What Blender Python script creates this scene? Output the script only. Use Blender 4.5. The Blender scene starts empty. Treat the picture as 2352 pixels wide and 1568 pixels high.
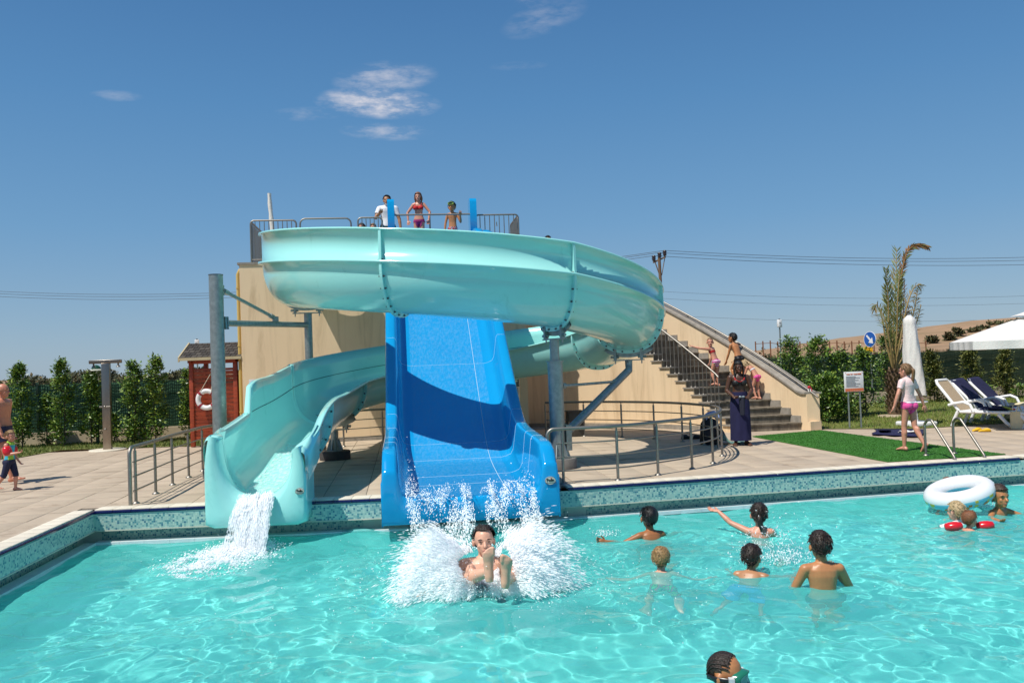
import bpy, bmesh, math, random
import numpy as np
from mathutils import Vector, Matrix, Euler, noise as mnoise

SC = bpy.context.scene
COL = SC.collection
random.seed(7)
RNG = np.random.default_rng(7)
PI = math.pi

# ------------------------------------------------------------------ camera
F_PX, EYE, PITCH, ROLL = 1894.67, 1.8, math.atan(46 / 1894.67), 0.036
_c, _s, _cp, _sp = math.cos(ROLL), math.sin(ROLL), math.cos(PITCH), math.sin(PITCH)
def _pt(v): return Vector((v[0], v[1] * _cp - v[2] * _sp, v[1] * _sp + v[2] * _cp))
cam_data = bpy.data.cameras.new('camera')
cam_data.lens = F_PX / 2352 * 36
cam_data.sensor_width = 36
cam_data.clip_start = 0.1
cam_data.clip_end = 6000
cam = bpy.data.objects.new('camera', cam_data)
COL.objects.link(cam)
_r, _u, _f = _pt((_c, 0, -_s)), _pt((_s, 0, _c)), _pt((0, 1, 0))
cam.matrix_world = Matrix(((_r.x, _u.x, -_f.x, 0), (_r.y, _u.y, -_f.y, 0), (_r.z, _u.z, -_f.z, EYE), (0, 0, 0, 1)))
SC.camera = cam
def ray(x, y):
    dx, dy = x - 1176, y - 784
    u, v = dx * _c - dy * _s, dx * _s + dy * _c
    return _pt((u / F_PX, 1, -v / F_PX))
def G(x, y, z=0.0):                    # survey: picture point -> point on the level z
    r = ray(x, y); t = (z - EYE) / r.z
    return Vector((r.x * t, r.y * t, z))
def AT(x, y, Y):                       # survey: picture point -> point at distance Y
    r = ray(x, y); t = Y / r.y
    return Vector((r.x * t, Y, EYE + r.z * t))

# ------------------------------------------------------------------ sun and sky
SUN = Vector((-0.45, -0.37, 1.0)).normalized()
sun_l = bpy.data.lights.new('sun', 'SUN')
sun_l.energy = 5.0
sun_l.angle = math.radians(0.5)
sun_l.color = (1.0, 0.955, 0.87)
sun_l.cycles.is_caustics_light = True
sun_o = bpy.data.objects.new('sun', sun_l)
sun_o.rotation_mode = 'QUATERNION'
sun_o.rotation_quaternion = SUN.to_track_quat('Z', 'Y')
sun_o.location = (-20, -20, 40)
COL.objects.link(sun_o)

def lin(r, g, b):                       # 8-bit picture colour -> linear
    f = lambda c: (c / 255 / 12.92) if c / 255 <= .04045 else ((c / 255 + .055) / 1.055) ** 2.4
    return (f(r), f(g), f(b))
world = bpy.data.worlds.new('World')
SC.world = world
world.use_nodes = True
def build_world():
    nt = world.node_tree; N, L = nt.nodes, nt.links
    bg = N['Background']
    sky = N.new('ShaderNodeTexSky'); sky.sky_type = 'NISHITA'; sky.sun_disc = False
    sky.sun_elevation = math.asin(SUN.z); sky.sun_rotation = math.atan2(SUN.x, SUN.y)
    sky.altitude = 0; sky.air_density = 1.0; sky.dust_density = 0.25; sky.ozone_density = 2.0
    tc = N.new('ShaderNodeTexCoord')
    def vm(op, a, b=None):
        n = N.new('ShaderNodeVectorMath'); n.operation = op
        for i, q in enumerate((a, b)):
            if q is None: continue
            if hasattr(q, 'is_output'): L.new(q, n.inputs[i])
            else: n.inputs[i].default_value = q
        return n.outputs['Value'] if op == 'DOT_PRODUCT' else n.outputs[0]
    def mm(op, a, b=0.0, clamp=False):
        n = N.new('ShaderNodeMath'); n.operation = op; n.use_clamp = clamp
        for i, q in enumerate((a, b)):
            if hasattr(q, 'is_output'): L.new(q, n.inputs[i])
            else: n.inputs[i].default_value = q
        return n.outputs[0]
    d = tc.outputs['Generated']
    total = None
    # (picture x, y, half width, half height in px, density, angle)
    clouds = [(885, 180, 88, 28, .5, .10), (870, 236, 105, 27, .95, -.03), (890, 303, 80, 15, .45, -.02), (705, 262, 60, 12, .2, .05),
              (1250, 42, 75, 26, .22, .25), (1225, 8, 40, 10, .2, -.1), (268, 220, 38, 9, .22, .05), (1190, 152, 50, 8, .1, .0)]
    nz = N.new('ShaderNodeTexNoise'); nz.inputs['Scale'].default_value = 34; nz.inputs['Detail'].default_value = 9; nz.inputs['Roughness'].default_value = .62
    mp = N.new('ShaderNodeMapping'); mp.inputs['Scale'].default_value = (.8, 1, 2.6); L.new(d, mp.inputs[0]); L.new(mp.outputs[0], nz.inputs['Vector'])
    for (x, y, hw, hh, den, ang) in clouds:
        fwd = ray(x, y).normalized(); rt = fwd.cross(Vector((0, 0, 1))).normalized(); up = rt.cross(fwd)
        r2 = rt * math.cos(ang) + up * math.sin(ang); u2 = up * math.cos(ang) - rt * math.sin(ang)
        a = vm('DOT_PRODUCT', d, tuple(r2 * (F_PX / hw))); b = vm('DOT_PRODUCT', d, tuple(u2 * (F_PX / hh))); f = vm('DOT_PRODUCT', d, tuple(fwd))
        e = mm('ADD', mm('MULTIPLY', a, a), mm('MULTIPLY', b, b))
        g = mm('MULTIPLY', mm('SUBTRACT', 1.0, mm('MULTIPLY', e, .55), True), den)
        g = mm('MULTIPLY', g, mm('GREATER_THAN', f, 0.5))
        total = g if total is None else mm('MAXIMUM', total, g)
    # wispy erosion by noise
    er = mm('MULTIPLY', mm('SUBTRACT', nz.outputs['Fac'], .42), 3.6, True)
    dens = mm('MULTIPLY', total, mm('ADD', mm('MULTIPLY', er, 1.1), mm('MULTIPLY', total, .25)), True)
    # clear Mediterranean haze: the sky model is pulled towards a plain height gradient, the same all the way round
    sx = N.new('ShaderNodeSeparateXYZ'); L.new(d, sx.inputs[0])
    rp = N.new('ShaderNodeValToRGB'); els = rp.color_ramp.elements
    for i, (p, c) in enumerate(((0.0, (138, 167, 193)), (.06, (124, 161, 194)), (.16, (99, 151, 195)), (.30, (77, 135, 187)), (.45, (57, 113, 169)), (1.0, (38, 84, 145)))):
        e = els[i] if i < 2 else els.new(p); e.position = p; e.color = (*lin(*c), 1)
    L.new(sx.outputs['Z'], rp.inputs[0])
    sc_ = vm('SCALE', rp.outputs[0]); sc_.node.inputs['Scale'].default_value = 1 / .12
    hs = N.new('ShaderNodeMix'); hs.data_type = 'RGBA'; hs.inputs['Factor'].default_value = .8
    L.new(sky.outputs[0], hs.inputs['A']); L.new(sc_, hs.inputs['B'])
    mix = N.new('ShaderNodeMix'); mix.data_type = 'RGBA'
    L.new(mm('MULTIPLY', dens, .85), mix.inputs['Factor']); L.new(hs.outputs['Result'], mix.inputs['A']); mix.inputs['B'].default_value = (7.2, 6.8, 6.9, 1)
    L.new(mix.outputs['Result'], bg.inputs['Color'])
    bg.inputs['Strength'].default_value = 0.12
build_world()
SC.view_settings.view_transform = 'Standard'
SC.view_settings.look = 'None'
SC.view_settings.exposure = 0.0
SC.view_settings.gamma = 1.0
SC.view_settings.use_curve_mapping = False
SC.render.engine = 'CYCLES'
SC.cycles.use_denoising = True
SC.cycles.max_bounces = 14
SC.cycles.transmission_bounces = 8
SC.cycles.diffuse_bounces = 10
SC.cycles.transparent_max_bounces = 24
SC.cycles.sample_clamp_indirect = 6.0
SC.cycles.sample_clamp_direct = 0.0

# ------------------------------------------------------------------ materials
MATS = {}
def mat(name, col, rough=.5, metal=0.0, var=None, bump=None, coat=0.0, spec=None, trans=0.0, sss=0.0, alpha=None, stretch=None, stain=None):
    """var=(scale, amount, second colour or None); bump=(scale, strength)"""
    if name in MATS: return MATS[name]
    m = bpy.data.materials.new(name); m.use_nodes = True; MATS[name] = m
    nt = m.node_tree; N, L = nt.nodes, nt.links; b = N['Principled BSDF']
    b.inputs['Base Color'].default_value = (*col, 1); b.inputs['Roughness'].default_value = rough; b.inputs['Metallic'].default_value = metal
    if coat: b.inputs['Coat Weight'].default_value = coat; b.inputs['Coat Roughness'].default_value = .06
    if spec is not None: b.inputs['Specular IOR Level'].default_value = spec
    if trans: b.inputs['Transmission Weight'].default_value = trans
    if alpha is not None: b.inputs['Alpha'].default_value = alpha
    if sss:
        b.inputs['Subsurface Weight'].default_value = sss; b.inputs['Subsurface Radius'].default_value = (.02, .008, .004); b.inputs['Subsurface Scale'].default_value = 1
    tc = None
    def coords():
        nonlocal tc
        if tc is None:
            geo = N.new('ShaderNodeNewGeometry'); mp = N.new('ShaderNodeMapping'); L.new(geo.outputs['Position'], mp.inputs[0])
            if stretch: mp.inputs['Scale'].default_value = stretch
            tc = mp.outputs[0]
        return tc
    if var:
        sc_, amt, c2 = var
        n = N.new('ShaderNodeTexNoise'); n.inputs['Scale'].default_value = sc_; n.inputs['Detail'].default_value = 6; n.inputs['Roughness'].default_value = .6
        L.new(coords(), n.inputs['Vector'])
        ramp = N.new('ShaderNodeMapRange'); ramp.inputs['From Min'].default_value = .32; ramp.inputs['From Max'].default_value = .68
        L.new(n.outputs['Fac'], ramp.inputs['Value'])
        mx = N.new('ShaderNodeMix'); mx.data_type = 'RGBA'
        c2 = c2 or tuple(c * (1 - amt) for c in col)
        mx.inputs['A'].default_value = (*col, 1); mx.inputs['B'].default_value = (*c2, 1)
        L.new(ramp.outputs[0], mx.inputs['Factor']); L.new(mx.outputs['Result'], b.inputs['Base Color'])
        oi = N.new('ShaderNodeObjectInfo')
        hs = N.new('ShaderNodeHueSaturation'); mr = N.new('ShaderNodeMapRange')
        mr.inputs['To Min'].default_value = 1 - amt * .35; mr.inputs['To Max'].default_value = 1 + amt * .2
        L.new(oi.outputs['Random'], mr.inputs['Value']); L.new(mr.outputs[0], hs.inputs['Value']); L.new(mx.outputs['Result'], hs.inputs['Color']); L.new(hs.outputs[0], b.inputs['Base Color'])
        rr = N.new('ShaderNodeMapRange'); rr.inputs['To Min'].default_value = max(0, rough - .07); rr.inputs['To Max'].default_value = min(1, rough + .07)
        L.new(n.outputs['Fac'], rr.inputs['Value']); L.new(rr.outputs[0], b.inputs['Roughness'])
    if stain:                                        # (scale, low, high, colour, stretch): dirt with a shape of its own
        n2 = N.new('ShaderNodeTexNoise'); n2.inputs['Scale'].default_value = stain[0]; n2.inputs['Detail'].default_value = 8; n2.inputs['Roughness'].default_value = .68; n2.inputs['Distortion'].default_value = .6
        g2 = N.new('ShaderNodeNewGeometry'); m2 = N.new('ShaderNodeMapping'); m2.inputs['Scale'].default_value = stain[4]; m2.inputs['Location'].default_value = (3.1, 1.7, .4); L.new(g2.outputs['Position'], m2.inputs[0]); L.new(m2.outputs[0], n2.inputs['Vector'])
        r2 = N.new('ShaderNodeMapRange'); r2.inputs['From Min'].default_value = stain[1]; r2.inputs['From Max'].default_value = stain[2]; L.new(n2.outputs['Fac'], r2.inputs['Value'])
        x2 = N.new('ShaderNodeMix'); x2.data_type = 'RGBA'; x2.inputs['B'].default_value = (*stain[3], 1); x2.inputs['A'].default_value = (*col, 1); L.new(r2.outputs[0], x2.inputs['Factor'])
        if b.inputs['Base Color'].links: L.new(b.inputs['Base Color'].links[0].from_socket, x2.inputs['A'])
        L.new(x2.outputs['Result'], b.inputs['Base Color'])
    if bump:
        n = N.new('ShaderNodeTexNoise'); n.inputs['Scale'].default_value = bump[0]; n.inputs['Detail'].default_value = 4
        L.new(coords(), n.inputs['Vector']); bp = N.new('ShaderNodeBump'); bp.inputs['Strength'].default_value = bump[1]; bp.inputs['Distance'].default_value = .01
        L.new(n.outputs['Fac'], bp.inputs['Height']); L.new(bp.outputs[0], b.inputs['Normal'])
    return m

# ------------------------------------------------------------------ mesh helpers
def basis(d):
    d = Vector(d).normalized(); a = Vector((0, 0, 1)) if abs(d.z) < .95 else Vector((0, 1, 0))
    x = d.cross(a).normalized(); return x, x.cross(d).normalized(), d
class B:
    """collects shapes that belong to ONE part"""
    def __init__(s): s.v = []; s.f = []; s.m = []; s.sm = []
    def add(s, vs, fs, mi=0, smooth=False):
        k = len(s.v); s.v += [tuple(p) for p in vs]; s.f += [tuple(i + k for i in f) for f in fs]; s.m += [mi] * len(fs); s.sm += [smooth] * len(fs); return s
    def box(s, c, size, R=None, mi=0, ch=0.0):
        hx, hy, hz = (q / 2 for q in size); c = Vector(c); R = R or Matrix.Identity(3)
        if isinstance(R, (int, float)): R = Matrix.Rotation(R, 3, 'Z')
        if ch <= 0:
            vs = [c + R @ Vector((a * hx, b * hy, d * hz)) for a in (-1, 1) for b in (-1, 1) for d in (-1, 1)]
            return s.add(vs, [(0, 1, 3, 2), (4, 6, 7, 5), (0, 4, 5, 1), (2, 3, 7, 6), (0, 2, 6, 4), (1, 5, 7, 3)], mi)
        bm = bmesh.new(); bmesh.ops.create_cube(bm, size=1); bmesh.ops.scale(bm, vec=size, verts=bm.verts)
        bmesh.ops.bevel(bm, geom=bm.edges[:], offset=ch, segments=2, affect='EDGES', profile=.5)
        bm.verts.index_update()
        s.add([c + R @ v.co for v in bm.verts], [[v.index for v in f.verts] for f in bm.faces], mi, True); bm.free(); return s
    def tube(s, pts, r, n=10, mi=0, cap=True, closed=False):
        pts = [Vector(p) for p in pts]; m = len(pts); rs = r if isinstance(r, (list, tuple)) else [r] * m
        vs, fs, px = [], [], None
        for i, p in enumerate(pts):
            if closed: t = pts[(i + 1) % m] - pts[i - 1]
            else: t = pts[min(i + 1, m - 1)] - pts[max(i - 1, 0)]
            t.normalize()
            if px is None: px = basis(t)[0]
            px = (px - t * px.dot(t)).normalized(); py = t.cross(px)
            vs += [p + (px * math.cos(2 * PI * k / n) + py * math.sin(2 * PI * k / n)) * rs[i] for k in range(n)]
        for i in range(m if closed else m - 1):
            a, b = i * n, ((i + 1) % m) * n
            fs += [(a + k, a + (k + 1) % n, b + (k + 1) % n, b + k) for k in range(n)]
        s.add(vs, fs, mi, True)
        if cap and not closed:
            s.add(vs[:n], [tuple(range(n - 1, -1, -1))], mi); s.add(vs[-n:], [tuple(range(n))], mi)
        return s
    def lathe(s, prof, c=(0, 0, 0), n=24, axis=(0, 0, 1), mi=0, smooth=True):
        x, y, d = basis(axis); c = Vector(c); vs, fs = [], []
        for (r, z) in prof: vs += [c + d * z + (x * math.cos(2 * PI * k / n) + y * math.sin(2 * PI * k / n)) * r for k in range(n)]
        for i in range(len(prof) - 1):
            a, b = i * n, (i + 1) * n
            fs += [(a + k, a + (k + 1) % n, b + (k + 1) % n, b + k) for k in range(n)]
        s.add(vs, fs, mi, smooth)
        s.add(vs[:n], [tuple(range(n - 1, -1, -1))], mi); s.add(vs[-n:], [tuple(range(n))], mi); return s
    def ball(s, c, r, n=10, mi=0, R=None):
        c = Vector(c); rx, ry, rz = r if isinstance(r, (list, tuple)) else (r, r, r); R = R or Matrix.Identity(3); m = max(4, n // 2 + 1); vs, fs = [], []
        for i in range(1, m):
            a = PI * i / m
            vs += [c + R @ Vector((rx * math.sin(a) * math.cos(2 * PI * k / n), ry * math.sin(a) * math.sin(2 * PI * k / n), rz * math.cos(a))) for k in range(n)]
        for i in range(m - 2):
            fs += [(i * n + k, (i + 1) * n + k, (i + 1) * n + (k + 1) % n, i * n + (k + 1) % n) for k in range(n)]
        t = len(vs); vs += [c + R @ Vector((0, 0, rz)), c + R @ Vector((0, 0, -rz))]
        fs += [(t, k, (k + 1) % n) for k in range(n)] + [(t + 1, (m - 2) * n + (k + 1) % n, (m - 2) * n + k) for k in range(n)]
        return s.add(vs, fs, mi, True)
    def loft(s, rings, mi=0, cap=True, smooth=True, closed=False):
        n = len(rings[0]); vs = [p for r in rings for p in r]; fs = []
        m = len(rings)
        for i in range(m if closed else m - 1):
            a, b = i * n, ((i + 1) % m) * n
            fs += [(a + k, a + (k + 1) % n, b + (k + 1) % n, b + k) for k in range(n)]
        s.add(vs, fs, mi, smooth)
        if cap and not closed:
            s.add(rings[0], [tuple(range(n - 1, -1, -1))], mi); s.add(rings[-1], [tuple(range(n))], mi)
        return s
    def strip(s, rows, mi=0, smooth=True):           # open sheet
        n = len(rows[0]); vs = [p for r in rows for p in r]
        return s.add(vs, [(i * n + k, i * n + k + 1, (i + 1) * n + k + 1, (i + 1) * n + k) for i in range(len(rows) - 1) for k in range(n - 1)], mi, smooth)
    def prism(s, poly, z0, z1, mi=0):
        n = len(poly)
        if sum(poly[i][0] * poly[(i + 1) % n][1] - poly[(i + 1) % n][0] * poly[i][1] for i in range(n)) < 0: poly = list(poly)[::-1]
        vs = [(p[0], p[1], z0) for p in poly] + [(p[0], p[1], z1) for p in poly]
        return s.add(vs, [tuple(range(n - 1, -1, -1)), tuple(range(n, 2 * n))] + [(i, (i + 1) % n, n + (i + 1) % n, n + i) for i in range(n)], mi)
    def mesh(s, name, mats):
        me = bpy.data.meshes.new(name); me.from_pydata(s.v, [], s.f)
        for m in (mats if isinstance(mats, (list, tuple)) else [mats]): me.materials.append(m)
        me.polygons.foreach_set('material_index', s.m); me.polygons.foreach_set('use_smooth', s.sm); me.update(); return me
    def build(s, name, mats, parent=None, **kw): return put(name, s.mesh(name, mats), parent, **kw)
def put(name, me, parent=None, loc=None, rot=None, sharp=True):
    o = bpy.data.objects.new(name, me); COL.objects.link(o)
    if loc is not None: o.location = loc
    if rot is not None: o.rotation_euler = rot
    if parent is not None:
        o.parent = parent; o.matrix_parent_inverse = PM[parent.name].inverted() if parent.name in PM else Matrix.Identity(4)
    return o
PM = {}
def tag(o, label=None, cat=None, group=None, kind=None):
    if label: o['label'] = label
    if cat: o['category'] = cat
    if group: o['group'] = group
    if kind: o['kind'] = kind
    return o
def thing(name, label, cat, loc=(0, 0, 0), group=None, kind=None):
    o = bpy.data.objects.new(name, None); COL.objects.link(o); o.location = loc; o.empty_display_size = .2
    PM[o.name] = Matrix.Translation(Vector(loc)); return tag(o, label, cat, group, kind)
def receive(*os):
    for o in os: o.cycles.is_caustics_receiver = True
def bez(pts, n):                                     # Catmull-Rom through the points
    P = [np.array(p, float) for p in pts]; P = [2 * P[0] - P[1]] + P + [2 * P[-1] - P[-2]]; out = []
    for i in range(1, len(P) - 2):
        for k in range(n):
            t = k / n; a, b, c, d = P[i - 1:i + 3]
            out.append(.5 * ((2 * b) + (c - a) * t + (2 * a - 5 * b + 4 * c - d) * t * t + (3 * b - a - 3 * c + d) * t ** 3))
    out.append(P[-2]); return out
def clip(poly, n, d):                                # keep n.p >= d
    out = []
    for i in range(len(poly)):
        a, b = poly[i], poly[(i + 1) % len(poly)]; da, db = n[0] * a[0] + n[1] * a[1] - d, n[0] * b[0] + n[1] * b[1] - d
        if da >= 0: out.append(a)
        if da * db < 0:
            t = da / (da - db); out.append((a[0] + (b[0] - a[0]) * t, a[1] + (b[1] - a[1]) * t))
    return out
def ring_pts(c, r, n, x=(1, 0, 0), y=(0, 1, 0)):
    c, x, y = Vector(c), Vector(x), Vector(y); return [c + x * r * math.cos(2 * PI * k / n) + y * r * math.sin(2 * PI * k / n) for k in range(n)]

M_STEEL = mat('stainless_steel', (.33, .305, .27), .5, 1.0, var=(30, .15, None))
M_GALV = mat('galvanised_steel', (.40, .44, .43), .42, .75, var=(14, .3, (.27, .31, .30)))
M_BOLT = mat('bolt_steel', (.10, .10, .10), .4, .8)
M_BLACK = mat('black_rubber', (.012, .012, .013), .5)
M_WHITE = mat('white_plastic', (.8, .8, .79), .35)
M_WALL = mat('cream_render', (.82, .62, .40), .85, var=(1.3, .08, (.77, .57, .36)), bump=(160, .25), stretch=(1, 1, .35), stain=(2.8, .50, .80, (.46, .32, .18), (1, 1, .10)))
M_STONE = mat('grey_stone_trim', (.34, .30, .25), .8, var=(9, .35, None), bump=(60, .3))
E1 = Vector((.9914, .1309, 0)); E2 = Vector((-.1309, .9914, 0))
ANG = math.atan2(E1.y, E1.x)
# ================================================================== ground, pool, deck
ZW = -0.46
CORNER = (-5.69, 11.12)
EDGE = [CORNER, (-1.82, 11.30), (0.71, 11.63), (8.01, 13.06), (17.5, 14.95)]      # front line of the coping at the far side
LEFT = [CORNER, (-5.40, 8.5), (-4.55, 0.8)]                                          # left side of the pool
NEAR_Y = 2.4
def segn(a, b):
    t = Vector((b[0] - a[0], b[1] - a[1], 0)).normalized(); return t, Vector((-t.y, t.x, 0))
HP = []
for a, b in zip(EDGE[:-1], EDGE[1:]):
    t, n = segn(a, b); HP.append((n, n.x * a[0] + n.y * a[1]))                      # behind the edge: n.p >= d
tl, nl = segn(LEFT[0], LEFT[1]); NL = -nl if nl.x > 0 else nl                        # pointing away from the pool
DL = NL.x * LEFT[0][0] + NL.y * LEFT[0][1]
def in_pool(x, y, m=0.0):
    return y > NEAR_Y + m and NL.x * x + NL.y * y < DL - m and any(n.x * x + n.y * y < d - m for n, d in HP) and x < 17.2

# terrain: one sheet to the horizon with a dry hill on the right
def terrain_h(x, y):
    h = -0.25
    h += 4.7 * math.exp(-((x - 58) / 34) ** 2 - ((y - 92) / 28) ** 2)
    h += 1.0 * math.exp(-((x - 30) / 14) ** 2 - ((y - 60) / 9) ** 2)
    h += 1.5 * math.exp(-((x + 22) / 16) ** 2 - ((y - 66) / 10) ** 2)
    if y > 36: h += .35 * mnoise.noise((x * .08, y * .08, 0)) * min(1, (y - 36) / 10) + .15 * mnoise.noise((x * .3, y * .3, 3)) * min(1, (y - 36) / 10)
    return h
def make_terrain():
    xs = sorted(set([-3000, -1500, -700, -350, -180] + list(np.linspace(-110, 130, 97)) + [180, 350, 700, 1500, 3000]))
    ys = sorted(set([-300, -100, -40, 16.0] + list(np.linspace(24.5, 130, 72)) + [160, 220, 350, 700, 1500, 4500]))
    rows = [[(x, y, (terrain_h(x, y) if y > 24 else -2.2) if y < 200 else -.4) for x in xs] for y in ys]
    m = mat('dry_soil', (.36, .22, .125), .95, var=(.35, .3, (.25, .165, .085)), bump=(6, .6))
    o = B().strip(rows).build('ground', m); tag(o, 'dry brown land and low hill behind the pool', kind='structure')
make_terrain()

# pool basin
M_POOL = mat('pool_paint', (.23, .78, .72), .7, var=(2.2, .08, (.19, .73, .68)))
M_LEDGE = mat('white_ledge_tile', (.70, .76, .78), .35, var=(8, .15, None))
def make_basin():
    b = B(); zf = -1.62
    off = .13
    # inner line set back behind the overhanging wall
    L2 = []
    pts = [LEFT[2], LEFT[1], LEFT[0]] + EDGE[1:] + [(17.5, 0.8)]
    inner = [(p[0], p[1]) for p in pts]
    fl = inner
    b.add([(p[0], p[1], zf) for p in fl], [tuple(range(len(fl)))])
    n = len(fl)
    for i in range(n):
        a, c = fl[i], fl[(i + 1) % n]
        b.add([(a[0], a[1], zf), (c[0], c[1], zf), (c[0], c[1], ZW - .05), (a[0], a[1], ZW - .05)], [(0, 1, 2, 3)])
    o = b.build('pool_basin', M_POOL); tag(o, 'turquoise pool floor and side walls under water', kind='structure'); receive(o)
make_basin()

# water surface
def wave_fn():
    rng = np.random.default_rng(5); W = []
    for _ in range(22): W.append((rng.uniform(0, 2 * PI), rng.uniform(.7, 2.5), rng.uniform(0, 2 * PI), .0036))
    for _ in range(26): W.append((rng.normal(1.35, .8), rng.uniform(.26, .60), rng.uniform(0, 2 * PI), .0036))
    for _ in range(24): W.append((rng.uniform(0, 2 * PI), rng.uniform(.13, .28), rng.uniform(0, 2 * PI), .0030))
    wake = [tuple(G(x, y, ZW)[:2]) for x, y in ((1490, 1222), (1400, 1222), (1743, 1224), (1518, 1308), (1727, 1308), (1785, 1300), (1883, 1335), (2232, 1206), (2197, 1195), (2297, 1160), (1668, 1600))]
    def f(X, Y):
        Z = np.zeros_like(X)
        Xw = X + .10 * np.sin(Y * 1.7 + .4) + .05 * np.sin(X * 2.9 + Y * 1.1); Yw = Y + .10 * np.sin(X * 1.3 + 1.) + .05 * np.sin(Y * 3.1 - X)
        patch = .75 + .35 * np.sin(X * .55 + 1.2) * np.sin(Y * .8 + X * .2)
        for a, Lw, p, am in W: Z += am * Lw * patch * np.sin(2 * PI / Lw * (Xw * math.cos(a) + Yw * math.sin(a)) + p)
        for cx, cy, A, Lw, dec in ((-.55, 8.6, .030, .62, 1.15), (-3.55, 9.6, .022, .5, 1.0), (2.5, 8.4, .007, .4, .8), (5.0, 8.0, .008, .45, .9), (3.9, 8.1, .007, .35, .7)):
            r = np.hypot(X - cx, Y - cy); Z += A * np.exp(-r / dec) * np.sin(2 * PI * r / Lw)
        for k, (cx, cy) in enumerate(wake):
            r = np.hypot((X - cx) * .9, (Y - cy) * 1.15) + .04 * np.sin(3 * np.arctan2(Y - cy, X - cx) + k); Z += .012 * np.exp(-r / .42) * np.sin(2 * PI * r / (.22 + .02 * (k % 4)) + k)
        return Z + ZW
    return f
WAVE = wave_fn()
def wz(x, y): return float(WAVE(np.array([float(x)]), np.array([float(y)]))[0])
def make_water():
    xs = np.arange(-6.4, 12.6, .026); ys = np.arange(NEAR_Y, 14.2, .026)
    X, Y = np.meshgrid(xs, ys); Z = WAVE(X, Y); n = len(xs)
    ok = (Y > NEAR_Y - 1) & (NL.x * X + NL.y * Y < DL + .15)
    low = np.zeros_like(ok)
    for n_, d_ in HP: low |= n_.x * X + n_.y * Y < d_ + .15
    ok &= low
    idx = np.arange(X.size).reshape(X.shape)
    q = ok[:-1, :-1] & ok[1:, :-1] & ok[:-1, 1:] & ok[1:, 1:]
    f = np.c_[idx[:-1, :-1][q], idx[:-1, 1:][q], idx[1:, 1:][q], idx[1:, :-1][q]]
    used = np.unique(f); mp = -np.ones(X.size, int); mp[used] = np.arange(len(used)); f = mp[f]
    V = np.c_[X.ravel(), Y.ravel(), Z.ravel()][used]
    me = bpy.data.meshes.new('water'); me.vertices.add(len(V)); me.vertices.foreach_set('co', V.ravel().astype(np.float32))
    me.loops.add(f.size); me.loops.foreach_set('vertex_index', f.ravel().astype(np.int32))
    me.polygons.add(len(f)); me.polygons.foreach_set('loop_start', np.arange(0, f.size, 4, dtype=np.int32)); me.polygons.foreach_set('loop_total', np.full(len(f), 4, np.int32))
    me.polygons.foreach_set('use_smooth', np.ones(len(f), bool)); me.update()
    m = bpy.data.materials.new('pool_water'); m.use_nodes = True; bs = m.node_tree.nodes['Principled BSDF']
    bs.inputs['Base Color'].default_value = (.93, 1, 1, 1); bs.inputs['Transmission Weight'].default_value = 1; bs.inputs['IOR'].default_value = 1.33; bs.inputs['Roughness'].default_value = 0
    nt = m.node_tree; df = nt.nodes.new('ShaderNodeBsdfDiffuse'); df.inputs['Color'].default_value = (.13, .70, .665, 1); mx = nt.nodes.new('ShaderNodeMixShader'); mx.inputs[0].default_value = .35   # milky look; the diffuse colour also stands in for sunlight lost underwater
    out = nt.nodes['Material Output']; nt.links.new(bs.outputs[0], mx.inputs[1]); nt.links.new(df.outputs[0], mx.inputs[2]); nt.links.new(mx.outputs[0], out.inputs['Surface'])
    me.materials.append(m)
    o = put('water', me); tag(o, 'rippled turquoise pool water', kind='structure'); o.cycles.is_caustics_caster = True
make_water()

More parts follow.
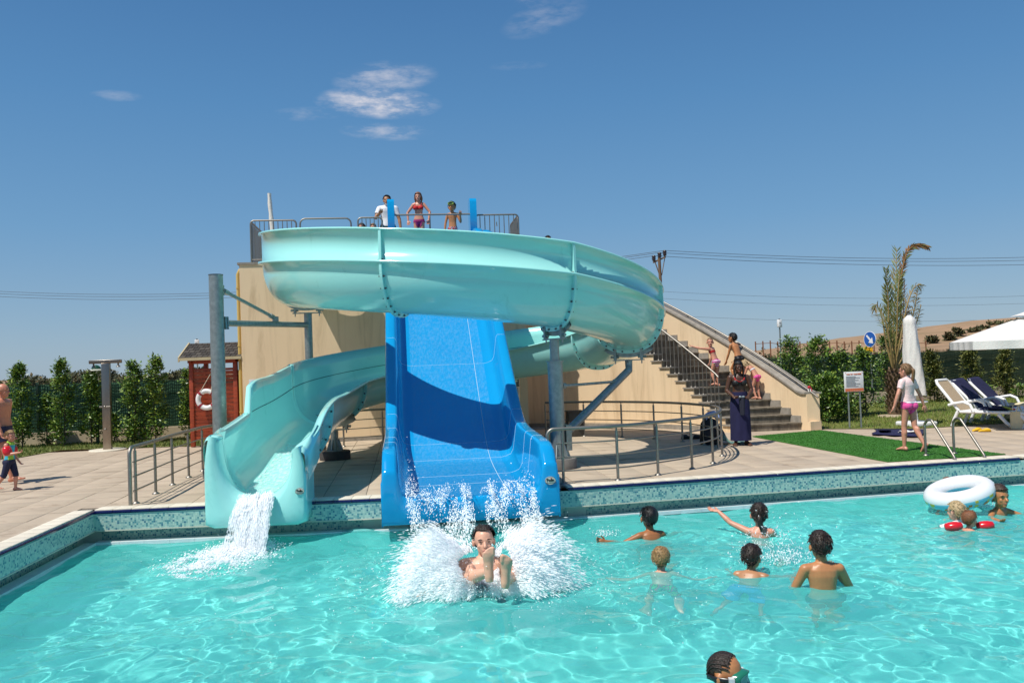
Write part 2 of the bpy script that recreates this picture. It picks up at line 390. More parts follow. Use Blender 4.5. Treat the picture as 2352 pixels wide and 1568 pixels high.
# pool wall: mosaic band, shadowed recess under it, white ledge, navy edge tiles, coping
M_GROUT = mat('mosaic_grout', (.55, .62, .56), .7)
MOS = [mat('mosaic_pale', (.45, .60, .54), .25), mat('mosaic_aqua', (.31, .48, .46), .25), mat('mosaic_mint', (.54, .66, .58), .25), mat('mosaic_teal', (.14, .32, .35), .25), mat('mosaic_blue', (.085, .21, .29), .25)]
M_NAVY = mat('navy_glazed_tile', (.008, .008, .075), .12, var=(20, .2, None), coat=.5)
M_COPE = mat('cream_coping_tile', (.78, .70, .56), .55, var=(12, .15, None), bump=(70, .2))
WALLOBJ = thing('pool_wall', 'mosaic tiled pool wall with navy edge tiles', None, (CORNER[0], CORNER[1], 0), kind='structure')
def make_pool_wall():
    body, led, tiles, trim = B(), B(), B(), B()
    rnd = random.Random(3)
    zb, zt, rec = -.275, -.04, .22
    segs = [(LEFT[2], LEFT[1]), (LEFT[1], LEFT[0])] + list(zip(EDGE[:-1], EDGE[1:]))
    for si, (a, b) in enumerate(segs):
        left = si < 2
        A, Bv = Vector((*a, 0)), Vector((*b, 0)); t = (Bv - A).normalized(); n = Vector((-t.y, t.x, 0)); Ln = (Bv - A).length     # n points away from the pool (into the deck)
        def P(s, d, z): q = A + t * s + n * d; return (q.x, q.y, z)
        ext = .0
        # face, underside, recess back
        body.add([P(0, 0, zb), P(Ln, 0, zb), P(Ln, 0, zt), P(0, 0, zt)], [(0, 1, 2, 3)])
        x0, x1 = -.3, Ln + .3
        body.add([P(x0, 0, zb), P(x0, rec, zb - .03), P(x1, rec, zb - .03), P(x1, 0, zb)], [(0, 1, 2, 3)])
        body.add([P(x0, rec, zb - .03), P(x0, rec, -.62), P(x1, rec, -.62), P(x1, rec, zb - .03)], [(0, 1, 2, 3)])
        trim.box(Vector(P(Ln / 2, -.004, zb + .004)), (Ln, .014, .012), math.atan2(t.y, t.x))
        # white ledge at the water line, tile by tile
        k = int(Ln / .33) + 1
        for i in range(k):
            s0, s1 = i * .33, min(Ln, i * .33 + .326)
            if s1 - s0 < .02: continue
            c = Vector(P((s0 + s1) / 2, .06, -.448)); led.box(c, (s1 - s0, .16, .05), math.atan2(t.y, t.x))
        # mosaic
        p = .0252
        lim = 13.6 if a[0] >= 8 else Ln
        rows = int((zt - zb - .012) / p); cols = int(min(Ln, lim) / p)
        s_start = 0 if not (si == 0) else Ln - 4.6
        for i in range(int(s_start / p), cols):
            for j in range(rows):
                u = rnd.random(); mi = 0 if u < .38 else 1 if u < .60 else 2 if u < .80 else 3 if u < .94 else 4
                s0, z0 = i * p + .0012, zb + .014 + j * p; s1, z1 = s0 + p - .0026, z0 + p - .0026; d = -.0022 - rnd.random() * .0006
                tiles.add([P(s0, d, z0), P(s1, d, z0), P(s1, d, z1), P(s0, d, z1), P(s0, 0, z0), P(s1, 0, z0), P(s1, 0, z1), P(s0, 0, z1)], [(0, 1, 2, 3), (0, 4, 5, 1), (1, 5, 6, 2), (2, 6, 7, 3), (3, 7, 4, 0)], mi)
            for j in range(6):
                u = rnd.random(); mi = 0 if u < .38 else 1 if u < .60 else 2 if u < .80 else 3 if u < .94 else 4
                s0, z0 = i * p + .0012, zb - .03 - (j + 1) * p; s1, z1 = s0 + p - .0026, z0 + p - .0026; d = rec - .0022
                tiles.add([P(s0, d, z0), P(s1, d, z0), P(s1, d, z1), P(s0, d, z1)], [(0, 1, 2, 3)], mi)
        # navy bullnose tiles and coping tiles, one by one
        q = .245; k = int(Ln / q)
        if a[0] >= 8: k = min(k, 24)
        nav = B(); hx = (q - .006) / 2
        prof = [(-.012, -.042), (-.016, -.022), (-.012, -.006), (-.004, .0), (.02, .002), (.02, -.042)]
        nav.loft([[Vector((x, d, z)) for d, z in prof] for x in (-hx, hx)], smooth=False)
        nm = nav.mesh('edge_tile', M_NAVY)
        cm = B().box((0, .134, -.012), (q - .006, .245, .04), ch=.004).mesh('coping_tile', M_COPE)
        ang = math.atan2(t.y, t.x)
        for i in range(k + 1):
            s = Ln - (i + .5) * q if si < 2 else (i + .5) * q
            if s < 0 or s > Ln: continue
            if si == 0 and s < Ln - 4.6: continue
            l = Vector(P(s, 0, 0)); dz = rnd.uniform(-.0012, .0012)
            put('edge_tile', nm, WALLOBJ, loc=l + Vector((0, 0, dz)), rot=(0, 0, ang)); put('coping_tile', cm, WALLOBJ, loc=l + Vector((0, 0, .008 + dz)), rot=(0, 0, ang + rnd.uniform(-.002, .002)))
    w = body.build('wall_face', M_GROUT, WALLOBJ); tr = trim.build('edge_strip', mat('cream_edge_strip', (.62, .58, .48), .4), WALLOBJ)
    le = led.build('water_line_ledge', M_LEDGE, WALLOBJ)
    ti = tiles.build('mosaic_tiles', MOS, WALLOBJ); ti['kind'] = 'stuff'
    receive(w, le, ti)
make_pool_wall()

# deck: slabs laid one by one
M_SLAB = mat('beige_stone_slab', (.50, .40, .295), .75, var=(1.1, .07, (.42, .335, .245)), bump=(45, .3), stain=(1.7, .55, .68, (.27, .195, .135), (.7, 2.2, 1)))
M_JOINT = mat('slab_joint', (.17, .14, .11), .9)
DECK = None
def make_deck():
    global DECK
    base = B()
    base.add([(x, y, -.008) for x, y in [(-30, 8.0)] + [(-5.42 - .15, 8.0), (CORNER[0] - .15, CORNER[1] + .15)] + [(p[0], p[1] + .15) for p in EDGE[1:]] + [(30, 17.6), (30, 27), (-30, 21.0)]], [tuple(range(9))])
    base.add([(-30, 8, -.008), (-30, -3, -.008), (-4.7, -3, -.008), (-4.75, 2.4, -.008), (-5.57, 8, -.008)], [(0, 1, 2, 3, 4)])
    base.add([(-4.7, -3, -.008), (30, -3, -.008), (30, NEAR_Y, -.008), (-4.7, NEAR_Y, -.008)], [(0, 1, 2, 3)])
    base.add([(-4.9, NEAR_Y, -.008), (30, NEAR_Y, -.008), (30, NEAR_Y, -1.7), (-4.9, NEAR_Y, -1.7)], [(0, 1, 2, 3)])
    DECK = base.build('deck', M_JOINT); tag(DECK, 'beige stone slab terrace around the pool', kind='structure')
    O = Vector((CORNER[0], CORNER[1], 0)); q = .6; g = .005
    rest, full, items = B(), None, []
    full = B().box((0, 0, -.02), (q - 2 * g, q - 2 * g, .04), ch=.004).mesh('slab', M_SLAB)
    for i in range(-22, 34):
        for j in range(-12, 18):
            sh = 0
            cs = [(i * q + g + sh, j * q + g), ((i + 1) * q - g + sh, j * q + g), ((i + 1) * q - g + sh, (j + 1) * q - g), (i * q + g + sh, (j + 1) * q - g)]
            poly = [tuple((O + E1 * a + E2 * b)[:2]) for a, b in cs]
            cx, cy = sum(p[0] for p in poly) / 4, sum(p[1] for p in poly) / 4
            if cy < 8 or cy > 21.5 + .13 * cx or abs(cx / cy) > .68: continue
            pa = clip(poly, NL, DL + .262)
            pb = clip(poly, -NL, -(DL + .262))
            for n, d in HP:
                if pb: pb = clip(pb, n, d + .262)
            for p in (pa, pb):
                if len(p) < 3: continue
                ar = abs(sum(p[k][0] * p[(k + 1) % len(p)][1] - p[(k + 1) % len(p)][0] * p[k][1] for k in range(len(p)))) / 2
                if ar < .004: continue
                items.append((ar / cy ** 3, p, ar > .34, (cx, cy)))
    items.sort(key=lambda t: -t[0]); rnd = random.Random(11)
    for k, (_, p, whole, c) in enumerate(items):
        dz = rnd.uniform(-.002, .0015)
        if k < 300:
            if whole: put('slab', full, DECK, loc=(c[0], c[1], dz), rot=(rnd.uniform(-.002, .002), rnd.uniform(-.002, .002), ANG))
            else:
                b = B(); b.prism([(x - c[0], y - c[1]) for x, y in p], -.04, 0); put('slab', b.mesh('slab', M_SLAB), DECK, loc=(c[0], c[1], dz))
        else: rest.prism(p, -.04, dz)
    r = rest.build('distant_slabs', M_SLAB, DECK); r['kind'] = 'stuff'
make_deck()

# lawns
M_LAWN = mat('lawn_soil', (.10, .13, .02), .95, var=(3, .4, (.15, .145, .035)))
M_GRASS = [mat('grass_blade', (.10, .19, .018), .6, var=(2.5, .4, (.19, .21, .04))), mat('dry_grass_blade', (.26, .24, .07), .7)]
def lawn(name, poly, n, label, seed):
    b = B(); b.add([(x, y, .012) for x, y in poly], [tuple(range(len(poly)))])
    o = b.build(name, M_LAWN); tag(o, label + ' soil', kind='structure')
    r = random.Random(seed); g = B(); xs = [p[0] for p in poly]; ys = [p[1] for p in poly]; k = 0
    def inside(x, y):
        c = False
        for i in range(len(poly)):
            a, d = poly[i], poly[i - 1]
            if (a[1] > y) != (d[1] > y) and x < (d[0] - a[0]) * (y - a[1]) / (d[1] - a[1]) + a[0]: c = not c
        return c
    while k < n:
        x, y = r.uniform(min(xs), max(xs)), r.uniform(min(ys), max(ys))
        if not inside(x, y): continue
        k += 1; h = r.uniform(.03, .075); a = r.uniform(0, 6.28); w = r.uniform(.006, .012); lx, ly = r.uniform(-.03, .03), r.uniform(-.03, .03)
        g.add([(x - w * math.cos(a), y - w * math.sin(a), .01), (x + w * math.cos(a), y + w * math.sin(a), .01), (x + lx, y + ly, .012 + h)], [(0, 1, 2)], 0 if r.random() < .8 else 1)
    o = g.build(name + '_grass', M_GRASS); tag(o, label, 'grass', kind='stuff')
p = lambda x, y: tuple(G(x, y)[:2])
a0, a1, a2 = p(33, 1053), p(140, 1034), p(560, 1021)
lawn('lawn_left', [(a0[0] - 6, a0[1] - 2.4), a0, a1, a2, (-6.4, 24), (-20, 22.5)], 26000, 'short green lawn strip along the green screened fence', 1)
r0, r1, r2 = p(1872, 985.5), p(2100, 985), p(2352, 972)
lawn('lawn_right', [r0, r1, (r2[0] + 5, r2[1] + 1.2), (24, 29.5), (6.5, 26.2), (6.4, 20)], 34000, 'green lawn between the palm and the stone terrace', 2)

# green mat from the stair to the pool ladder
def make_mat():
    c = [G(1728, 1003), G(1884, 988.5), G(2310, 1044.5), G(2039, 1061.5)]
    m = mat('green_turf_mat', (.028, .130, .010), .95, var=(2.2, .4, (.040, .175, .016)), bump=(220, 1.0))
    b = B(); b.prism([tuple(q[:2]) for q in c], .004, .016)
    r = random.Random(4)
    for k in range(16000):
        u, v = r.random(), r.random(); q = c[0].lerp(c[1], u).lerp(c[3].lerp(c[2], u), v); w = .006; a = r.uniform(0, 3.14)
        b.add([(q.x - w * math.cos(a), q.y - w * math.sin(a), .014), (q.x + w * math.cos(a), q.y + w * math.sin(a), .014), (q.x + r.uniform(-.01, .01), q.y + r.uniform(-.01, .01), .03)], [(0, 1, 2)])
    o = b.build('turf_mat', m); tag(o, 'long bright green artificial turf mat from stair to pool ladder', 'mat')
make_mat()
# ================================================================== spiral slide
M_AQUA = mat('aqua_gelcoat', (.37, .80, .75), .16, var=(.9, .06, (.35, .77, .72)), coat=.35, stain=(2.2, .60, .85, (.22, .58, .52), (1, 1, .5)))
M_AQUAJ = mat('aqua_seam', (.02, .10, .10), .5)
M_BLUE = mat('blue_gelcoat', (.004, .30, .63), .14, var=(1.1, .08, (.004, .275, .60)), coat=.35, stain=(3, .58, .8, (.01, .30, .62), (1, .4, 1)))
M_SEAL = mat('pale_sealant', (.62, .74, .80), .5)
C1, R1, C2, R2, HW = (-.92, 16.6), 3.25, (-.65, 15.92), 2.95, .62
def ang_interp(t, tab): return float(np.interp(t, [a for a, _ in tab], [b for _, b in tab]))
T_BOT = [(-180, 3.10), (-105, 2.66), (-60, 2.36), (-15, 1.95), (30, 1.63), (75, 1.40), (118, 1.17), (180, .74)]
T_OUT = [(-180, .84), (-105, .78), (-60, .82), (-15, .74), (30, .74), (180, .72)]
T_EXT = [(-180, .55), (-105, .51), (-60, .50), (-15, .44), (30, .44), (180, .44)]
T_INN = [(-180, .72), (-15, .72), (30, .72), (118, .58), (180, .72)]
def flume_path():
    S = []                                            # (x, y, heading, zb, hi, ho, he)
    for k in range(14):
        t = k / 14; y = 20.1 - t * 3.5; S.append((-4.32 + .15 * max(0, (t - .6) / .4) ** 2, y, -PI / 2 + .2 * max(0, (t - .6) / .4), 3.42 - .30 * t, .72, .84, .55))
    for k in range(0, 181):
        th = -178 + k * 2; w = np.clip((th - 20) / 140, 0, 1); w = w * w * (3 - 2 * w)
        cx, cy, R = C1[0] + (C2[0] - C1[0]) * w, C1[1] + (C2[1] - C1[1]) * w, R1 + (R2 - R1) * w; a = math.radians(th)
        S.append((cx + R * math.cos(a), cy + R * math.sin(a), a + PI / 2, ang_interp(th, T_BOT), ang_interp(th, T_INN), ang_interp(th, T_OUT), ang_interp(th, T_EXT)))
    ex = bez([(-3.60, 15.9, .74, .72, .72, .44), (-3.62, 14.6, .57, .78, .70, .44), (-3.57, 13.3, .40, .90, .76, .42), (-3.49, 12.2, .24, .92, .80, .0), (-3.43, 11.3, .16, .72, .80, .0), (-3.41, 10.95, .145, .60, .80, .0)], 12)
    for i, p in enumerate(ex[1:]):
        q = ex[i]; h = math.atan2(p[1] - q[1], p[0] - q[0])
        he = p[5] if p[1] > 13.12 else 0.0
        S.append((p[0], p[1], h, p[2], p[3], p[4], max(0, he)))
    return S
FP = flume_path()
NTAP = 17
def wfac(i):                                          # the channel narrows inside the moulded exit
    k = (i - (len(FP) - 1 - NTAP)) / NTAP
    return 1.0 if k <= 0 else 1 - .25 * k * k * (3 - 2 * k)
FP = [tuple(q) + (1.0,) for q in FP]; FP = [q[:7] + (wfac(i),) for i, q in enumerate(FP)]
NSEC = 26
def sec_curve(hi, ho, off=0.0, hw=HW):
    out = []
    for k in range(NSEC + 1):
        a = -PI / 2 + PI * k / NSEC; sa, ca = math.sin(a), math.cos(a)
        H = hi if a < 0 else ho; e = 2 / 2.35
        x = hw * math.copysign(abs(sa) ** e, sa); z = H * (1 - abs(ca) ** e)
        if off:                                       # approximate outward offset
            x += off * sa; z -= off * ca
        out.append((x, z))
    return out
def section(hi, ho, he):
    inn = sec_curve(hi, ho); out = sec_curve(hi, ho, .018); he = max(he, .0)
    top = [(HW, ho + he * .5), (HW + .004, ho + he), (HW + .075, ho + he + .004), (HW + .078, ho + he - .03), (HW + .022, ho + he - .034)]
    if he < .02: top = [(HW + .001, ho), (HW + .002, ho + .001), (HW + .095, ho + .002), (HW + .098, ho - .03), (HW + .022, ho - .034)]
    ridge = [(HW + .02, ho + .012), (HW + .095, ho + .004), (HW + .098, ho - .035), (HW + .022, ho - .045)] if he >= .02 else [(HW + .021, ho - .036), (HW + .021, ho - .038), (HW + .021, ho - .04), (HW + .021, ho - .042)]
    lip = [(-HW - .022, hi - .036), (-HW - .088, hi - .03), (-HW - .090, hi - .004), (-HW - .08, hi + .002)]
    return inn + top + ridge + out[::-1][2:-2] + lip
def place(st, pts):
    x, y, h = st[0], st[1], st[2]; t = Vector((math.cos(h), math.sin(h), 0)); o = Vector((t.y, -t.x, 0))          # outer side is on the right of travel
    return [Vector((x, y, st[3] + q[1])) + o * q[0] * st[7] for q in pts]
JOINTS = [11, 14 + 36, 14 + 59, 14 + 81, 14 + 104, 14 + 126, 14 + 149, 14 + 175, 14 + 181 + 26]
SPIRAL = thing('spiral_slide', 'large aqua spiral water slide curling around the blue slide', 'water slide', (-.9, 16.6, 0))
BOLT_ME = B().lathe([(.017, 0), (.017, .012), (.010, .014), (.010, .03)], n=8).mesh('bolt', M_BOLT)
def make_flume():
    cuts = [0] + JOINTS + [len(FP) - 1]
    for a, b in zip(cuts[:-1], cuts[1:]):
        B().loft([place(FP[i], section(*FP[i][4:7])) for i in range(a, b + 1)]).build('trough_section', M_AQUA, SPIRAL)
        if FP[a][6] > .1:
            e = b
            while FP[e][6] < .1: e -= 1
            B().tube([place(FP[i], [(HW - .002, FP[i][5])])[0] for i in range(a, e + 1)], .006, 6).build('seam', M_AQUAJ, SPIRAL)
    for j in JOINTS:                                  # bolted flanges
        st = FP[j]; hi, ho, he = st[4:7]; t = Vector((math.cos(st[2]), math.sin(st[2]), 0))
        i1 = [(HW + .019, ho + he - .03), (HW + .019, ho + .012)] + sec_curve(hi, ho, .017)[::-1][1:-1] + [(-HW - .018, hi - .04)]
        o1 = [(HW + .074, ho + he - .032), (HW + .085, ho + .012)] + sec_curve(hi, ho, .085)[::-1][1:-1] + [(-HW - .082, hi - .03)]
        if he < .1: i1, o1 = i1[1:], o1[1:]
        I, O = place(st, i1), place(st, o1); th = .022
        fl = B().loft([[p - t * th for p in I], [p + t * th for p in I], [p + t * th for p in O], [p - t * th for p in O]], closed=True, cap=False, smooth=False)
        n = len(I)
        fl.f = [f for f in fl.f if abs((f[0] % n) - (f[1] % n)) < 2]; fl.m = fl.m[:len(fl.f)]; fl.sm = fl.sm[:len(fl.f)]
        F = fl.build('flange', M_AQUA, SPIRAL)
        for k in range(1, n - 1, 2):
            c = (I[k] + O[k]) / 2
            for sg in (-1, 1): put('bolt', BOLT_ME, F, loc=c + t * th * sg, rot=(t * sg).to_track_quat('Z', 'Y').to_euler())
    # front of the exit: moulded panel with a U opening
    st = FP[-1][:7] + (1.0,); inn = [(x * FP[-1][7], z) for x, z in sec_curve(st[4], st[5])]; n = len(inn)
    xo, zb, zi, zo = .645, -.215 - st[3], st[4] + .05, st[5] + .04     # outer = picture left
    outp = []
    for k in range(n):
        u = k / (n - 1)
        rd = lambda q: .07 * max(0, 1 - q / .16) ** 2
        if u < .36: outp.append((-xo + rd(u), zi + (zb - zi) * (u / .36)))
        elif u < .64: outp.append((-xo + 2 * xo * (u - .36) / .28, zb))
        else: outp.append((xo - rd(1 - u), zb + (zo - zb) * ((u - .64) / .36)))
    def sh(prof, dy, k=1.0, dz=0):
        s2 = list(st); s2[0] += math.cos(st[2]) * dy; s2[1] += math.sin(st[2]) * dy; return place(s2, [(x * k, z + dz) for x, z in prof])
    def mixp(a, f): return [(p[0] + (q[0] - p[0]) * f, p[1] + (q[1] - p[1]) * f) for p, q in zip(inn, outp)]
    rows = [sh(inn, -.02), sh(inn, .10), sh(mixp(0, .06), .17), sh(mixp(0, .2), .205), sh(mixp(0, .5), .222), sh(mixp(0, .9), .228), sh(mixp(0, 1), .20), sh(mixp(0, 1.02), .12), sh(outp, -.05, .995), sh([(x * .97, max(z, -.17) if abs(x) < .64 else z) for x, z in outp], -.5)]
    P = B().strip(rows).build('exit_panel', M_AQUA, SPIRAL)
    P.modifiers.new('w', 'WELD')
    for sd in (-1, 1):                                # broad rounded rims along both sides of the exit
        rows = []
        for i in range(len(FP) - 1 - NTAP, len(FP)):
            q = FP[i]; k = (i - (len(FP) - 1 - NTAP)) / NTAP; hgt = q[4] if sd < 0 else q[5]; s2 = q[:7] + (1.0,); xi = HW * q[7] - .004; xo2 = HW + .07 - .045 * k
            rows.append(place(s2, [(sd * xi, hgt - .03), (sd * (xi + .012), hgt + .012), (sd * (xi + .05), hgt + .028), (sd * ((xi + xo2) / 2 + .02), hgt + .034), (sd * (xo2 - .03), hgt + .022), (sd * xo2, hgt - .02), (sd * (xo2 + .004), hgt - .12), (sd * (xo2 - .01), hgt - .45)]))
        e = rows[-1]; t_ = Vector((math.cos(st[2]), math.sin(st[2]), 0))
        for d_, dz in ((.08, -.0), (.15, -.012), (.20, -.05)): rows.append([p + t_ * d_ + Vector((0, 0, dz)) for p in e])
        B().strip(rows).build('exit_rim', M_AQUA, SPIRAL)
make_flume()

def text_mesh(txt, size, m, name='lettering', bold=.0):
    c = bpy.data.curves.new(name, 'FONT'); c.body = txt; c.size = size; c.extrude = .0015; c.offset = bold; c.align_x = 'CENTER'; c.align_y = 'CENTER'; c.resolution_u = 3
    o = bpy.data.objects.new(name, c); COL.objects.link(o); dg = bpy.context.evaluated_depsgraph_get()
    me = bpy.data.meshes.new_from_object(o.evaluated_get(dg)); bpy.data.objects.remove(o); bpy.data.curves.remove(c)
    me.materials.clear(); me.materials.append(m); me.name = name; return me
M_INK = mat('black_ink', (.01, .01, .01), .5); M_RED = mat('red_print', (.6, .02, .02), .4); M_BADGE = mat('badge_plate', (.62, .60, .52), .35)
def badge(parent, c, n, w, h):
    n = Vector(n).normalized(); x = Vector((0, 0, 1)).cross(n).normalized(); y = n.cross(x); c = Vector(c)
    R = Matrix((x, y, n)).transposed()
    b = B(); ring = [[c + x * math.cos(a) * w * k + y * math.sin(a) * h * k + n * z for a in np.linspace(0, 2 * PI, 28)[:-1]] for k, z in ((1, 0), (1, .008), (.93, .012))]
    p = b.loft(ring).build('maker_badge', M_BADGE, parent)
    B().loft([[c + x * math.cos(a) * w * k + y * math.sin(a) * h * k + n * z for a in np.linspace(0, 2 * PI, 28)[:-1]] for k, z in ((.99, .013), (.93, .0135))], cap=False).build('rim_line', M_INK, p)
    def word(t, s, dx, dy, m, bold=0):
        o = put('lettering', text_mesh(t, s, m, bold=bold), p); o.matrix_world = Matrix.Translation(c + x * dx + y * dy + n * .0145) @ R.to_4x4(); o.matrix_parent_inverse = PM[parent.name].inverted() if False else Matrix.Identity(4)
        M = Matrix.Translation(c + x * dx + y * dy + n * .0145) @ R.to_4x4(); o.matrix_basis = p.matrix_parent_inverse.inverted() @ Matrix.Identity(4) @ M if False else M
        o.matrix_parent_inverse = (PM[parent.name] @ p.matrix_parent_inverse @ p.matrix_basis).inverted()
    word('Polin', h * .95, 0, h * .12, M_INK, .0018); word('WATER SLIDES AND POOLS', h * .2, 0, -h * .52, M_INK)
    dot = B().lathe([(h * .13, 0), (h * .13, .002)], c + x * w * .14 + y * h * .60 + n * .0145, 12, n).build('red_dot', M_RED, p)
tdir = Vector((math.cos(FP[-1][2]), math.sin(FP[-1][2]), 0)); odir = Vector((tdir.y, -tdir.x, 0))
badge(SPIRAL, Vector((FP[-1][0], FP[-1][1], 0)) + tdir * .232 - odir * .575 + Vector((0, 0, .22)), tdir, .058, .042)

def bracket(b, top, t, r_post, n_half=.3):
    """saddle between a flange and a post head: cross bar with two hinged lugs"""
    x = Vector((t.y, -t.x, 0))
    b.box(top + Vector((0, 0, -.09)), (2 * n_half, .09, .022), Matrix((x, Vector((t.x, t.y, 0)), Vector((0, 0, 1)))).transposed())
    for s in (-1, 1):
        c = top + x * s * (n_half - .05)
        b.box(c + Vector((0, 0, .02)), (.05, .07, .2), Matrix((x, Vector((t.x, t.y, 0)), Vector((0, 0, 1)))).transposed())
        b.tube([c + x * s * -.07 + Vector((0, 0, -.03)), c + x * s * .09 + Vector((0, 0, -.03))], .026, 8)
        b.tube([c + Vector((0, 0, -.16)), c + Vector((0, 0, -.04))], .012, 6)
M_CONC = mat('grey_plinth', (.20, .185, .165), .85, var=(8, .3, None)); M_DARKP = mat('dark_plinth', (.045, .04, .036), .7, var=(8, .3, None))
def post(parent, x, y, z1, r, plinth=True, dark=False, r2=None, zs=None, pr=.32, ph=.16):
    b = B()
    if r2: b.tube([(x, y, 0.1), (x, y, zs)], r, 24); b.tube([(x, y, zs - .1), (x, y, z1)], r2, 20); b.lathe([(r + .02, zs - .015), (r + .02, zs + .005)], (x, y, 0), 24)
    else: b.tube([(x, y, .05), (x, y, z1)], r, 24)
    p = b.build('support_post', M_GALV, parent)
    if plinth: B().lathe([(pr, 0), (pr, ph - .01), (pr - .012, ph)], (x, y, .0), 28).build('plinth', M_DARKP if dark else M_CONC, p)
    g = B(); g.lathe([(r + .09, ph), (r + .09, ph + .02)], (x, y, 0), 20)
    for k in range(6):
        a = k * PI / 3 + .3; d = Vector((math.cos(a), math.sin(a), 0)); c = Vector((x, y, ph + .02)); w = d.cross(Vector((0, 0, 1))) * .008
        v = [c + d * r * .9, c + d * (r + .085), c + d * (r + .02) + Vector((0, 0, .2)), c + d * r * .9 + Vector((0, 0, .2))]
        g.add([q + w for q in v] + [q - w for q in v], [(0, 1, 2, 3), (7, 6, 5, 4), (0, 4, 5, 1), (1, 5, 6, 2), (2, 6, 7, 3)])
    g.build('base_gussets', M_GALV, p); return p
def saddle(j, plate=True):
    st = FP[j]; t = Vector((math.cos(st[2]), math.sin(st[2]), 0)); top = Vector((st[0], st[1], st[3] - .12)); b = B(); bracket(b, top, t, .1)
    sad = place(st, [(x, z) for x, z in sec_curve(st[4], st[5], .02)][8:19]); so = place(st, [(x, z - .01) for x, z in sec_curve(st[4], st[5], .15)][8:19])
    for s in (.036,):
        b.loft([[p + t * (s - .01) for p in sad], [p + t * (s + .006) for p in sad], [p + t * (s + .006) for p in so], [p + t * (s - .01) for p in so]], closed=True, cap=False, smooth=False)
    b.f = [f for f in b.f]; b.build('saddle_bracket', M_GALV, SPIRAL); return top
def make_supports():
    t1 = saddle(JOINTS[0]); post(SPIRAL, t1.x, t1.y + .05, t1.z - .1, .082, pr=.3, ph=.17)
    t3 = saddle(JOINTS[2]); post(SPIRAL, t3.x, t3.y, t3.z - .1, .125, r2=.078, zs=1.78, pr=.30, ph=.17)
    t4 = saddle(JOINTS[3])
    # diagonal strut from the middle post to the right-hand joint, with tie bar
    foot = Vector((t3.x + .12, t3.y + .05, .55)); b = B(); k = t4 + Vector((0, 0, -.28))
    b.tube([foot, k, t4 + Vector((0, 0, -.1))], .072, 16); b.box((t3.x + .15, t3.y + .05, .5), (.1, .2, .42), .4); s = b.build('diagonal_strut', M_GALV, SPIRAL)
    a = Vector((t3.x + .1, t3.y + .03, 1.36)); u = foot.lerp(k, .62); u.z = 1.36; u = foot + (k - foot) * ((1.36 - foot.z) / (k.z - foot.z))
    B().tube([a, u], .024, 12).tube([a, a.lerp(u, .05)], .05, 12).tube([u.lerp(a, .06), u], .05, 12).build('tie_bar', M_GALV, SPIRAL)
    t7 = saddle(JOINTS[6]); post(SPIRAL, t7.x, t7.y, t7.z - .1, .1, pr=.3)
    t5 = saddle(JOINTS[5]); post(SPIRAL, t5.x, t5.y, t5.z - .1, .1, pr=.3)
    t8 = saddle(JOINTS[7]); post(SPIRAL, t8.x, t8.y, t8.z - .1, .075, dark=True, pr=.30, ph=.17)
    # free-standing tall post on the left with cantilever arm and tie rod
    px, py = AT(499, 760, 14.2).x, 14.2; zt = AT(495, 632, 14.2).z
    p = post(SPIRAL, px, py, zt, .118, pr=.3)
    c = B().lathe([(.123, 0), (.123, .012)], (px, py, zt), 24); c.build('post_cap', M_BOLT, p)
    A = Vector((px, py, AT(520, 741, 14.2).z)); Bp = Vector((t1.x, t1.y + .05, t1.z - .34))
    d = (Bp - A).normalized(); w = Vector((-d.y, d.x, 0)).normalized()
    arm = B().tube([A + d * .2, Bp - d * .05], .057, 18); R = Matrix((d, w, d.cross(w))).transposed()
    arm.box(A + d * .135, (.05, .19, .22), R).box(A + d * .195, (.03, .19, .22), R); ar = arm.build('cantilever_arm', M_GALV, SPIRAL)
    for sy in (-.07, .07):
        for sz in (-.08, .08): B().tube([A + d * .09 + w * sy + Vector((0, 0, sz)), A + d * .23 + w * sy + Vector((0, 0, sz))], .014, 6).build('bolt', M_BOLT, ar)
    dh = Vector((d.x, d.y, 0)).normalized(); P0 = Vector((px, py, AT(517, 664, 14.2).z)) + dh * .2; P1 = A + (Bp - A) * .58 + Vector((0, 0, .13))
    rod = B().tube([P0, P1], .032, 12).tube([P0.lerp(P1, .02), P0.lerp(P1, .09)], .045, 12).tube([P1.lerp(P0, .09), P1.lerp(P0, .02)], .045, 12)
    rod.box(Vector((px, py, P0.z)) + dh * .16, (.13, .025, .18), ANG + 1.15).box(P1 + dh * .05 + Vector((0, 0, -.05)), (.18, .025, .15), ANG + 1.15); rod.build('tie_rod', M_GALV, SPIRAL)
make_supports()

# ================================================================== straight blue slide
AX = Vector((-.1312, .9914, 0)); LX = Vector((.9914, .1312, 0)); BO = Vector((-.607, 10.92, 0)); BW = 1.165
def bp(y, x, z): return BO + AX * y + LX * x + Vector((0, 0, z))
FL = [(0, .05), (.5, .06), (1.2, .09), (1.9, .15), (2.4, .21), (2.8, .31), (3.2, .50), (3.6, .76), (4.2, 1.19), (6.0, 2.53), (7.8, 3.87), (8.3, 4.20), (8.7, 4.38), (9.1, 4.45), (9.7, 4.46)]
RM = [(0, .46), (.15, .62), (.35, .70), (1.2, .73), (2.0, .75), (2.6, .80), (3.0, .93), (3.4, 1.17), (4.2, 1.74), (6.0, 3.08), (7.8, 4.42), (8.3, 4.80), (8.7, 5.0), (9.1, 5.1), (9.7, 5.15)]
def smooth_tab(tab, y):
    return sum(float(np.interp(y + d, [a for a, _ in tab], [b for _, b in tab])) for d in (-.16, -.08, 0, .08, .16)) / 5
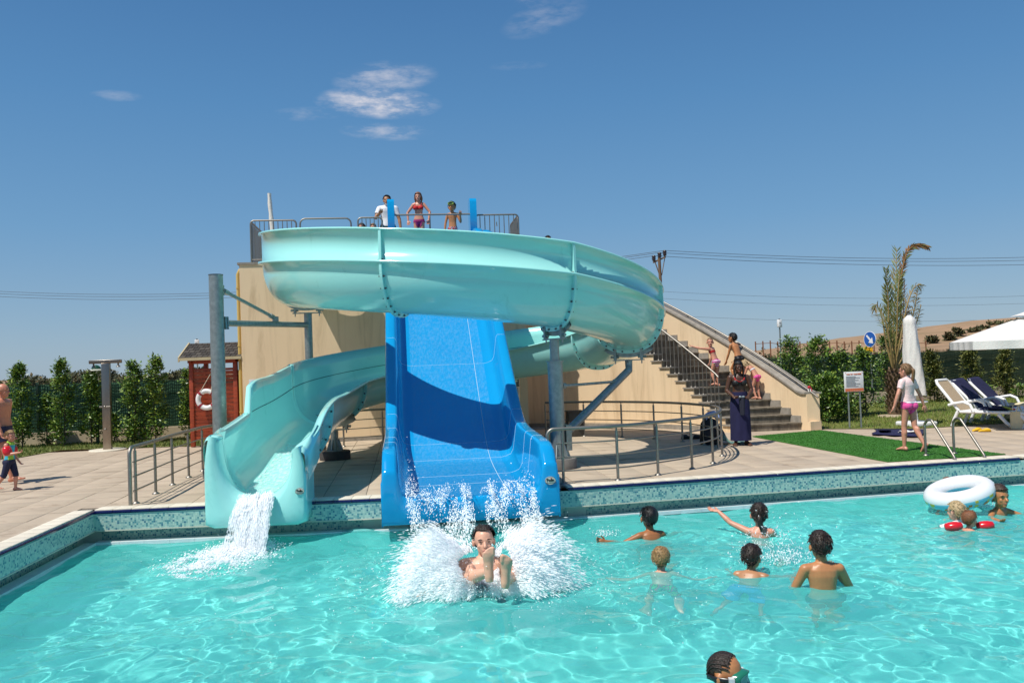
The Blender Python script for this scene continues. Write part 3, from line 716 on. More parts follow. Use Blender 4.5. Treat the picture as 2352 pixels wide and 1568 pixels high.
def bsec(y):
    f, r = smooth_tab(FL, y), smooth_tab(RM, y)
    if y < .35: r = float(np.interp(y, [a for a, _ in RM], [b for _, b in RM]))
    h = r - f; pts = []
    half = [(BW, f - .16), (BW + .004, f + h * .5), (BW - .012, r - .03), (BW - .04, r - .004), (BW - .08, r), (BW - .16, r), (BW - .185, r - .012), (BW - .205, r - .05), (BW - .235, r - h * .5), (BW - .26, f + h * .22), (BW - .30, f + h * .09), (BW - .37, f + .02), (BW - .45, f), (BW - .7, f)]
    R_ = [(x, z) for x, z in half]; L_ = [(-x, z) for x, z in half][::-1]
    under = [(-BW + .1, f - .18), (BW - .1, f - .18)]
    return R_ + [(0, f)] + L_ + under
BLUE = thing('blue_slide', 'wide straight bright blue water slide running into the pool', 'water slide', (-.6, 11, 0))
BJ = [0, .95, 1.55, 2.55, 3.1, 5.0, 7.4, 9.7]
def make_blue():
    for a, b in zip(BJ[:-1], BJ[1:]):
        ys = np.linspace(a, b, max(3, int((b - a) / .07)))
        o = B().loft([[bp(y, x, z) for x, z in bsec(y)] for y in ys]).build('chute_section', M_BLUE, BLUE)
    # front apron: panel below the lip, thicker side ends
    s0 = bsec(0.0); n = len(s0) - 2; top = s0[:n]
    bott = []
    for k, (x, z) in enumerate(top):
        bott.append((max(-BW - .015, min(BW + .015, x * 1.015)), -.27))
    def row(f, dy, k=1.0): return [bp(dy, (p[0] + (q[0] - p[0]) * f) * k, p[1] + (q[1] - p[1]) * f) for p, q in zip(top, bott)]
    B().strip([row(0, .0), row(.03, -.03), row(.10, -.05), row(.5, -.06), row(.92, -.065), row(.98, -.05), row(1, -.02), row(1, .5)]).build('front_apron', M_BLUE, BLUE)
    for s in (-1, 1):
        B().box(bp(.45, s * (BW + .002), .0), (.02, 1.0, .56), ANG, ch=.006).build('end_cheek', M_BLUE, BLUE)
    for y in BJ[1:-1]:                                # sealed joints across
        s = bsec(y)[3:-5]; B().tube([bp(y, x, z - .0005) for x, z in s], .0022, 5).build('seam_line', M_SEAL, BLUE)
    B().tube([bp(y, .52, smooth_tab(FL, y) + .003) for y in np.linspace(.12, 8.2, 120)], .0036, 5).build('seam_line', M_SEAL, BLUE)
    for s in (-1, 1):                                 # start gate: two upright cheeks and a hand bar
        for_ = B(); y0 = 9.55
        P = [bp(y0, s * 1.02, 0), bp(y0 + .55, s * 1.02, 0)]
        prof = [(0, 4.4), (0, 5.83), (.04, 5.90), (.12, 5.93), (.42, 5.93), (.52, 5.88), (.56, 5.8), (.56, 4.4)]
        for_.loft([[bp(y0 + a, s * 1.02 + d, z) for a, z in prof] for d in (-.085, -.07, .07, .085)]).build('gate_cheek', M_BLUE, BLUE)
    B().tube([bp(9.6, -.95, 5.52), bp(9.6, .95, 5.52)], .022, 10).build('hand_bar', M_STEEL, BLUE)
    b = B(); b.lathe([(.10, -.3), (.24, -.25), (.3, 0), (.24, .25), (.1, .3)], bp(9.75, 1.32, 4.85), 20, AX); b.build('start_scoop', M_BLUE, BLUE)
    for y, z in ((4.6, 1.2), (6.8, 2.8)):
        for s in (-.8, .8):
            q = bp(y, s, 0); post(BLUE, q.x, q.y, z, .07, pr=.22)
    n = (-AX + Vector((0, 0, .02))).normalized()
    badge(BLUE, bp(-.062, BW - .115, .205), n, .072, .055)
make_blue()
# ================================================================== tower with curved stair
TA = Vector((-6.53, 19.90, 0)); TB = TA + E1 * 6.94; PZ = 4.40
SCX, SCY, RI, RO, NST, A0, A1 = -1.6, 15.2, 7.5, 9.0, 26, math.radians(24.8), math.radians(75.5)
DA = (A1 - A0) / NST; RISE = PZ / NST
M_STEP = mat('stained_concrete_step', (.27, .225, .165), .85, var=(7, .6, (.085, .07, .05)), bump=(50, .5), stretch=(1, 1, .3))
SKEW = math.radians(4.3)
def sp(r, a, z):
    a += SKEW * min(1.0, max(0, (A1 - a) / (A1 - A0))) * min(1.15, max(-.2, (RO - r) / (RO - RI)))
    return Vector((SCX + r * math.cos(a), SCY + r * math.sin(a), z))
TOWER = thing('slide_tower', 'cream rendered slide tower with a curved outdoor stair', 'tower', (-3, 22, 0))
def make_tower():
    back = [sp(RI, A1, 0), sp(RO + .28, A1, 0)]
    body = [TA, TB, TB + E2 * 1.45, back[0] + Vector((-.02, -.0, 0)), back[1], back[1] + Vector((-1.0, 2.0, 0)), TA + E2 * 6.3]
    w = B(); w.prism([tuple(p[:2]) for p in body], 0, PZ - .03); w.build('tower_wall', M_WALL, TOWER)
    f = B(); f.prism([tuple((p + (p - Vector((-3, 22.5, 0))).normalized() * .05)[:2]) for p in body], PZ - .03, PZ + .025); f.build('platform_slab', M_STONE, TOWER)
    s = B(); s.box((TA + TB) / 2 - E2 * .008 + Vector((0, 0, .05)), (6.9, .016, .1), ANG); s.build('skirting', M_STONE, TOWER)
    d = B(); c = TA - E1 * .06 + E2 * .12; d.tube([c + Vector((0, 0, .1)), c + Vector((0, 0, PZ - .25)), c + E1 * .05 + Vector((0, 0, PZ - .15)), c + E1 * .1 + Vector((0, 0, PZ - .13))], .045, 12)
    for z in (.8, 2.4, 3.8): d.lathe([(.055, z), (.055, z + .03)], c, 12)
    d.build('downpipe', mat('ochre_pipe', (.52, .36, .10), .5), TOWER)
    B().box(AT(579, 884, 19.88) + Vector((.03, 0, 0)), (.2, .012, .28), ANG).build('notice_plate', M_WHITE, TOWER)
    # curved wall under the stair: one drum of render whose top follows the steps
    wall = B(); n = 3
    for i in range(NST):
        zt = RISE * (i + 1) - .03
        for k in range(n):
            a, b = A0 + DA * (i + k / n), A0 + DA * (i + (k + 1) / n)
            wall.add([sp(RI, a, 0), sp(RI, b, 0), sp(RI, b, zt), sp(RI, a, zt)], [(0, 3, 2, 1)], smooth=False)
        a = A0 + DA * i; wall.add([sp(RI, a, 0), sp(RI + .12, a, 0), sp(RI + .12, a, zt), sp(RI, a, zt)], [(0, 1, 2, 3)])
    wall.build('stair_wall', M_WALL, TOWER)
    sk = B()
    for k in range(40):
        a, b = A0 + (A1 - A0) * k / 40, A0 + (A1 - A0) * (k + 1) / 40
        if b < A0 + 2 * DA: continue
        sk.add([sp(RI - .014, a, 0), sp(RI - .014, b, 0), sp(RI - .014, b, .11), sp(RI - .014, a, .11), sp(RI, b, .11), sp(RI, a, .11)], [(0, 3, 2, 1), (3, 5, 4, 2)])
    sk.build('curved_skirting', M_STONE, TOWER)
    for i in range(NST):
        a, b, z = A0 + DA * i, A0 + DA * (i + 1) + .012, RISE * (i + 1)
        lo = max(0, z - RISE - .12)
        pr = lambda r0, r1, aa, bb: [tuple(sp(r0, aa, 0)[:2]), tuple(sp(r1, aa, 0)[:2]), tuple(sp(r1, (aa + bb) / 2, 0)[:2]), tuple(sp(r1, bb, 0)[:2]), tuple(sp(r0, bb, 0)[:2])]
        st = B(); st.prism(pr(RI + .02, RO - .002, a, b), lo, z - .03); so = st.build('step', M_STEP, TOWER)
        t = B(); t.prism(pr(RI + .02, RO - .004, a - .0035, b), z - .03, z); t.build('tread', M_STEP, so)
        l = B(); l.prism(pr(RI - .035, RI + .26, a - .006, b - .004), z - .028, z + .004); l.build('ledge', M_STONE, so)
        k = B(); k.prism(pr(RO - .02, RO + .001, a, b + .012), z, z + .15); k.build('side_trim', M_STONE, so)
    # outer parapet with sloping stone top
    par, cop = B(), B(); m = 60; rows = []
    def ptop(a): return .80 + (a - A0) / DA * RISE * 1.0
    e0 = A0 - .022
    rows_w, rows_c = [], []
    for k in range(m + 1):
        a = e0 + (A1 - e0) * k / m; z = ptop(max(a, A0 + .0)) + .02
        rows_w.append([sp(RO, a, 0), sp(RO + .26, a, 0), sp(RO + .26, a, z), sp(RO, a, z)])
        rows_c.append([sp(RO - .04, a, z), sp(RO + .30, a, z), sp(RO + .30, a, z + .045), sp(RO + .13, a, z + .06), sp(RO - .04, a, z + .045)])
    par.loft(rows_w, smooth=False); par.build('parapet', M_WALL, TOWER); cop.loft(rows_c, smooth=False); cop.build('parapet_coping', M_STONE, TOWER)
    b = B(); a = A0 - .020; b.box(sp(RO + .13, a - .004, .1), (.32, .09, .2), a); b.build('parapet_foot', M_WALL, TOWER)
make_tower()

def rail(name, label, cat='railing', loc=(0, 0, 0), group=None): return thing(name, label, cat, loc, group)
def baluster(parent, p, z0, z1, r=.011, base=True, name='baluster'):
    o = B().tube([(p.x, p.y, z0), (p.x, p.y, z1 - .035)], r, 8).tube([(p.x, p.y, z1 - .045), (p.x, p.y, z1)], r * .7, 6).build(name, M_STEEL, parent)
    if base: B().lathe([(r * 2.6, z0), (r * 2.5, z0 + .008), (r * 1.3, z0 + .03)], (p.x, p.y, 0), 10).build('base_cap', M_STEEL, o)
    return o
def stair_rails():
    T = rail('stair_balustrade', 'steel balustrade with upright bars on the inner side of the stair', loc=sp(RI, A0, 0))
    pts = [sp(RI + .1, A0 + DA * (i + .5), RISE * (i + 1) + .82) for i in range(2, NST)]
    pts = [pts[0] + (pts[0] - pts[1]) * .3 + Vector((0, 0, -.02))] + pts
    B().tube(pts, .024, 10).build('handrail', M_STEEL, T)
    for i in range(2, NST):
        for f in (.22, .72):
            a = A0 + DA * (i + f); z = RISE * (i + 1); baluster(T, sp(RI + .1, a, 0), z, RISE * (i + .5 + f) + .80)
    T = rail('parapet_handrail', 'steel handrail bracketed above the outer stair parapet', loc=sp(RO, A0, 0))
    f = lambda a: .80 + (a - A0) / DA * RISE + .17
    an = np.linspace(A0 - .045, A1, 50); B().tube([sp(RO + .1, a, f(a)) for a in an], .024, 10).tube([sp(RO + .2, a, f(a) - .03) for a in an[2:]], .014, 8).build('handrail', M_STEEL, T)
    for k in range(12):
        a = A0 + .03 + k * .088; B().tube([sp(RO + .12, a, f(a) - .12), sp(RO + .12, a, f(a) - .06), sp(RO + .1, a, f(a) - .01)], .012, 8).lathe([(.03, 0), (.028, .012)], sp(RO + .12, a, f(a) - .12), 10).build('bracket', M_STEEL, T)
    # red and white cord tied to the lower end
    c = thing('rope', 'red and white cord hanging from the end of the parapet handrail', 'rope', sp(RO + .1, A0, .5))
    p = sp(RO + .08, A0 - .012, f(A0)) + Vector((.02, -.04, 0))
    B().tube([p + Vector((0, 0, .02)), p + Vector((.03, -.03, -.05)), p + Vector((.05, -.03, -.25)), p + Vector((.06, -.03, -.42))], .014, 6).tube([p, p + Vector((-.02, -.03, -.06)), p + Vector((.0, -.03, -.2)), p + Vector((.015, -.03, -.34))], .012, 6).build('white_strand', mat('white_cord', (.75, .72, .68), .8), c)
    B().tube([p + Vector((.02, 0, .03)), p + Vector((.05, -.03, -.03)), p + Vector((.075, -.025, -.2)), p + Vector((.085, -.02, -.40))], .013, 6).ball(p + Vector((0, -.02, .0)), .035, 8).build('red_strand', mat('red_cord', (.5, .02, .03), .8), c)
stair_rails()

def frame_rail(name, label, p0, p1, z0, z1, bars, group=None, bottom=True, tube_r=.021, rad=.09):
    """inverted-U steel frame with upright bars"""
    p0, p1 = Vector((*p0[:2], 0)), Vector((*p1[:2], 0)); d = (p1 - p0).normalized()
    T = rail(name, label, loc=(p0.x, p0.y, z0), group=group); U = Vector((0, 0, 1))
    arc0 = [p0 + U * (z1 - rad) + (U * math.sin(t) + d * (1 - math.cos(t))) * rad for t in np.linspace(0, PI / 2, 5)]
    arc1 = [p1 + U * (z1 - rad) + (U * math.cos(t) - d * (1 - math.sin(t))) * rad for t in np.linspace(0, PI / 2, 5)]
    B().tube([p0 + U * z0] + arc0 + arc1 + [p1 + U * z0], tube_r, 10).build('frame', M_STEEL, T)
    if bars:
        if bottom: B().tube([p0 + U * (z0 + .1), p1 + U * (z0 + .1)], .013, 8).build('bottom_rail', M_STEEL, T)
        for k in range(bars):
            p = p0.lerp(p1, (k + 1) / (bars + 1)); baluster(T, p, z0 + (.1 if bottom else 0), z1 - tube_r, base=False)
    return T
FY = lambda x: 20.02 + .132 * (x + 6.5)
def fp(D):                                            # point on the platform front edge below picture x (at rail height)
    p = AT(D, 507, 20.3); return AT(D, 507, FY(p.x))
zt = AT(573, 507, fp(573).y).z
frame_rail('platform_railing', 'barred steel railing at the tower platform corner beside the white pole', fp(575), fp(680), PZ, zt, 9, 'tower platform railings')
frame_rail('platform_railing', 'barred steel railing running back along the left edge of the platform', fp(575) + E2 * .12, fp(575) + E2 * 5.6, PZ, zt - .02, 40, 'tower platform railings')
frame_rail('platform_railing', 'plain steel hoop without bars over the spiral slide entry', fp(689), fp(806), PZ, AT(740, 502, fp(740).y).z, 0, 'tower platform railings', rad=.13)
frame_rail('platform_railing', 'short barred steel railing beside the man in the white polo', fp(822), fp(878), PZ, AT(850, 500, fp(850).y).z, 5, 'tower platform railings')
q0, q1 = AT(1091, 494, 20.85), AT(1190, 494, 20.98)
frame_rail('platform_railing', 'barred steel railing between the blue gate and the stair head', q0, q1, PZ, q0.z, 8, 'tower platform railings')
frame_rail('platform_railing', 'barred steel railing running back beside the stair head', Vector((q1.x, q1.y, 0)) + E2 * .1, Vector((q1.x, q1.y, 0)) + E2 * 1.5, PZ, q1.z, 10, 'tower platform railings')
def stub():
    p = AT(987, 500, 20.7); o = B().tube([(p.x, p.y, PZ), (p.x, p.y, AT(987, 489, 20.7).z)], .02, 10).lathe([(.05, PZ + .025), (.05, PZ + .035)], (p.x, p.y, 0), 12).build('bar_post', M_STEEL)
    tag(o, 'single thin steel post under the hand bar beside the girl in red bikini', 'post')
    p = AT(627, 520, 21.2); t = AT(621, 444, 21.2); r = random.Random(2); rings = []
    for k in range(16):
        f = k / 15; c = Vector((p.x, p.y, PZ)).lerp(Vector((t.x, t.y, t.z)), f) + Vector((.03 * math.sin(f * 5) * f, 0, 0)); rr = (.075 - .03 * f) * (1 + .12 * math.sin(k * 2.1))
        rings.append([c + Vector((math.cos(a) * rr * (1 + .15 * math.sin(3 * a + k * .4)), math.sin(a) * rr, 0)) for a in np.linspace(0, 2 * PI, 13)[:-1]])
    c = rings[-1][0]; o = B().loft(rings).build('wrapped_parasol', mat('white_wrap', (.72, .70, .64), .7, bump=(25, .6)))
    tag(o, 'tall thin white wrapped parasol standing on the tower platform', 'parasol')
stub()

# guard railings on the terrace
def guard(name, label, pts, end0=True, end1=False, z1=.80, closed_end=None):
    P = [Vector((p[0], p[1], 0)) for p in pts]; T = rail(name, label, loc=P[0], group='terrace guard railings')
    def lay(z, r, nm, a=0, b=None):
        q = [Vector((*c, 0)) if len(c) == 2 else Vector(c) for c in bez([tuple(p[:2]) for p in P], 8)]; q = [Vector((v[0], v[1], z)) for v in q]; return q
    top = lay(z1, .026, 'h')
    if end0:
        d = (top[0] - top[1]).normalized(); rad = .10; e = [top[0] + d * .12 + d * math.sin(t) * rad + Vector((0, 0, -rad * (1 - math.cos(t)))) for t in np.linspace(0, PI / 2, 6)]
        top = [Vector((e[-1].x, e[-1].y, 0))] + e[::-1] + top
    B().tube(top, .026, 12).build('top_rail', M_STEEL, T)
    for z in (.59, .39, .19):
        q = lay(z, .011, 'm'); d = (q[0] - q[1]).normalized(); B().tube([q[0] + d * .09] + q, .011, 8).build('cross_rail', M_STEEL, T)
    for p in P:
        o = B().tube([(p.x, p.y, 0), (p.x, p.y, z1 - .06)], .021, 12).tube([(p.x, p.y, z1 - .06), (p.x, p.y, z1 - .02)], .012, 8).build('post', M_STEEL, T)
        B().lathe([(.055, .001), (.054, .01), (.026, .03)], (p.x, p.y, 0), 14).build('base_cap', M_STEEL, o)
        for z in (.59, .39, .19): B().ball((p.x, p.y, z), .024, 8).build('clamp', M_STEEL, o)
gp = lambda L: [tuple(G(x, y)[:2]) for x, y in L]
RR = gp([(1295, 1111.5), (1420, 1103.5), (1512, 1090.8), (1590, 1077), (1638, 1064), (1659, 1047), (1650, 1031), (1618, 1022.4), (1568, 1013.9), (1503.6, 1007.8), (1429, 1004), (1342.5, 1001.7), (1254.6, 1002.5)])
guard('guard_railing', 'curved steel guard railing on the stair side of the slides', RR)
LR = gp([(312.6, 1155.8), (358, 1133.6), (396.7, 1113.6), (434, 1096.4), (466, 1081.8)])
LR += [(-5.62, 16.0), (-5.45, 16.9), (-5.05, 17.8), (-4.5, 18.45), tuple(G(790, 1025.6)[:2]), tuple(G(880, 1018.5)[:2]), (-2.1, 19.45)]
guard('guard_railing', 'steel guard railing starting at the pool corner beside the aqua slide', LR)

# grey box beside the middle post
def pump_box():
    c = G(1323, 1003); c.y += .2; T = thing('utility_box', 'dark grey stone clad box behind the middle slide post', 'box', c)
    m = mat('dark_grey_panel', (.075, .066, .055), .7, var=(9, .3, None))
    B().box((c.x, c.y, .29), (.36, .36, .56), ANG, ch=.008).build('body', m, T); B().box((c.x, c.y, .585), (.40, .40, .03), ANG, ch=.006).build('lid', m, T)
pump_box()
# ================================================================== fence, shed, shower, lamps
FA, FB = Vector((-11.0, 22.75, 0)), Vector((16.0, 28.5, 0))
FD = (FB - FA).normalized(); FN = Vector((-FD.y, FD.x, 0))
M_WIRE = mat('green_fence_wire', (.010, .032, .018), .45, .2); M_SCREEN = mat('green_shade_cloth', (.060, .165, .095), .9, var=(5, .3, (.085, .20, .115)), bump=(300, .5))
M_LOWW = mat('pale_low_wall', (.62, .50, .34), .85, var=(4, .15, None))
def fence(name, label, s0, s1, tint):
    T = thing(name, label, 'fence', FA + FD * s0); n = max(1, round((s1 - s0) / 2.5)); w = (s1 - s0) / n
    ang = math.atan2(FD.y, FD.x)
    c = FA + FD * (s0 + s1) / 2; B().box((c.x, c.y, .02), (s1 - s0, .2, .62), ang).build('low_wall', M_LOWW, T)
    b = B()                                             # one wire panel, shared by all
    k = int(w / .055)
    for i in range(k + 1):
        x = -w / 2 + .03 + i * (w - .06) / k
        b.box((x, 0, 1.02), (.009, .007, 1.34))
    for j in range(8):
        z = .38 + j * 1.26 / 7
        for dy in ((-.012, .012)): b.box((0, dy, z), (w - .04, .007, .007))
    for z in (.62, 1.05, 1.45):                          # folded stiffening beads
        for i in range(2): b.box((0, -.035, z + (-.04, .04)[i]), (w - .04, .008, .008))
    me = b.mesh('wire_panel', M_WIRE)
    sm = B().strip([[Vector((-w / 2 + i * w / 14, .03 + .012 * math.sin(i * 1.9 + j), .34 + j * .32 + (.012 * math.sin(i * 1.3) if j == 4 else 0))) for i in range(15)] for j in range(5)]).mesh('screen_cloth', tint)
    pm = B().box((0, .02, .84), (.06, .05, 1.72), ch=.004).mesh('post', M_WIRE)
    for i in range(n):
        q = FA + FD * (s0 + w * (i + .5)); p = put('wire_panel', me, T, loc=(q.x, q.y, 0), rot=(0, 0, ang)); put('screen_cloth', sm, T, loc=(q.x, q.y, 0), rot=(0, 0, ang))
    for i in range(n + 1):
        q = FA + FD * (s0 + w * i); put('post', pm, T, loc=(q.x, q.y, 0), rot=(0, 0, ang))
fence('mesh_fence', 'green wire fence with dark green screening beside the red cabin', -6.5, 4.9, M_SCREEN)
fence('mesh_fence', 'green wire fence with olive screening behind the sun loungers', 17.0, 40, mat('olive_shade_cloth', (.12, .15, .075), .9, var=(5, .25, (.15, .175, .085)), bump=(300, .5)))

M_RWOOD = mat('red_stained_wood', (.41, .062, .016), .5, var=(5, .5, (.22, .030, .010)), bump=(30, .4), stretch=(1, 1, 6))
M_TRIM = mat('cream_wood_trim', (.52, .43, .26), .6, var=(5, .2, None))
M_SHING = [mat('shingle_%d' % i, c, .9, bump=(90, .6)) for i, c in enumerate(((.055, .047, .040), (.075, .064, .055), (.040, .034, .030)))]
def shed():
    f0 = G(438, 1027.5); W, Dp = 1.16, 1.15; O = Vector((f0.x, f0.y, 0)); rz = .03
    X = Vector((math.cos(rz), math.sin(rz), 0)); Y = Vector((-math.sin(rz), math.cos(rz), 0))
    P = lambda x, y, z: O + X * x + Y * y + Vector((0, 0, z))
    T = thing('changing_cabin', 'red stained wooden changing cabin with grey shingle roof beside the tower', 'cabin', O); R = Matrix.Rotation(rz, 3, 'Z')
    for x in (.05, W - .05):
        for y in (.05, Dp - .05): B().box(P(x, y, 1.06), (.10, .10, 2.1), R, ch=.006).build('corner_post', M_RWOOD, T)
    h = .098
    for side in range(3):
        for i in range(17):
            z = .22 + i * h; tilt = Matrix.Rotation(.14, 3, 'X')
            if side == 0: B().box(P(W / 2, .045, z), (W - .2, .022, h - .013), R @ tilt).build('slat', M_RWOOD, T)
            elif side == 1: B().box(P(W - .045, Dp / 2, z), (.022, Dp - .2, h - .006), R @ Matrix.Rotation(.08, 3, 'Y')).build('slat', M_RWOOD, T)
            else: B().box(P(.045, Dp / 2, z), (.022, Dp - .2, h - .006), R @ Matrix.Rotation(-.08, 3, 'Y')).build('slat', M_RWOOD, T)
    for x in (.05, W - .05):
        B().box(P(x, Dp / 2, 2.09), (.08, Dp + .2, .10), R).build('beam', M_RWOOD, T)
    B().box(P(W / 2, .04, 2.06), (W, .07, .09), R).build('beam', M_RWOOD, T); B().box(P(W / 2, .05, 1.87), (W - .2, .05, .06), R).build('beam', M_RWOOD, T)
    # gable roof, ridge along the front
    ov, zr, ze = .16, 2.50, 2.13
    for s in (0, 1):
        y0, y1 = (-ov, Dp / 2) if s == 0 else (Dp + ov, Dp / 2)
        pl = B(); a = [P(-ov, y0, ze), P(W + ov, y0, ze), P(W + ov, y1, zr), P(-ov, y1, zr)]; up = Vector((0, 0, .03)); pl.add(a + [q + up for q in a], [(0, 1, 2, 3), (4, 7, 6, 5), (0, 4, 5, 1), (1, 5, 6, 2), (2, 6, 7, 3), (3, 7, 4, 0)])
        ro = pl.build('roof_board', M_RWOOD, T); r = random.Random(s)
        rows, colsN = 6, 11
        for j in range(rows):
            for i in range(colsN + (j % 2)):
                u0 = (i - .5 * (j % 2)) / colsN; u1 = u0 + 1 / colsN; u0, u1 = max(0, u0), min(1, u1)
                v0, v1 = j / rows, min(1, (j + 1.25) / rows)
                q = [a[0].lerp(a[1], u).lerp(a[3].lerp(a[2], u), v) + Vector((0, 0, z)) for (u, v, z) in ((u0 + .004, v0, .052), (u1 - .004, v0, .052 + r.uniform(0, .006)), (u1 - .004, v1, .036), (u0 + .004, v1, .036))]
                lo = [p - Vector((0, 0, .012)) for p in q]
                B().add(q + lo, [(0, 1, 2, 3), (0, 4, 5, 1), (1, 5, 6, 2), (3, 7, 4, 0)]).build('shingle', r.choice(M_SHING), ro)
        d = (a[3] - a[0]).normalized()
        for x in (0, 1):
            e0, e1 = (a[0], a[3]) if x == 0 else (a[1], a[2]); sx = -1 if x == 0 else 1
            b = B(); wv = X * .018 * sx; q = [e0 - Vector((0, 0, .06)), e1 - Vector((0, 0, .06)), e1 + Vector((0, 0, .06)), e0 + Vector((0, 0, .06))]
            b.add([p + wv * .2 for p in q] + [p + wv * 2 for p in q], [(0, 1, 2, 3), (7, 6, 5, 4), (0, 4, 5, 1), (1, 5, 6, 2), (2, 6, 7, 3), (3, 7, 4, 0)]); b.build('barge_board', M_TRIM, T)
        B().box((a[0] + a[1]) / 2 + Vector((0, 0, .005)) + Y * (-.016 if s == 0 else .016), (W + 2 * ov, .025, .07), R).build('fascia', M_TRIM, T)
    # life ring on the front
    c = AT(475, 917, P(0, -.06, 0).y - .05); Rr, rr = .205, .06
    L = thing('life_ring', 'white life ring with dark red bands hung on the cabin front', 'life ring', c)
    mw = mat('life_ring_white', (.80, .80, .78), .45, var=(9, .08, None)); mr = mat('life_ring_red', (.28, .02, .03), .5)
    N, Mn = 48, 12; rings = []
    for k in range(N):
        a = 2 * PI * k / N; e = X * math.cos(a) + Vector((0, 0, 1)) * math.sin(a); rings.append([c + e * (Rr + rr * math.cos(2 * PI * m / Mn)) - Y * rr * math.sin(2 * PI * m / Mn) for m in range(Mn)])
    B().loft(rings, closed=True, cap=False).build('ring', mw, L)
    for k0 in (45, 135, 225, 315):
        seg = []
        for k in range(5):
            a = math.radians(k0 - 8 + k * 4); e = X * math.cos(a) + Vector((0, 0, 1)) * math.sin(a); seg.append([c + e * (Rr + (rr + .004) * math.cos(2 * PI * m / Mn)) - Y * (rr + .004) * math.sin(2 * PI * m / Mn) for m in range(Mn)])
        B().loft(seg).build('band', mr, L)
    hook = P(.60, -.02, 1.88); rp = mat('life_ring_rope', (.55, .48, .36), .8)
    B().tube([hook, c + X * -.13 + Vector((0, 0, .19)) - Y * .06], .008, 6).tube([hook, c + X * .13 + Vector((0, 0, .19)) - Y * .06], .008, 6).build('rope', rp, L)
    q = [c + (X * math.cos(a) + Vector((0, 0, 1)) * math.sin(a)) * (Rr + rr + .012 + .012 * math.cos(4 * a + PI)) - Y * .02 for a in np.linspace(0, 2 * PI, 40)]
    B().tube(q[:-1], .007, 5, closed=True).build('grab_line', mr, L)
shed()

def shower():
    c = G(248, 1034); T = thing('pool_shower', 'square stainless steel shower column with two shower heads', 'shower', c)
    zt = AT(245, 834, c.y).z; m = mat('brushed_steel', (.30, .255, .21), .35, 1.0, var=(6, .25, None), stretch=(1, 1, .15)); M_BS = m
    B().box((c.x, c.y, zt / 2), (.18, .18, zt), .25, ch=.006).build('column', m, T)
    B().box((c.x - .01, c.y, zt + .04), (.74, .14, .085), .05, ch=.008).build('cross_head', m, T)
    for s in (-1, 1): B().lathe([(.02, 0), (.02, -.05), (.045, -.08), (.05, -.1)], (c.x + s * .30, c.y, zt), 14).build('shower_head', M_STEEL, T)
    B().tube([(c.x - .12, c.y - .06, 1.06), (c.x + .12, c.y - .11, 1.06)], .018, 10).ball((c.x, c.y - .1, 1.06), .035).ball((c.x - .12, c.y - .08, 1.06), .024).ball((c.x + .12, c.y - .1, 1.06), .024).build('tap', M_STEEL, T)
    B().ball((c.x, c.y - .1, .52), .028).build('foot_tap', M_STEEL, T)
    B().lathe([(.42, .002), (.42, .03), (.38, .034)], (c.x, c.y, 0), 36).build('drain_plate', M_COPE, T)
shower()
def garden_lamp():
    c = G(225, 1019); T = thing('garden_lamp', 'dark green garden lamp with a flat dish hood beside the shower', 'lamp', c); g = mat('dark_green_paint', (.012, .07, .035), .35); z = AT(222, 842, c.y).z
    B().tube([(c.x, c.y, 0), (c.x, c.y, z - .42)], .045, 14).build('pole', g, T)
    B().lathe([(.055, z - .42), (.055, z - .26)], (c.x, c.y, 0), 14).build('lantern_glass', mat('lamp_glass', (.5, .5, .45), .2), T)
    for k in range(3): B().lathe([(.075, z - .24 + k * .045), (.075, z - .225 + k * .045)], (c.x, c.y, 0), 14).build('louvre', g, T)
    B().lathe([(.26, z - .1), (.25, z - .085), (.11, z - .06)], (c.x, c.y, 0), 24).build('dish', mat('lamp_dish', (.42, .44, .36), .4), T)
    B().lathe([(.12, z - .06), (.11, z - .01), (.06, z + .03), (.01, z + .05)], (c.x, c.y, 0), 18).build('dome', g, T)
garden_lamp()
def speaker_post(x, ytop, ybot, Y, label):
    t = AT(x, ytop, Y); T = thing('speaker_post', label, 'speaker', (t.x, Y, 0), 'white weatherproof speakers on poles'); h = .22
    B().box((t.x, Y, t.z - h / 2), (.11, .11, h), .3, ch=.012).build('speaker_box', M_WHITE, T); B().lathe([(.03, t.z), (.02, t.z + .03)], (t.x, Y, 0), 10).build('finial', M_BOLT, T)
    B().box((t.x, Y - .057, t.z - h * .45), (.06, .006, .014), .3).build('slot', M_BOLT, T)
    B().tube([(t.x, Y, 0), (t.x, Y, t.z - h)], .022, 8).build('pole', M_GALV, T)
speaker_post(1790, 734, 850, 24.2, 'white box speaker on a thin pole behind the clipped shrubs')
speaker_post(452, 780, 800, 23.2, 'white box speaker on a pole showing above the cabin roof')

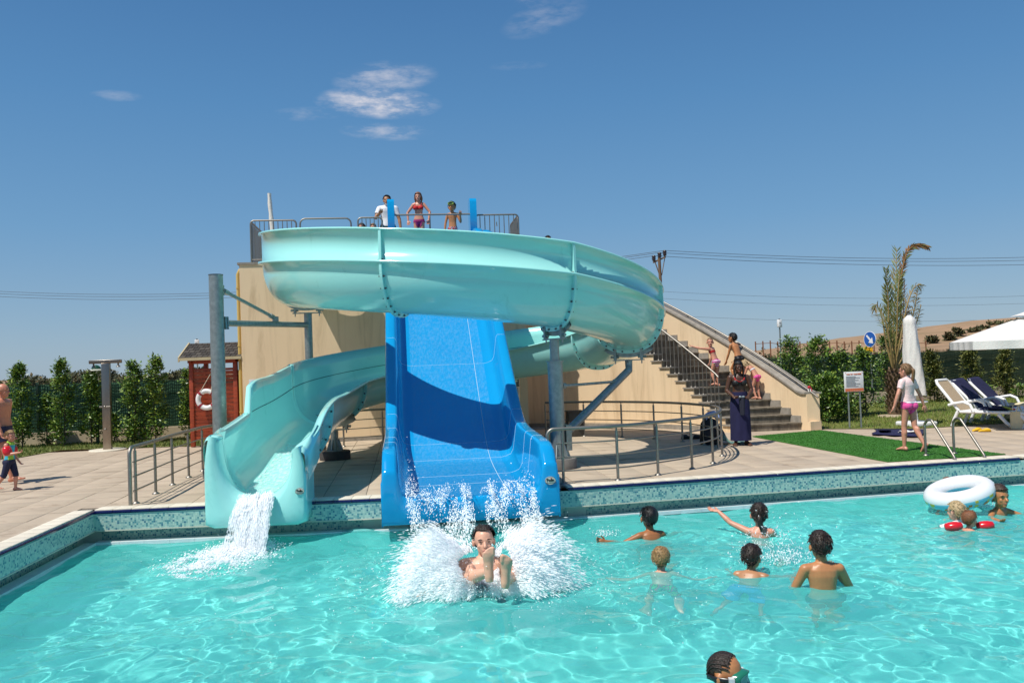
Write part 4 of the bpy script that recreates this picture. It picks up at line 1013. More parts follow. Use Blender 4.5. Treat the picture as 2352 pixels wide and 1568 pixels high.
# power line
def power_line():
    m = mat('weathered_pole', (.20, .13, .075), .85, var=(6, .3, None)); ins = mat('brown_insulator', (.035, .02, .015), .25)
    b = AT(1521, 760, 62); t = AT(1514, 590, 62); T = thing('utility_pole', 'wooden power pole with three dark insulators behind the stair', 'pole', (b.x, 62, 0))
    B().tube([(b.x + .1, 62, -.4), (t.x, 62, t.z)], [.16, .11], 12).build('pole', m, T)
    a0, a1 = AT(1500, 603, 62), AT(1529, 590, 62); B().box((a0 + a1) / 2, ((a1 - a0).length, .12, .12), Matrix.Rotation(-math.atan2(a1.z - a0.z, a1.x - a0.x), 3, 'Y')).build('crossarm', m, T)
    B().tube([a0 + Vector((.15, -.05, 0)), AT(1518, 640, 62)], .04, 6).build('brace', m, T); B().tube([a1 - Vector((.05, -.05, 0)), AT(1520, 632, 62)], .03, 6).build('brace', m, T)
    tips = []
    for (x, y) in ((1502, 600), (1515, 593), (1527, 588)):
        p = AT(x, y, 62); tips.append(p + Vector((0, 0, .42))); B().lathe([(.05, 0), (.16, .08), (.10, .12), (.18, .2), (.11, .25), (.17, .33), (.06, .45)], p, 12).build('insulator', ins, T)
    w = mat('line_wire', (.05, .05, .055), .6)
    ends_r = [(2352, 606, 70), (2352, 596, 70), (2352, 589, 70)]; ends_l = [(-10, 672.5, 80), (-10, 666, 80), (-10, 660.5, 80)]
    for k, p in enumerate(tips):
        for (e, nm) in ((ends_r[k], 'right'), (ends_l[k], 'left')):
            q = AT(*e); q2 = q + (q - p) * .06; sag = .35 if nm == 'right' else 1.6
            pts = [p.lerp(q2, t) - Vector((0, 0, sag * 4 * t * (1 - t))) for t in np.linspace(0, 1, 24)]
            pts.append(pts[-1] + (q - p) * .9 + Vector((0, 0, .6)))
            o = B().tube(pts, .017, 5).build('power_cable', w)
            tag(o, '%s power cable running %s from the wooden pole' % (('lowest', 'middle', 'highest')[k], 'to the palm side' if nm == 'right' else 'behind the slide tower to the cabin side'), 'cable', 'cables on the wooden pole')
    for i, (y0, y1, Y) in enumerate(((668, 677.7, 160), (684, 695, 160), (722, 730, 160))):
        a, c = AT(1500, y0, Y), AT(2400, y1, Y); o = B().tube([a.lerp(c, t) - Vector((0, 0, 1.0 * 4 * t * (1 - t))) for t in np.linspace(0, 1, 20)], .02, 4).build('distant_cable', w)
        tag(o, '%s of the thin distant cables above the low hill' % ('uppermost', 'middle', 'lowest')[i], 'cable', 'distant cables')
power_line()

# ------------------------------------------------------------------ signs
def signs():
    c = G(1969, 984); T = thing('rules_sign', 'white waterslide rules board on two steel legs', 'sign', c); z0, z1 = AT(1965, 899, c.y).z, AT(1965, 853, c.y).z
    bx = c.x - .03; rz = .12; R = Matrix.Rotation(rz, 3, 'Z'); X = R @ Vector((1, 0, 0)); N = R @ Vector((0, -1, 0))
    B().box((bx, c.y, (z0 + z1) / 2), (.46, .02, z1 - z0), R, ch=.003).build('board', M_WHITE, T)
    for s in (-1, 1): p = Vector((bx, c.y + .02, 0)) + X * .14 * s; B().tube([p, p + Vector((0, 0, z1 - .05))], .02, 10).build('leg', M_GALV, T)
    orange = mat('orange_print', (.70, .15, .03), .5); ink = mat('grey_print', (.12, .12, .13), .6); bs = Vector((bx, c.y, 0)) + N * .0135
    B().box(bs + Vector((0, 0, z0 + .055)), (.44, .003, .035), R).build('stripe', orange, T); B().box(bs + Vector((0, 0, z0 + .02)), (.44, .003, .018), R).build('stripe', orange, T)
    o = put('lettering', text_mesh('rules for waterslide', .046, orange, bold=.0012), T); M = Matrix.Translation(bs + Vector((0, 0, z1 - .055))) @ (R @ Matrix.Rotation(PI / 2, 3, 'X')).to_4x4(); o.matrix_basis = M
    r = random.Random(8)
    for k in range(9):
        w = r.uniform(.2, .34); B().box(bs + X * (-.19 + w / 2) + Vector((0, 0, z1 - .11 - k * .028)), (w, .002, .008), R).build('text_line', ink, T)
    for sx in (-.2, .2):
        for z in (z0 + .008, z1 - .02): B().ball(bs + X * sx + Vector((0, 0, z)), .008, 6).build('screw', orange, T)
    # round blue arrow sign beyond the fence
    q = AT(1998, 779, 27.5); T = thing('arrow_sign', 'round blue road sign with white downward arrow beyond the fence', 'sign', (q.x, 27.6, 0)); r = .265; rz = .78; N = Vector((-math.sin(-rz) * -1, -math.cos(rz), 0)); N = Vector((-.93, -.37, 0)).normalized(); X = Vector((0, 0, 1)).cross(N).normalized(); U = Vector((0, 0, 1))
    B().lathe([(r, -.01), (r, .004)], q, 36, N).build('rim', M_WHITE, T); B().lathe([(r * .93, .004), (r * .93, .008)], q, 36, N).build('disc', mat('sign_blue', (.01, .10, .42), .4), T)
    d = (X * .70 - U * .714).normalized(); n = N.cross(d); P = lambda a, b: q + d * a + n * b + N * .010
    B().add([P(-.19, -.033), P(.03, -.033), P(.03, -.12), P(.2, 0), P(.03, .12), P(.03, .033), P(-.19, .033)], [(0, 1, 5, 6), (2, 3, 4)]).build('arrow', M_WHITE, T)
    B().tube([(q.x + .03, 27.56, -.3), (q.x + .03, 27.56, q.z + .2)], .03, 8).build('pole', M_GALV, T)
    B().box(q + Vector((-.05, .05, -.34)), (.3, .02, .16), -.78).build('yellow_plate', mat('sign_yellow', (.75, .38, .01), .4), T)
signs()

# ------------------------------------------------------------------ sun furniture
M_TOWEL = mat('navy_towel', (.012, .013, .065), .95, var=(12, .3, None), bump=(120, .8)); M_SLING = mat('beige_sling', (.50, .38, .25), .8, var=(30, .1, None), bump=(250, .6))
M_FAB = mat('white_canvas', (.76, .73, .68), .8, var=(3, .08, None), bump=(35, .7))
LDIR = Vector((.64, -.768, 0)); LSD = Vector((.768, .64, 0))
def lounger(o, label, back_deg=52, towel=False):
    T = thing('sun_lounger', label, 'sun lounger', o, 'sun loungers on the lawn edge'); P = lambda a, b, z: Vector(o) + LDIR * a + LSD * b + Vector((0, 0, z))
    ca, sa = math.cos(math.radians(back_deg)), math.sin(math.radians(back_deg)); L = .82
    for s in (-.33, .33):
        B().tube([P(.02, s, .34), P(1.22, s, .34), P(1.30, s, .33)], .032, 8).build('side_rail', M_WHITE, T)
        B().tube([P(1.05, s, .35), P(1.2, s, .31), P(1.33, s, .17), P(1.28, s, .03), P(1.12, s, .02), P(.95, s, .12), P(.8, s, .30)], .038, 8).build('front_leg', M_WHITE, T)
        B().tube([P(-.02, s, .35), P(-.1, s, .18), P(-.16, s, .02)], .036, 8).build('rear_leg', M_WHITE, T)
        B().tube([P(.32, s * 1.12, .34), P(.25, s * 1.12, .50), P(.12, s * 1.12, .555), P(-.08, s * 1.12, .52), P(-.2, s * 1.1, .48)], .033, 8).build('armrest', M_WHITE, T)
    bk = lambda t, b, off=0: P(-ca * L * t + sa * off, b, .36 + sa * L * t + ca * off)
    B().tube([bk(0, -.33), bk(.9, -.33), bk(1, -.26), bk(1, .26), bk(.9, .33), bk(0, .33)], .034, 8).build('back_frame', M_WHITE, T)
    B().loft([[bk(0, -.30, .012), bk(1, -.28, .012), bk(1, -.28, -.006), bk(0, -.30, -.006)], [bk(0, .30, .012), bk(1, .28, .012), bk(1, .28, -.006), bk(0, .30, -.006)]], smooth=False).build('backrest', M_SLING, T)
    B().box(P(.63, 0, .355), (1.24, .6, .016), math.atan2(LDIR.y, LDIR.x)).build('seat', M_WHITE, T)
    return bk, P
def towel_strip(name, label, rows, m, group=None):
    b = B().strip(rows); o = b.build(name, m); mo = o.modifiers.new('s', 'SOLIDIFY'); mo.thickness = .012; return tag(o, label, 'towel', group)
def furn():
    base = G(2163, 985); base = Vector((base.x, base.y, 0)) + Vector((.80, .50, 0))
    st = LSD * .98
    for k in range(3):
        o = base + st * k
        bk, P = lounger(o, ('white framed sun lounger with a bare beige sling back', 'white sun lounger with navy towel over its back beside the bare one', 'white sun lounger with navy towel nearest the open parasol')[k], (54, 48, 47)[k])
        if k:
            r = random.Random(k); rows = []
            for t in np.linspace(1.04, 0, 14): rows.append([bk(t, b, .03 + .012 * math.sin(7 * b + 5 * t + k)) for b in np.linspace(-.34, .34, 11)])
            for a in np.linspace(.05, .62 if k == 1 else .35, 7): rows.append([P(a, b + .06 * a, .375 + .012 * math.sin(9 * b + 6 * a) - .10 * max(0, abs(b) - .26)) for b in np.linspace(-.36, .36, 11)])
            towel_strip('beach_towel', 'navy beach towel draped over the %s lounger back' % ('middle', 'farthest')[k - 1], rows, M_TOWEL, 'navy towels')
        if k == 0:
            rows = [[P(.40 + .5 * u + .03 * math.sin(9 * v), -.28 + .5 * v, .39 + .05 * abs(math.sin(5 * u + 3 * v)) * (1 - abs(2 * v - 1)) + .03 * math.sin(11 * v + 2 * u)) for u in np.linspace(0, 1, 12)] for v in np.linspace(0, 1, 10)]
            towel_strip('beach_towel', 'crumpled navy towel lying on the seat of the bare lounger', rows, M_TOWEL, 'navy towels')
            B().tube([P(.85, -.1, .42), P(1.0, -.16, .41), P(1.06, -.2, .40)], .02, 6)
            o2 = B().tube([P(.78, -.02, .45), P(.95, -.12, .41), P(1.02, -.17, .405)], [.012, .03, .012], 8, mi=0).tube([P(1.0, -.15, .41), P(1.07, -.2, .405)], .02, 8, mi=1).build('snorkel', [mat('yellow_green_plastic', (.45, .5, .05), .4), mat('orange_plastic', (.8, .1, .02), .4)])
            tag(o2, 'small yellow and orange snorkel lying on the bare lounger seat', 'snorkel')
        if k == 2:
            rows = [[P(.25 + .75 * u, -.36 + .45 * v - .1, .40 + .03 * math.sin(8 * u + 5 * v) - (.36 * max(0, .25 - v) / .25 if v < .25 else 0)) for u in np.linspace(0, 1, 12)] for v in np.linspace(0, 1, 12)]
            towel_strip('beach_towel', 'pale yellow towel hanging over the seat of the farthest lounger', rows, mat('pale_yellow_towel', (.72, .62, .38), .95, bump=(100, .8)))
    # floor towel with things on it
    c = G(2065, 994); rows = [[G(2008 + 112 * u + 6 * math.sin(5 * v), 986 + 17 * v - 6 * (1 - u) * v, .018 + .015 * abs(math.sin(9 * u + 4 * v)) + (.07 if (u - .18) ** 2 + (v - .1) ** 2 < .012 else 0)) for u in np.linspace(0, 1, 26)] for v in np.linspace(0, 1, 8)]
    towel_strip('beach_towel', 'rumpled navy towel spread on the terrace behind the walking girl', rows, M_TOWEL, 'navy towels')
    q = G(2085, 992, .05); rows = [[q + Vector((.34 * (u - .5), .18 * (v - .5), .02 + .03 * math.sin(6 * u + 2) * math.sin(5 * v))) for u in np.linspace(0, 1, 10)] for v in np.linspace(0, 1, 6)]
    towel_strip('cloth', 'small white cloth lying on the navy towel on the terrace', rows, M_FAB)
    # closed parasol with base and round table
    p = G(2120, 981); p = Vector((p.x, p.y + .3, 0)); T = thing('closed_parasol', 'tall closed white parasol in its cover beside the palm', 'parasol', p)
    zt, zb = AT(2108, 723, p.y).z, AT(2118, 907, p.y).z; B().tube([p, p + Vector((0, 0, zt - .05))], .025, 10).build('pole', M_WHITE, T)
    rings = []
    for k in range(28):
        f = k / 27; z = zb + (zt - zb) * f; r = .25 * (1 - f) + .115 * f; r = r if f < .9 else r * math.sqrt(max(.02, 1 - ((f - .9) / .102) ** 2)) + .01
        rings.append([p + Vector((-.05 * f, 0, z)) + Vector((math.cos(a), math.sin(a), 0)) * r * (1 + .07 * math.sin(5 * a + f * 3) + .04 * math.sin(9 * a - f * 16) + .03 * mnoise.noise((math.cos(a) * 2, math.sin(a) * 2, f * 9))) + Vector((0, 0, .02 * math.sin(3 * a) if k == 0 else 0)) for a in np.linspace(0, 2 * PI, 33)[:-1]])
    B().loft(rings).build('cover', M_FAB, T)
    B().box(p + Vector((0, 0, .06)), (.62, .62, .11), .3, ch=.03).lathe([(.05, .1), (.04, .3)], p, 14).build('base', M_WHITE, T)
    B().lathe([(.26, .54), (.27, .555), (.26, .57), (.05, .572)], p, 28).build('table_disc', M_WHITE, T)
    # open parasol at the right edge
    q = Vector((AT(2342, 726, 17.4).x + .15, 17.4, 0)); T = thing('open_parasol', 'open white square parasol over the loungers', 'parasol', q); zt = AT(2342, 726, 17.4).z; tip = AT(2235, 784, 16.6)
    d = Vector((tip.x - q.x, tip.y - q.y, 0)); hw = d.length; ze = tip.z; N = 40; rows = []
    def rim(a):
        c, s = abs(math.cos(a)), abs(math.sin(a)); return hw / (c + s) * (.97 + .03 * max(c, s))
    a0 = math.atan2(d.y, d.x)
    for f in np.linspace(.02, 1, 12): rows.append([q + Vector((math.cos(a0 + a), math.sin(a0 + a), 0)) * rim(a) * f + Vector((0, 0, zt - (zt - ze) * f ** 1.06 - .035 * math.sin(PI * f) * abs(math.sin(2 * a)))) for a in np.linspace(0, 2 * PI, N + 1)])
    cn = B().strip(rows).build('canopy', M_FAB, T); val = [[q + Vector((math.cos(a0 + a), math.sin(a0 + a), 0)) * (rim(a) + .012 + .02 * t * math.sin(14 * a)) + Vector((0, 0, ze - .17 * t)) for a in np.linspace(0, 2 * PI, 4 * N + 1)] for t in (0, .5, 1)]
    B().strip(val).build('valance', M_FAB, T)
    capr = [[q + Vector((math.cos(a0 + a), math.sin(a0 + a), 0)) * rim(a) * f + Vector((0, 0, zt + .10 - .16 * f * 3)) for a in np.linspace(0, 2 * PI, N + 1)] for f in (.01, .1, .2)]
    B().strip(capr).build('vent_cap', M_FAB, T); B().tube([q, q + Vector((0, 0, zt))], .028, 10).build('pole', M_WHITE, T)
    for k in range(8):
        a = a0 + k * PI / 4; r = rim(k * PI / 4) * .97; B().tube([q + Vector((0, 0, zt - .03)), q + Vector((math.cos(a) * r, math.sin(a) * r, ze - .015))], .009, 6).build('rib', M_WHITE, T)
    B().box(q + Vector((0, 0, .06)), (.6, .6, .12), .3, ch=.03).build('base', M_WHITE, T)
    # clogs
    my = mat('yellow_foam', (.72, .42, .01), .5)
    for i, (x, y, rz) in enumerate(((2244, 990, .35), (2262, 991.5, -.25))):
        g = G(x, y); R = Matrix.Rotation(rz, 3, 'Z'); rings = []
        for t in np.linspace(-1, 1, 13):
            w = .045 * math.sqrt(max(.03, 1 - (t * .97) ** 4)) * (1 + .12 * t); h = .075 if t > -.1 else .055
            h *= math.sqrt(max(.05, 1 - abs(t) ** 5)); dip = .03 if -.75 < t < .05 else 0
            rings.append([g + R @ Vector((t * .12, math.cos(a) * w, .004 + max(0, (h * (.5 + .5 * math.sin(a)) - (dip if math.sin(a) > .8 else 0))))) for a in np.linspace(0, 2 * PI, 17)[:-1]])
        o = B().loft(rings).build('clog', my); tag(o, ('yellow foam clog lying sideways nearer the bare lounger leg', 'yellow foam clog nearer the pool side of its pair')[i], 'shoe', 'yellow clogs')
    # beach bag at the right edge
    g = G(2342, 985); T = thing('beach_bag', 'cream cloth beach bag beside the farthest lounger', 'bag', g); mb = mat('cream_bag', (.68, .58, .36), .9, bump=(60, .8))
    rings = [[g + Vector((math.cos(a) * .19 * (1 - .12 * f) * (1 + .06 * math.sin(4 * a + 3 * f)), math.sin(a) * .11 * (1 - .2 * f), .01 + .36 * f)) for a in np.linspace(0, 2 * PI, 25)[:-1]] for f in np.linspace(0, 1, 8)]
    B().loft(rings).build('body', mb, T)
    for s in (-1, 1): B().tube([g + Vector((-.1, s * .07, .36)), g + Vector((-.06, s * .09, .5)), g + Vector((.06, s * .09, .5)), g + Vector((.1, s * .07, .36))], .012, 6).build('handle', mb, T)
furn()

# pool ladder: two bent steel rails
def ladder():
    T = thing('pool_ladder', 'stainless steel pool ladder with two arched grab rails', 'ladder', G(2160, 1045))
    for (f, top, cp) in (((2127, 1047.6), (2141, 963), (2188, 1057)), ((2192, 1043), (2207, 959.5), (2256, 1052))):
        a = G(*f); n = Vector((.19, -.98, 0)); z = AT(top[0], top[1], a.y - .1).z; e = G(*cp); e.z = 0
        d = Vector((e.x - a.x, e.y - a.y, 0)); L = d.length; d.normalize()
        pts = [a, a + Vector((0, 0, z - .14)), a + d * .03 + Vector((0, 0, z - .05)), a + d * .09 + Vector((0, 0, z - .008)), a + d * .16 + Vector((0, 0, z - .01)), a + d * .22 + Vector((0, 0, z - .06)), a + d * (L - .02) + Vector((0, 0, .13)), a + d * (L + .06) + Vector((0, 0, .02)), a + d * (L + .085) + Vector((0, 0, -.1)), a + d * (L + .09) + Vector((0, 0, -.45)), a + d * (L + .09) + Vector((0, 0, -1.3))]
        pts = [Vector(q) for q in bez(pts, 4)]
        r = B().tube(pts, .021, 12).build('grab_rail', M_STEEL, T); B().lathe([(.05, .012), (.048, .025), (.024, .04)], a, 14).build('foot_flange', M_STEEL, r); receive(r)
    a, b = G(2188, 1057), G(2256, 1052)
    for z in (-.62, -.88, -1.14):
        q0 = Vector((a.x + .07, a.y - .12, z)); q1 = Vector((b.x + .06, b.y - .12, z)); o = B().box((q0 + q1) / 2, ((q1 - q0).length, .1, .03), ANG).build('rung', M_STEEL, T); receive(o)
ladder()

# bag heap by the end of the curved railing
def heap():
    c = G(1632, 1020); T = thing('backpack', 'black backpack standing against the curved railing', 'bag', c); mk = mat('black_nylon', (.012, .012, .014), .7, bump=(40, .6))
    rings = [[c + Vector((math.cos(a) * .20 * s * (1 + .1 * math.sin(3 * a + f * 5)), math.sin(a) * .15 * s, .01 + .52 * f)) for a in np.linspace(0, 2 * PI, 25)[:-1]] for f, s in ((0, .95), (.1, 1.05), (.35, 1.1), (.6, 1.0), (.8, .85), (.93, .6), (1, .2))]
    B().loft(rings).build('body', mk, T); B().box(c + Vector((-.05, -.15, .2)), (.24, .08, .22), .1, ch=.03).build('front_pocket', mk, T)
    B().tube([c + Vector((-.06, 0, .5)), c + Vector((-.02, 0, .57)), c + Vector((.05, 0, .5))], .012, 6).build('handle', mk, T)
    q = c + Vector((.06, .05, .50)); rows = [[q + Vector((.30 * (u - .5), .24 * (v - .5), .18 - .30 * abs(u - .5) ** 1.5 - .25 * abs(v - .45) ** 1.3 + .02 * math.sin(8 * u + 3 * v))) for u in np.linspace(0, 1, 12)] for v in np.linspace(0, 1, 10)]
    towel_strip('cloth', 'light blue cloth thrown over the black backpack', rows, mat('light_blue_cloth', (.30, .38, .62), .9, bump=(60, .6)))
    q = c + Vector((.42, -.02, 0)); rows = [[q + Vector((.62 * (u - .45), .30 * (v - .5), .012 + .30 * math.exp(-((u - .12) / .16) ** 2 - ((v - .5) / .4) ** 2) + .03 * abs(math.sin(8 * u + 5 * v)))) for u in np.linspace(0, 1, 20)] for v in np.linspace(0, 1, 10)]
    m2 = mat('green_print_towel', (.012, .013, .065), .9, var=(9, .5, (.25, .45, .35)), bump=(60, .6)); towel_strip('beach_towel', 'navy and green printed towel heaped beside the backpack', rows, m2)
    for i, (x, y, rz) in enumerate(((1577, 1008, .5), (1606, 1008, .1))):
        g = G(x, y); R = Matrix.Rotation(rz, 3, 'Z'); rings = []
        for t in np.linspace(-1, 1, 11):
            w = .05 * math.sqrt(max(.03, 1 - (t * .97) ** 4)); h = (.10 if t < .1 else .075 - .02 * t) * math.sqrt(max(.05, 1 - abs(t) ** 6))
            rings.append([g + R @ Vector((t * .14, math.cos(a) * w, .004 + h * (.5 + .5 * math.sin(a)))) for a in np.linspace(0, 2 * PI, 15)[:-1]])
        o = B().loft(rings).build('shoe', mk); tag(o, ('single black shoe standing near the back of the curved railing', 'black shoe lying next to the backpack')[i], 'shoe', 'black shoes by the railing')
heap()
# ================================================================== plants
M_LEAF = [mat('leaf_dark', (.045, .105, .016), .42), mat('leaf_mid', (.105, .20, .024), .4), mat('leaf_bright', (.25, .34, .045), .4)]
M_BARK = mat('grey_bark', (.13, .10, .07), .9, var=(20, .3, None))
def leaf_quads(b, c, d, n, L, W, mi):
    d = d.normalized(); s = d.cross(n).normalized(); k = d.cross(s) * (W * .25)
    b.add([c, c + d * L * .45 + s * W * .5 + k, c + d * L, c + d * L * .45 - s * W * .5 + k, ], [(0, 1, 2), (0, 2, 3)], mi)
def shrub(label, base, h, prof, n_leaf, seed, L=.075, mats=None, group='leafy shrubs', wob=.12, name='leafy_shrub', trunk=.018, bright=.3):
    """prof: (height fraction, radius) pairs; leaves grow on twigs round the stem"""
    r = random.Random(seed); base = Vector((base[0], base[1], base[2] if len(base) > 2 else 0))
    T = thing(name, label, 'shrub', base, group)
    stem = [base + Vector((wob * .5 * math.sin(seed + 3 * f) * f, wob * .4 * math.cos(seed * 1.7 + 2.5 * f) * f, h * f * .96)) for f in np.linspace(0, 1, 9)]
    t = B().tube(stem, [trunk * (1 - .8 * f) for f in np.linspace(0, 1, 9)], 7)
    lf = B(); rad = lambda f: float(np.interp(f, [p[0] for p in prof], [p[1] for p in prof]))
    tw = max(12, n_leaf // 26); per = n_leaf // tw
    for i in range(tw):
        f = r.uniform(.04, 1) ** .9; p0 = stem[min(8, int(f * 8))].lerp(stem[min(8, int(f * 8) + 1)], f * 8 % 1)
        a = r.uniform(0, 2 * PI); R = rad(f) * r.uniform(.45, 1.18); up = r.uniform(.1, .9)
        d = Vector((math.cos(a), math.sin(a), up)); p1 = p0 + Vector((math.cos(a) * R, math.sin(a) * R, R * up * .6))
        if i % 3 == 0: t.tube([p0, p1], [.006, .003], 4)
        outer = R / max(rad(f), .01)
        for k in range(per):
            q = p0.lerp(p1, r.uniform(.35, 1.08)) + Vector((r.gauss(0, .05), r.gauss(0, .05), r.gauss(0, .06)))
            dd = Vector((math.cos(a) + r.gauss(0, .8), math.sin(a) + r.gauss(0, .8), r.gauss(.25, .6))); nn = Vector((r.gauss(0, .5), r.gauss(0, .5), 1))
            u = r.random(); mi = 2 if u < bright else (1 if u < bright + .42 else 0)
            leaf_quads(lf, q, dd, nn, L * r.uniform(.6, 1.25), L * .5 * r.uniform(.7, 1.2), mi)
    t.build('trunk', M_BARK, T); lf.build('crown', mats or M_LEAF, T); return T
col = lambda w: [(0, .16 * w), (.1, .9 * w), (.3, 1.05 * w), (.5, .8 * w), (.7, .85 * w), (.85, .5 * w), (.95, .26 * w), (1, .12 * w)]
def ground_at(x, Y): q = AT(x, 900, Y); return (q.x, Y)
def left_shrubs():
    data = [(45, 21.6, 838, .34, 2300, 'tall leafy shrub at the fence behind the walking man'), (103, 21.9, 905, .20, 900, 'small sparse shrub between two tall ones behind the man and child'), (142, 21.7, 829, .34, 2200, 'tall leafy shrub with a bare pale stem at the dark green fence'),
            (204, 21.9, 858, .30, 1900, 'leafy shrub at the fence just beside the green garden lamp'), (303, 21.8, 836, .36, 2400, 'bushy shrub at the fence just past the steel shower'), (352, 21.9, 822, .36, 2500, 'tallest leafy shrub between the shower and the red cabin'), (428, 23.0, 852, .25, 1300, 'leafy shrub half hidden behind the red cabin'), (258, 22.1, 960, .2, 500, 'low dark shrub at the foot of the steel shower')]
    for i, (x, Y, yt, w, n, lab) in enumerate(data):
        q = AT(x, yt, Y); bx = AT(x + 6, 1000, Y).x; shrub(lab, (bx, Y), q.z + .06, col(w), n, 20 + i * 3, L=.105)
left_shrubs()
def right_shrubs():
    rd = lambda w: [(0, .5 * w), (.15, w), (.5, 1.05 * w), (.75, .85 * w), (.92, .5 * w), (1, .2 * w)]
    data = [(1816, 24.0, 775, .50, 2600, 'dense shrub farthest up the stair parapet below the speaker pole'), (1878, 22.2, 775, .46, 2600, 'tall dense shrub beside the rules board'), (1893, 20.6, 868, .52, 3200, 'broad dense shrub touching the foot of the stair parapet'), (1938, 21.8, 812, .42, 2200, 'rounded shrub directly behind the rules board'), (1985, 22.4, 800, .36, 2000, 'dark shrub between the rules board and the palm'), (2038, 24.6, 765, .40, 2200, 'tall dark shrub rising behind the palm trunk'), (1920, 20.9, 900, .42, 1800, 'low spreading shrub at the feet of the rules board')]
    for i, (x, Y, yt, w, n, lab) in enumerate(data):
        q = AT(x, yt, Y); bx = AT(x + 5, 960, Y).x; shrub(lab, (bx, Y), q.z + .05, rd(w), n, 50 + i * 5, L=.095, bright=.22)
    for i, (x, Y, yt, w) in enumerate(((2143, 26.6, 805, .30), (2232, 27.2, 775, .34), (2310, 27.6, 798, .34))):
        q = AT(x, yt, Y); bx = AT(x + 2, 900, Y).x
        shrub(('slim conifer shrub partly hidden behind the closed parasol', 'tall conifer shrub against the fence between closed parasol and open parasol', 'conifer shrub against the fence below the open parasol')[i], (bx, Y), q.z + .03, [(0, .5 * w), (.2, w), (.5, .85 * w), (.8, .45 * w), (1, .06 * w)], 2600, 90 + i, L=.10, mats=[mat('conifer_dark', (.05, .075, .012), .6), mat('conifer_mid', (.11, .13, .02), .6), mat('conifer_gold', (.19, .18, .035), .6)], group='conifer shrubs along the fence', name='conifer_shrub')
    # low plants along the foot of the fence
    for i, x in enumerate((2175, 2205, 2270, 2340)):
        q = AT(x, 890, 26.9); shrub(('low green plant beside the conifer nearest the parasol', 'low green plant at the foot of the tall conifer', 'low green plant between the two conifers', 'low green plant behind the farthest lounger')[i], (q.x, 26.9), .45, [(0, .2), (.5, .25), (1, .1)], 380, 120 + i, L=.09, group='low plants along the fence')
right_shrubs()

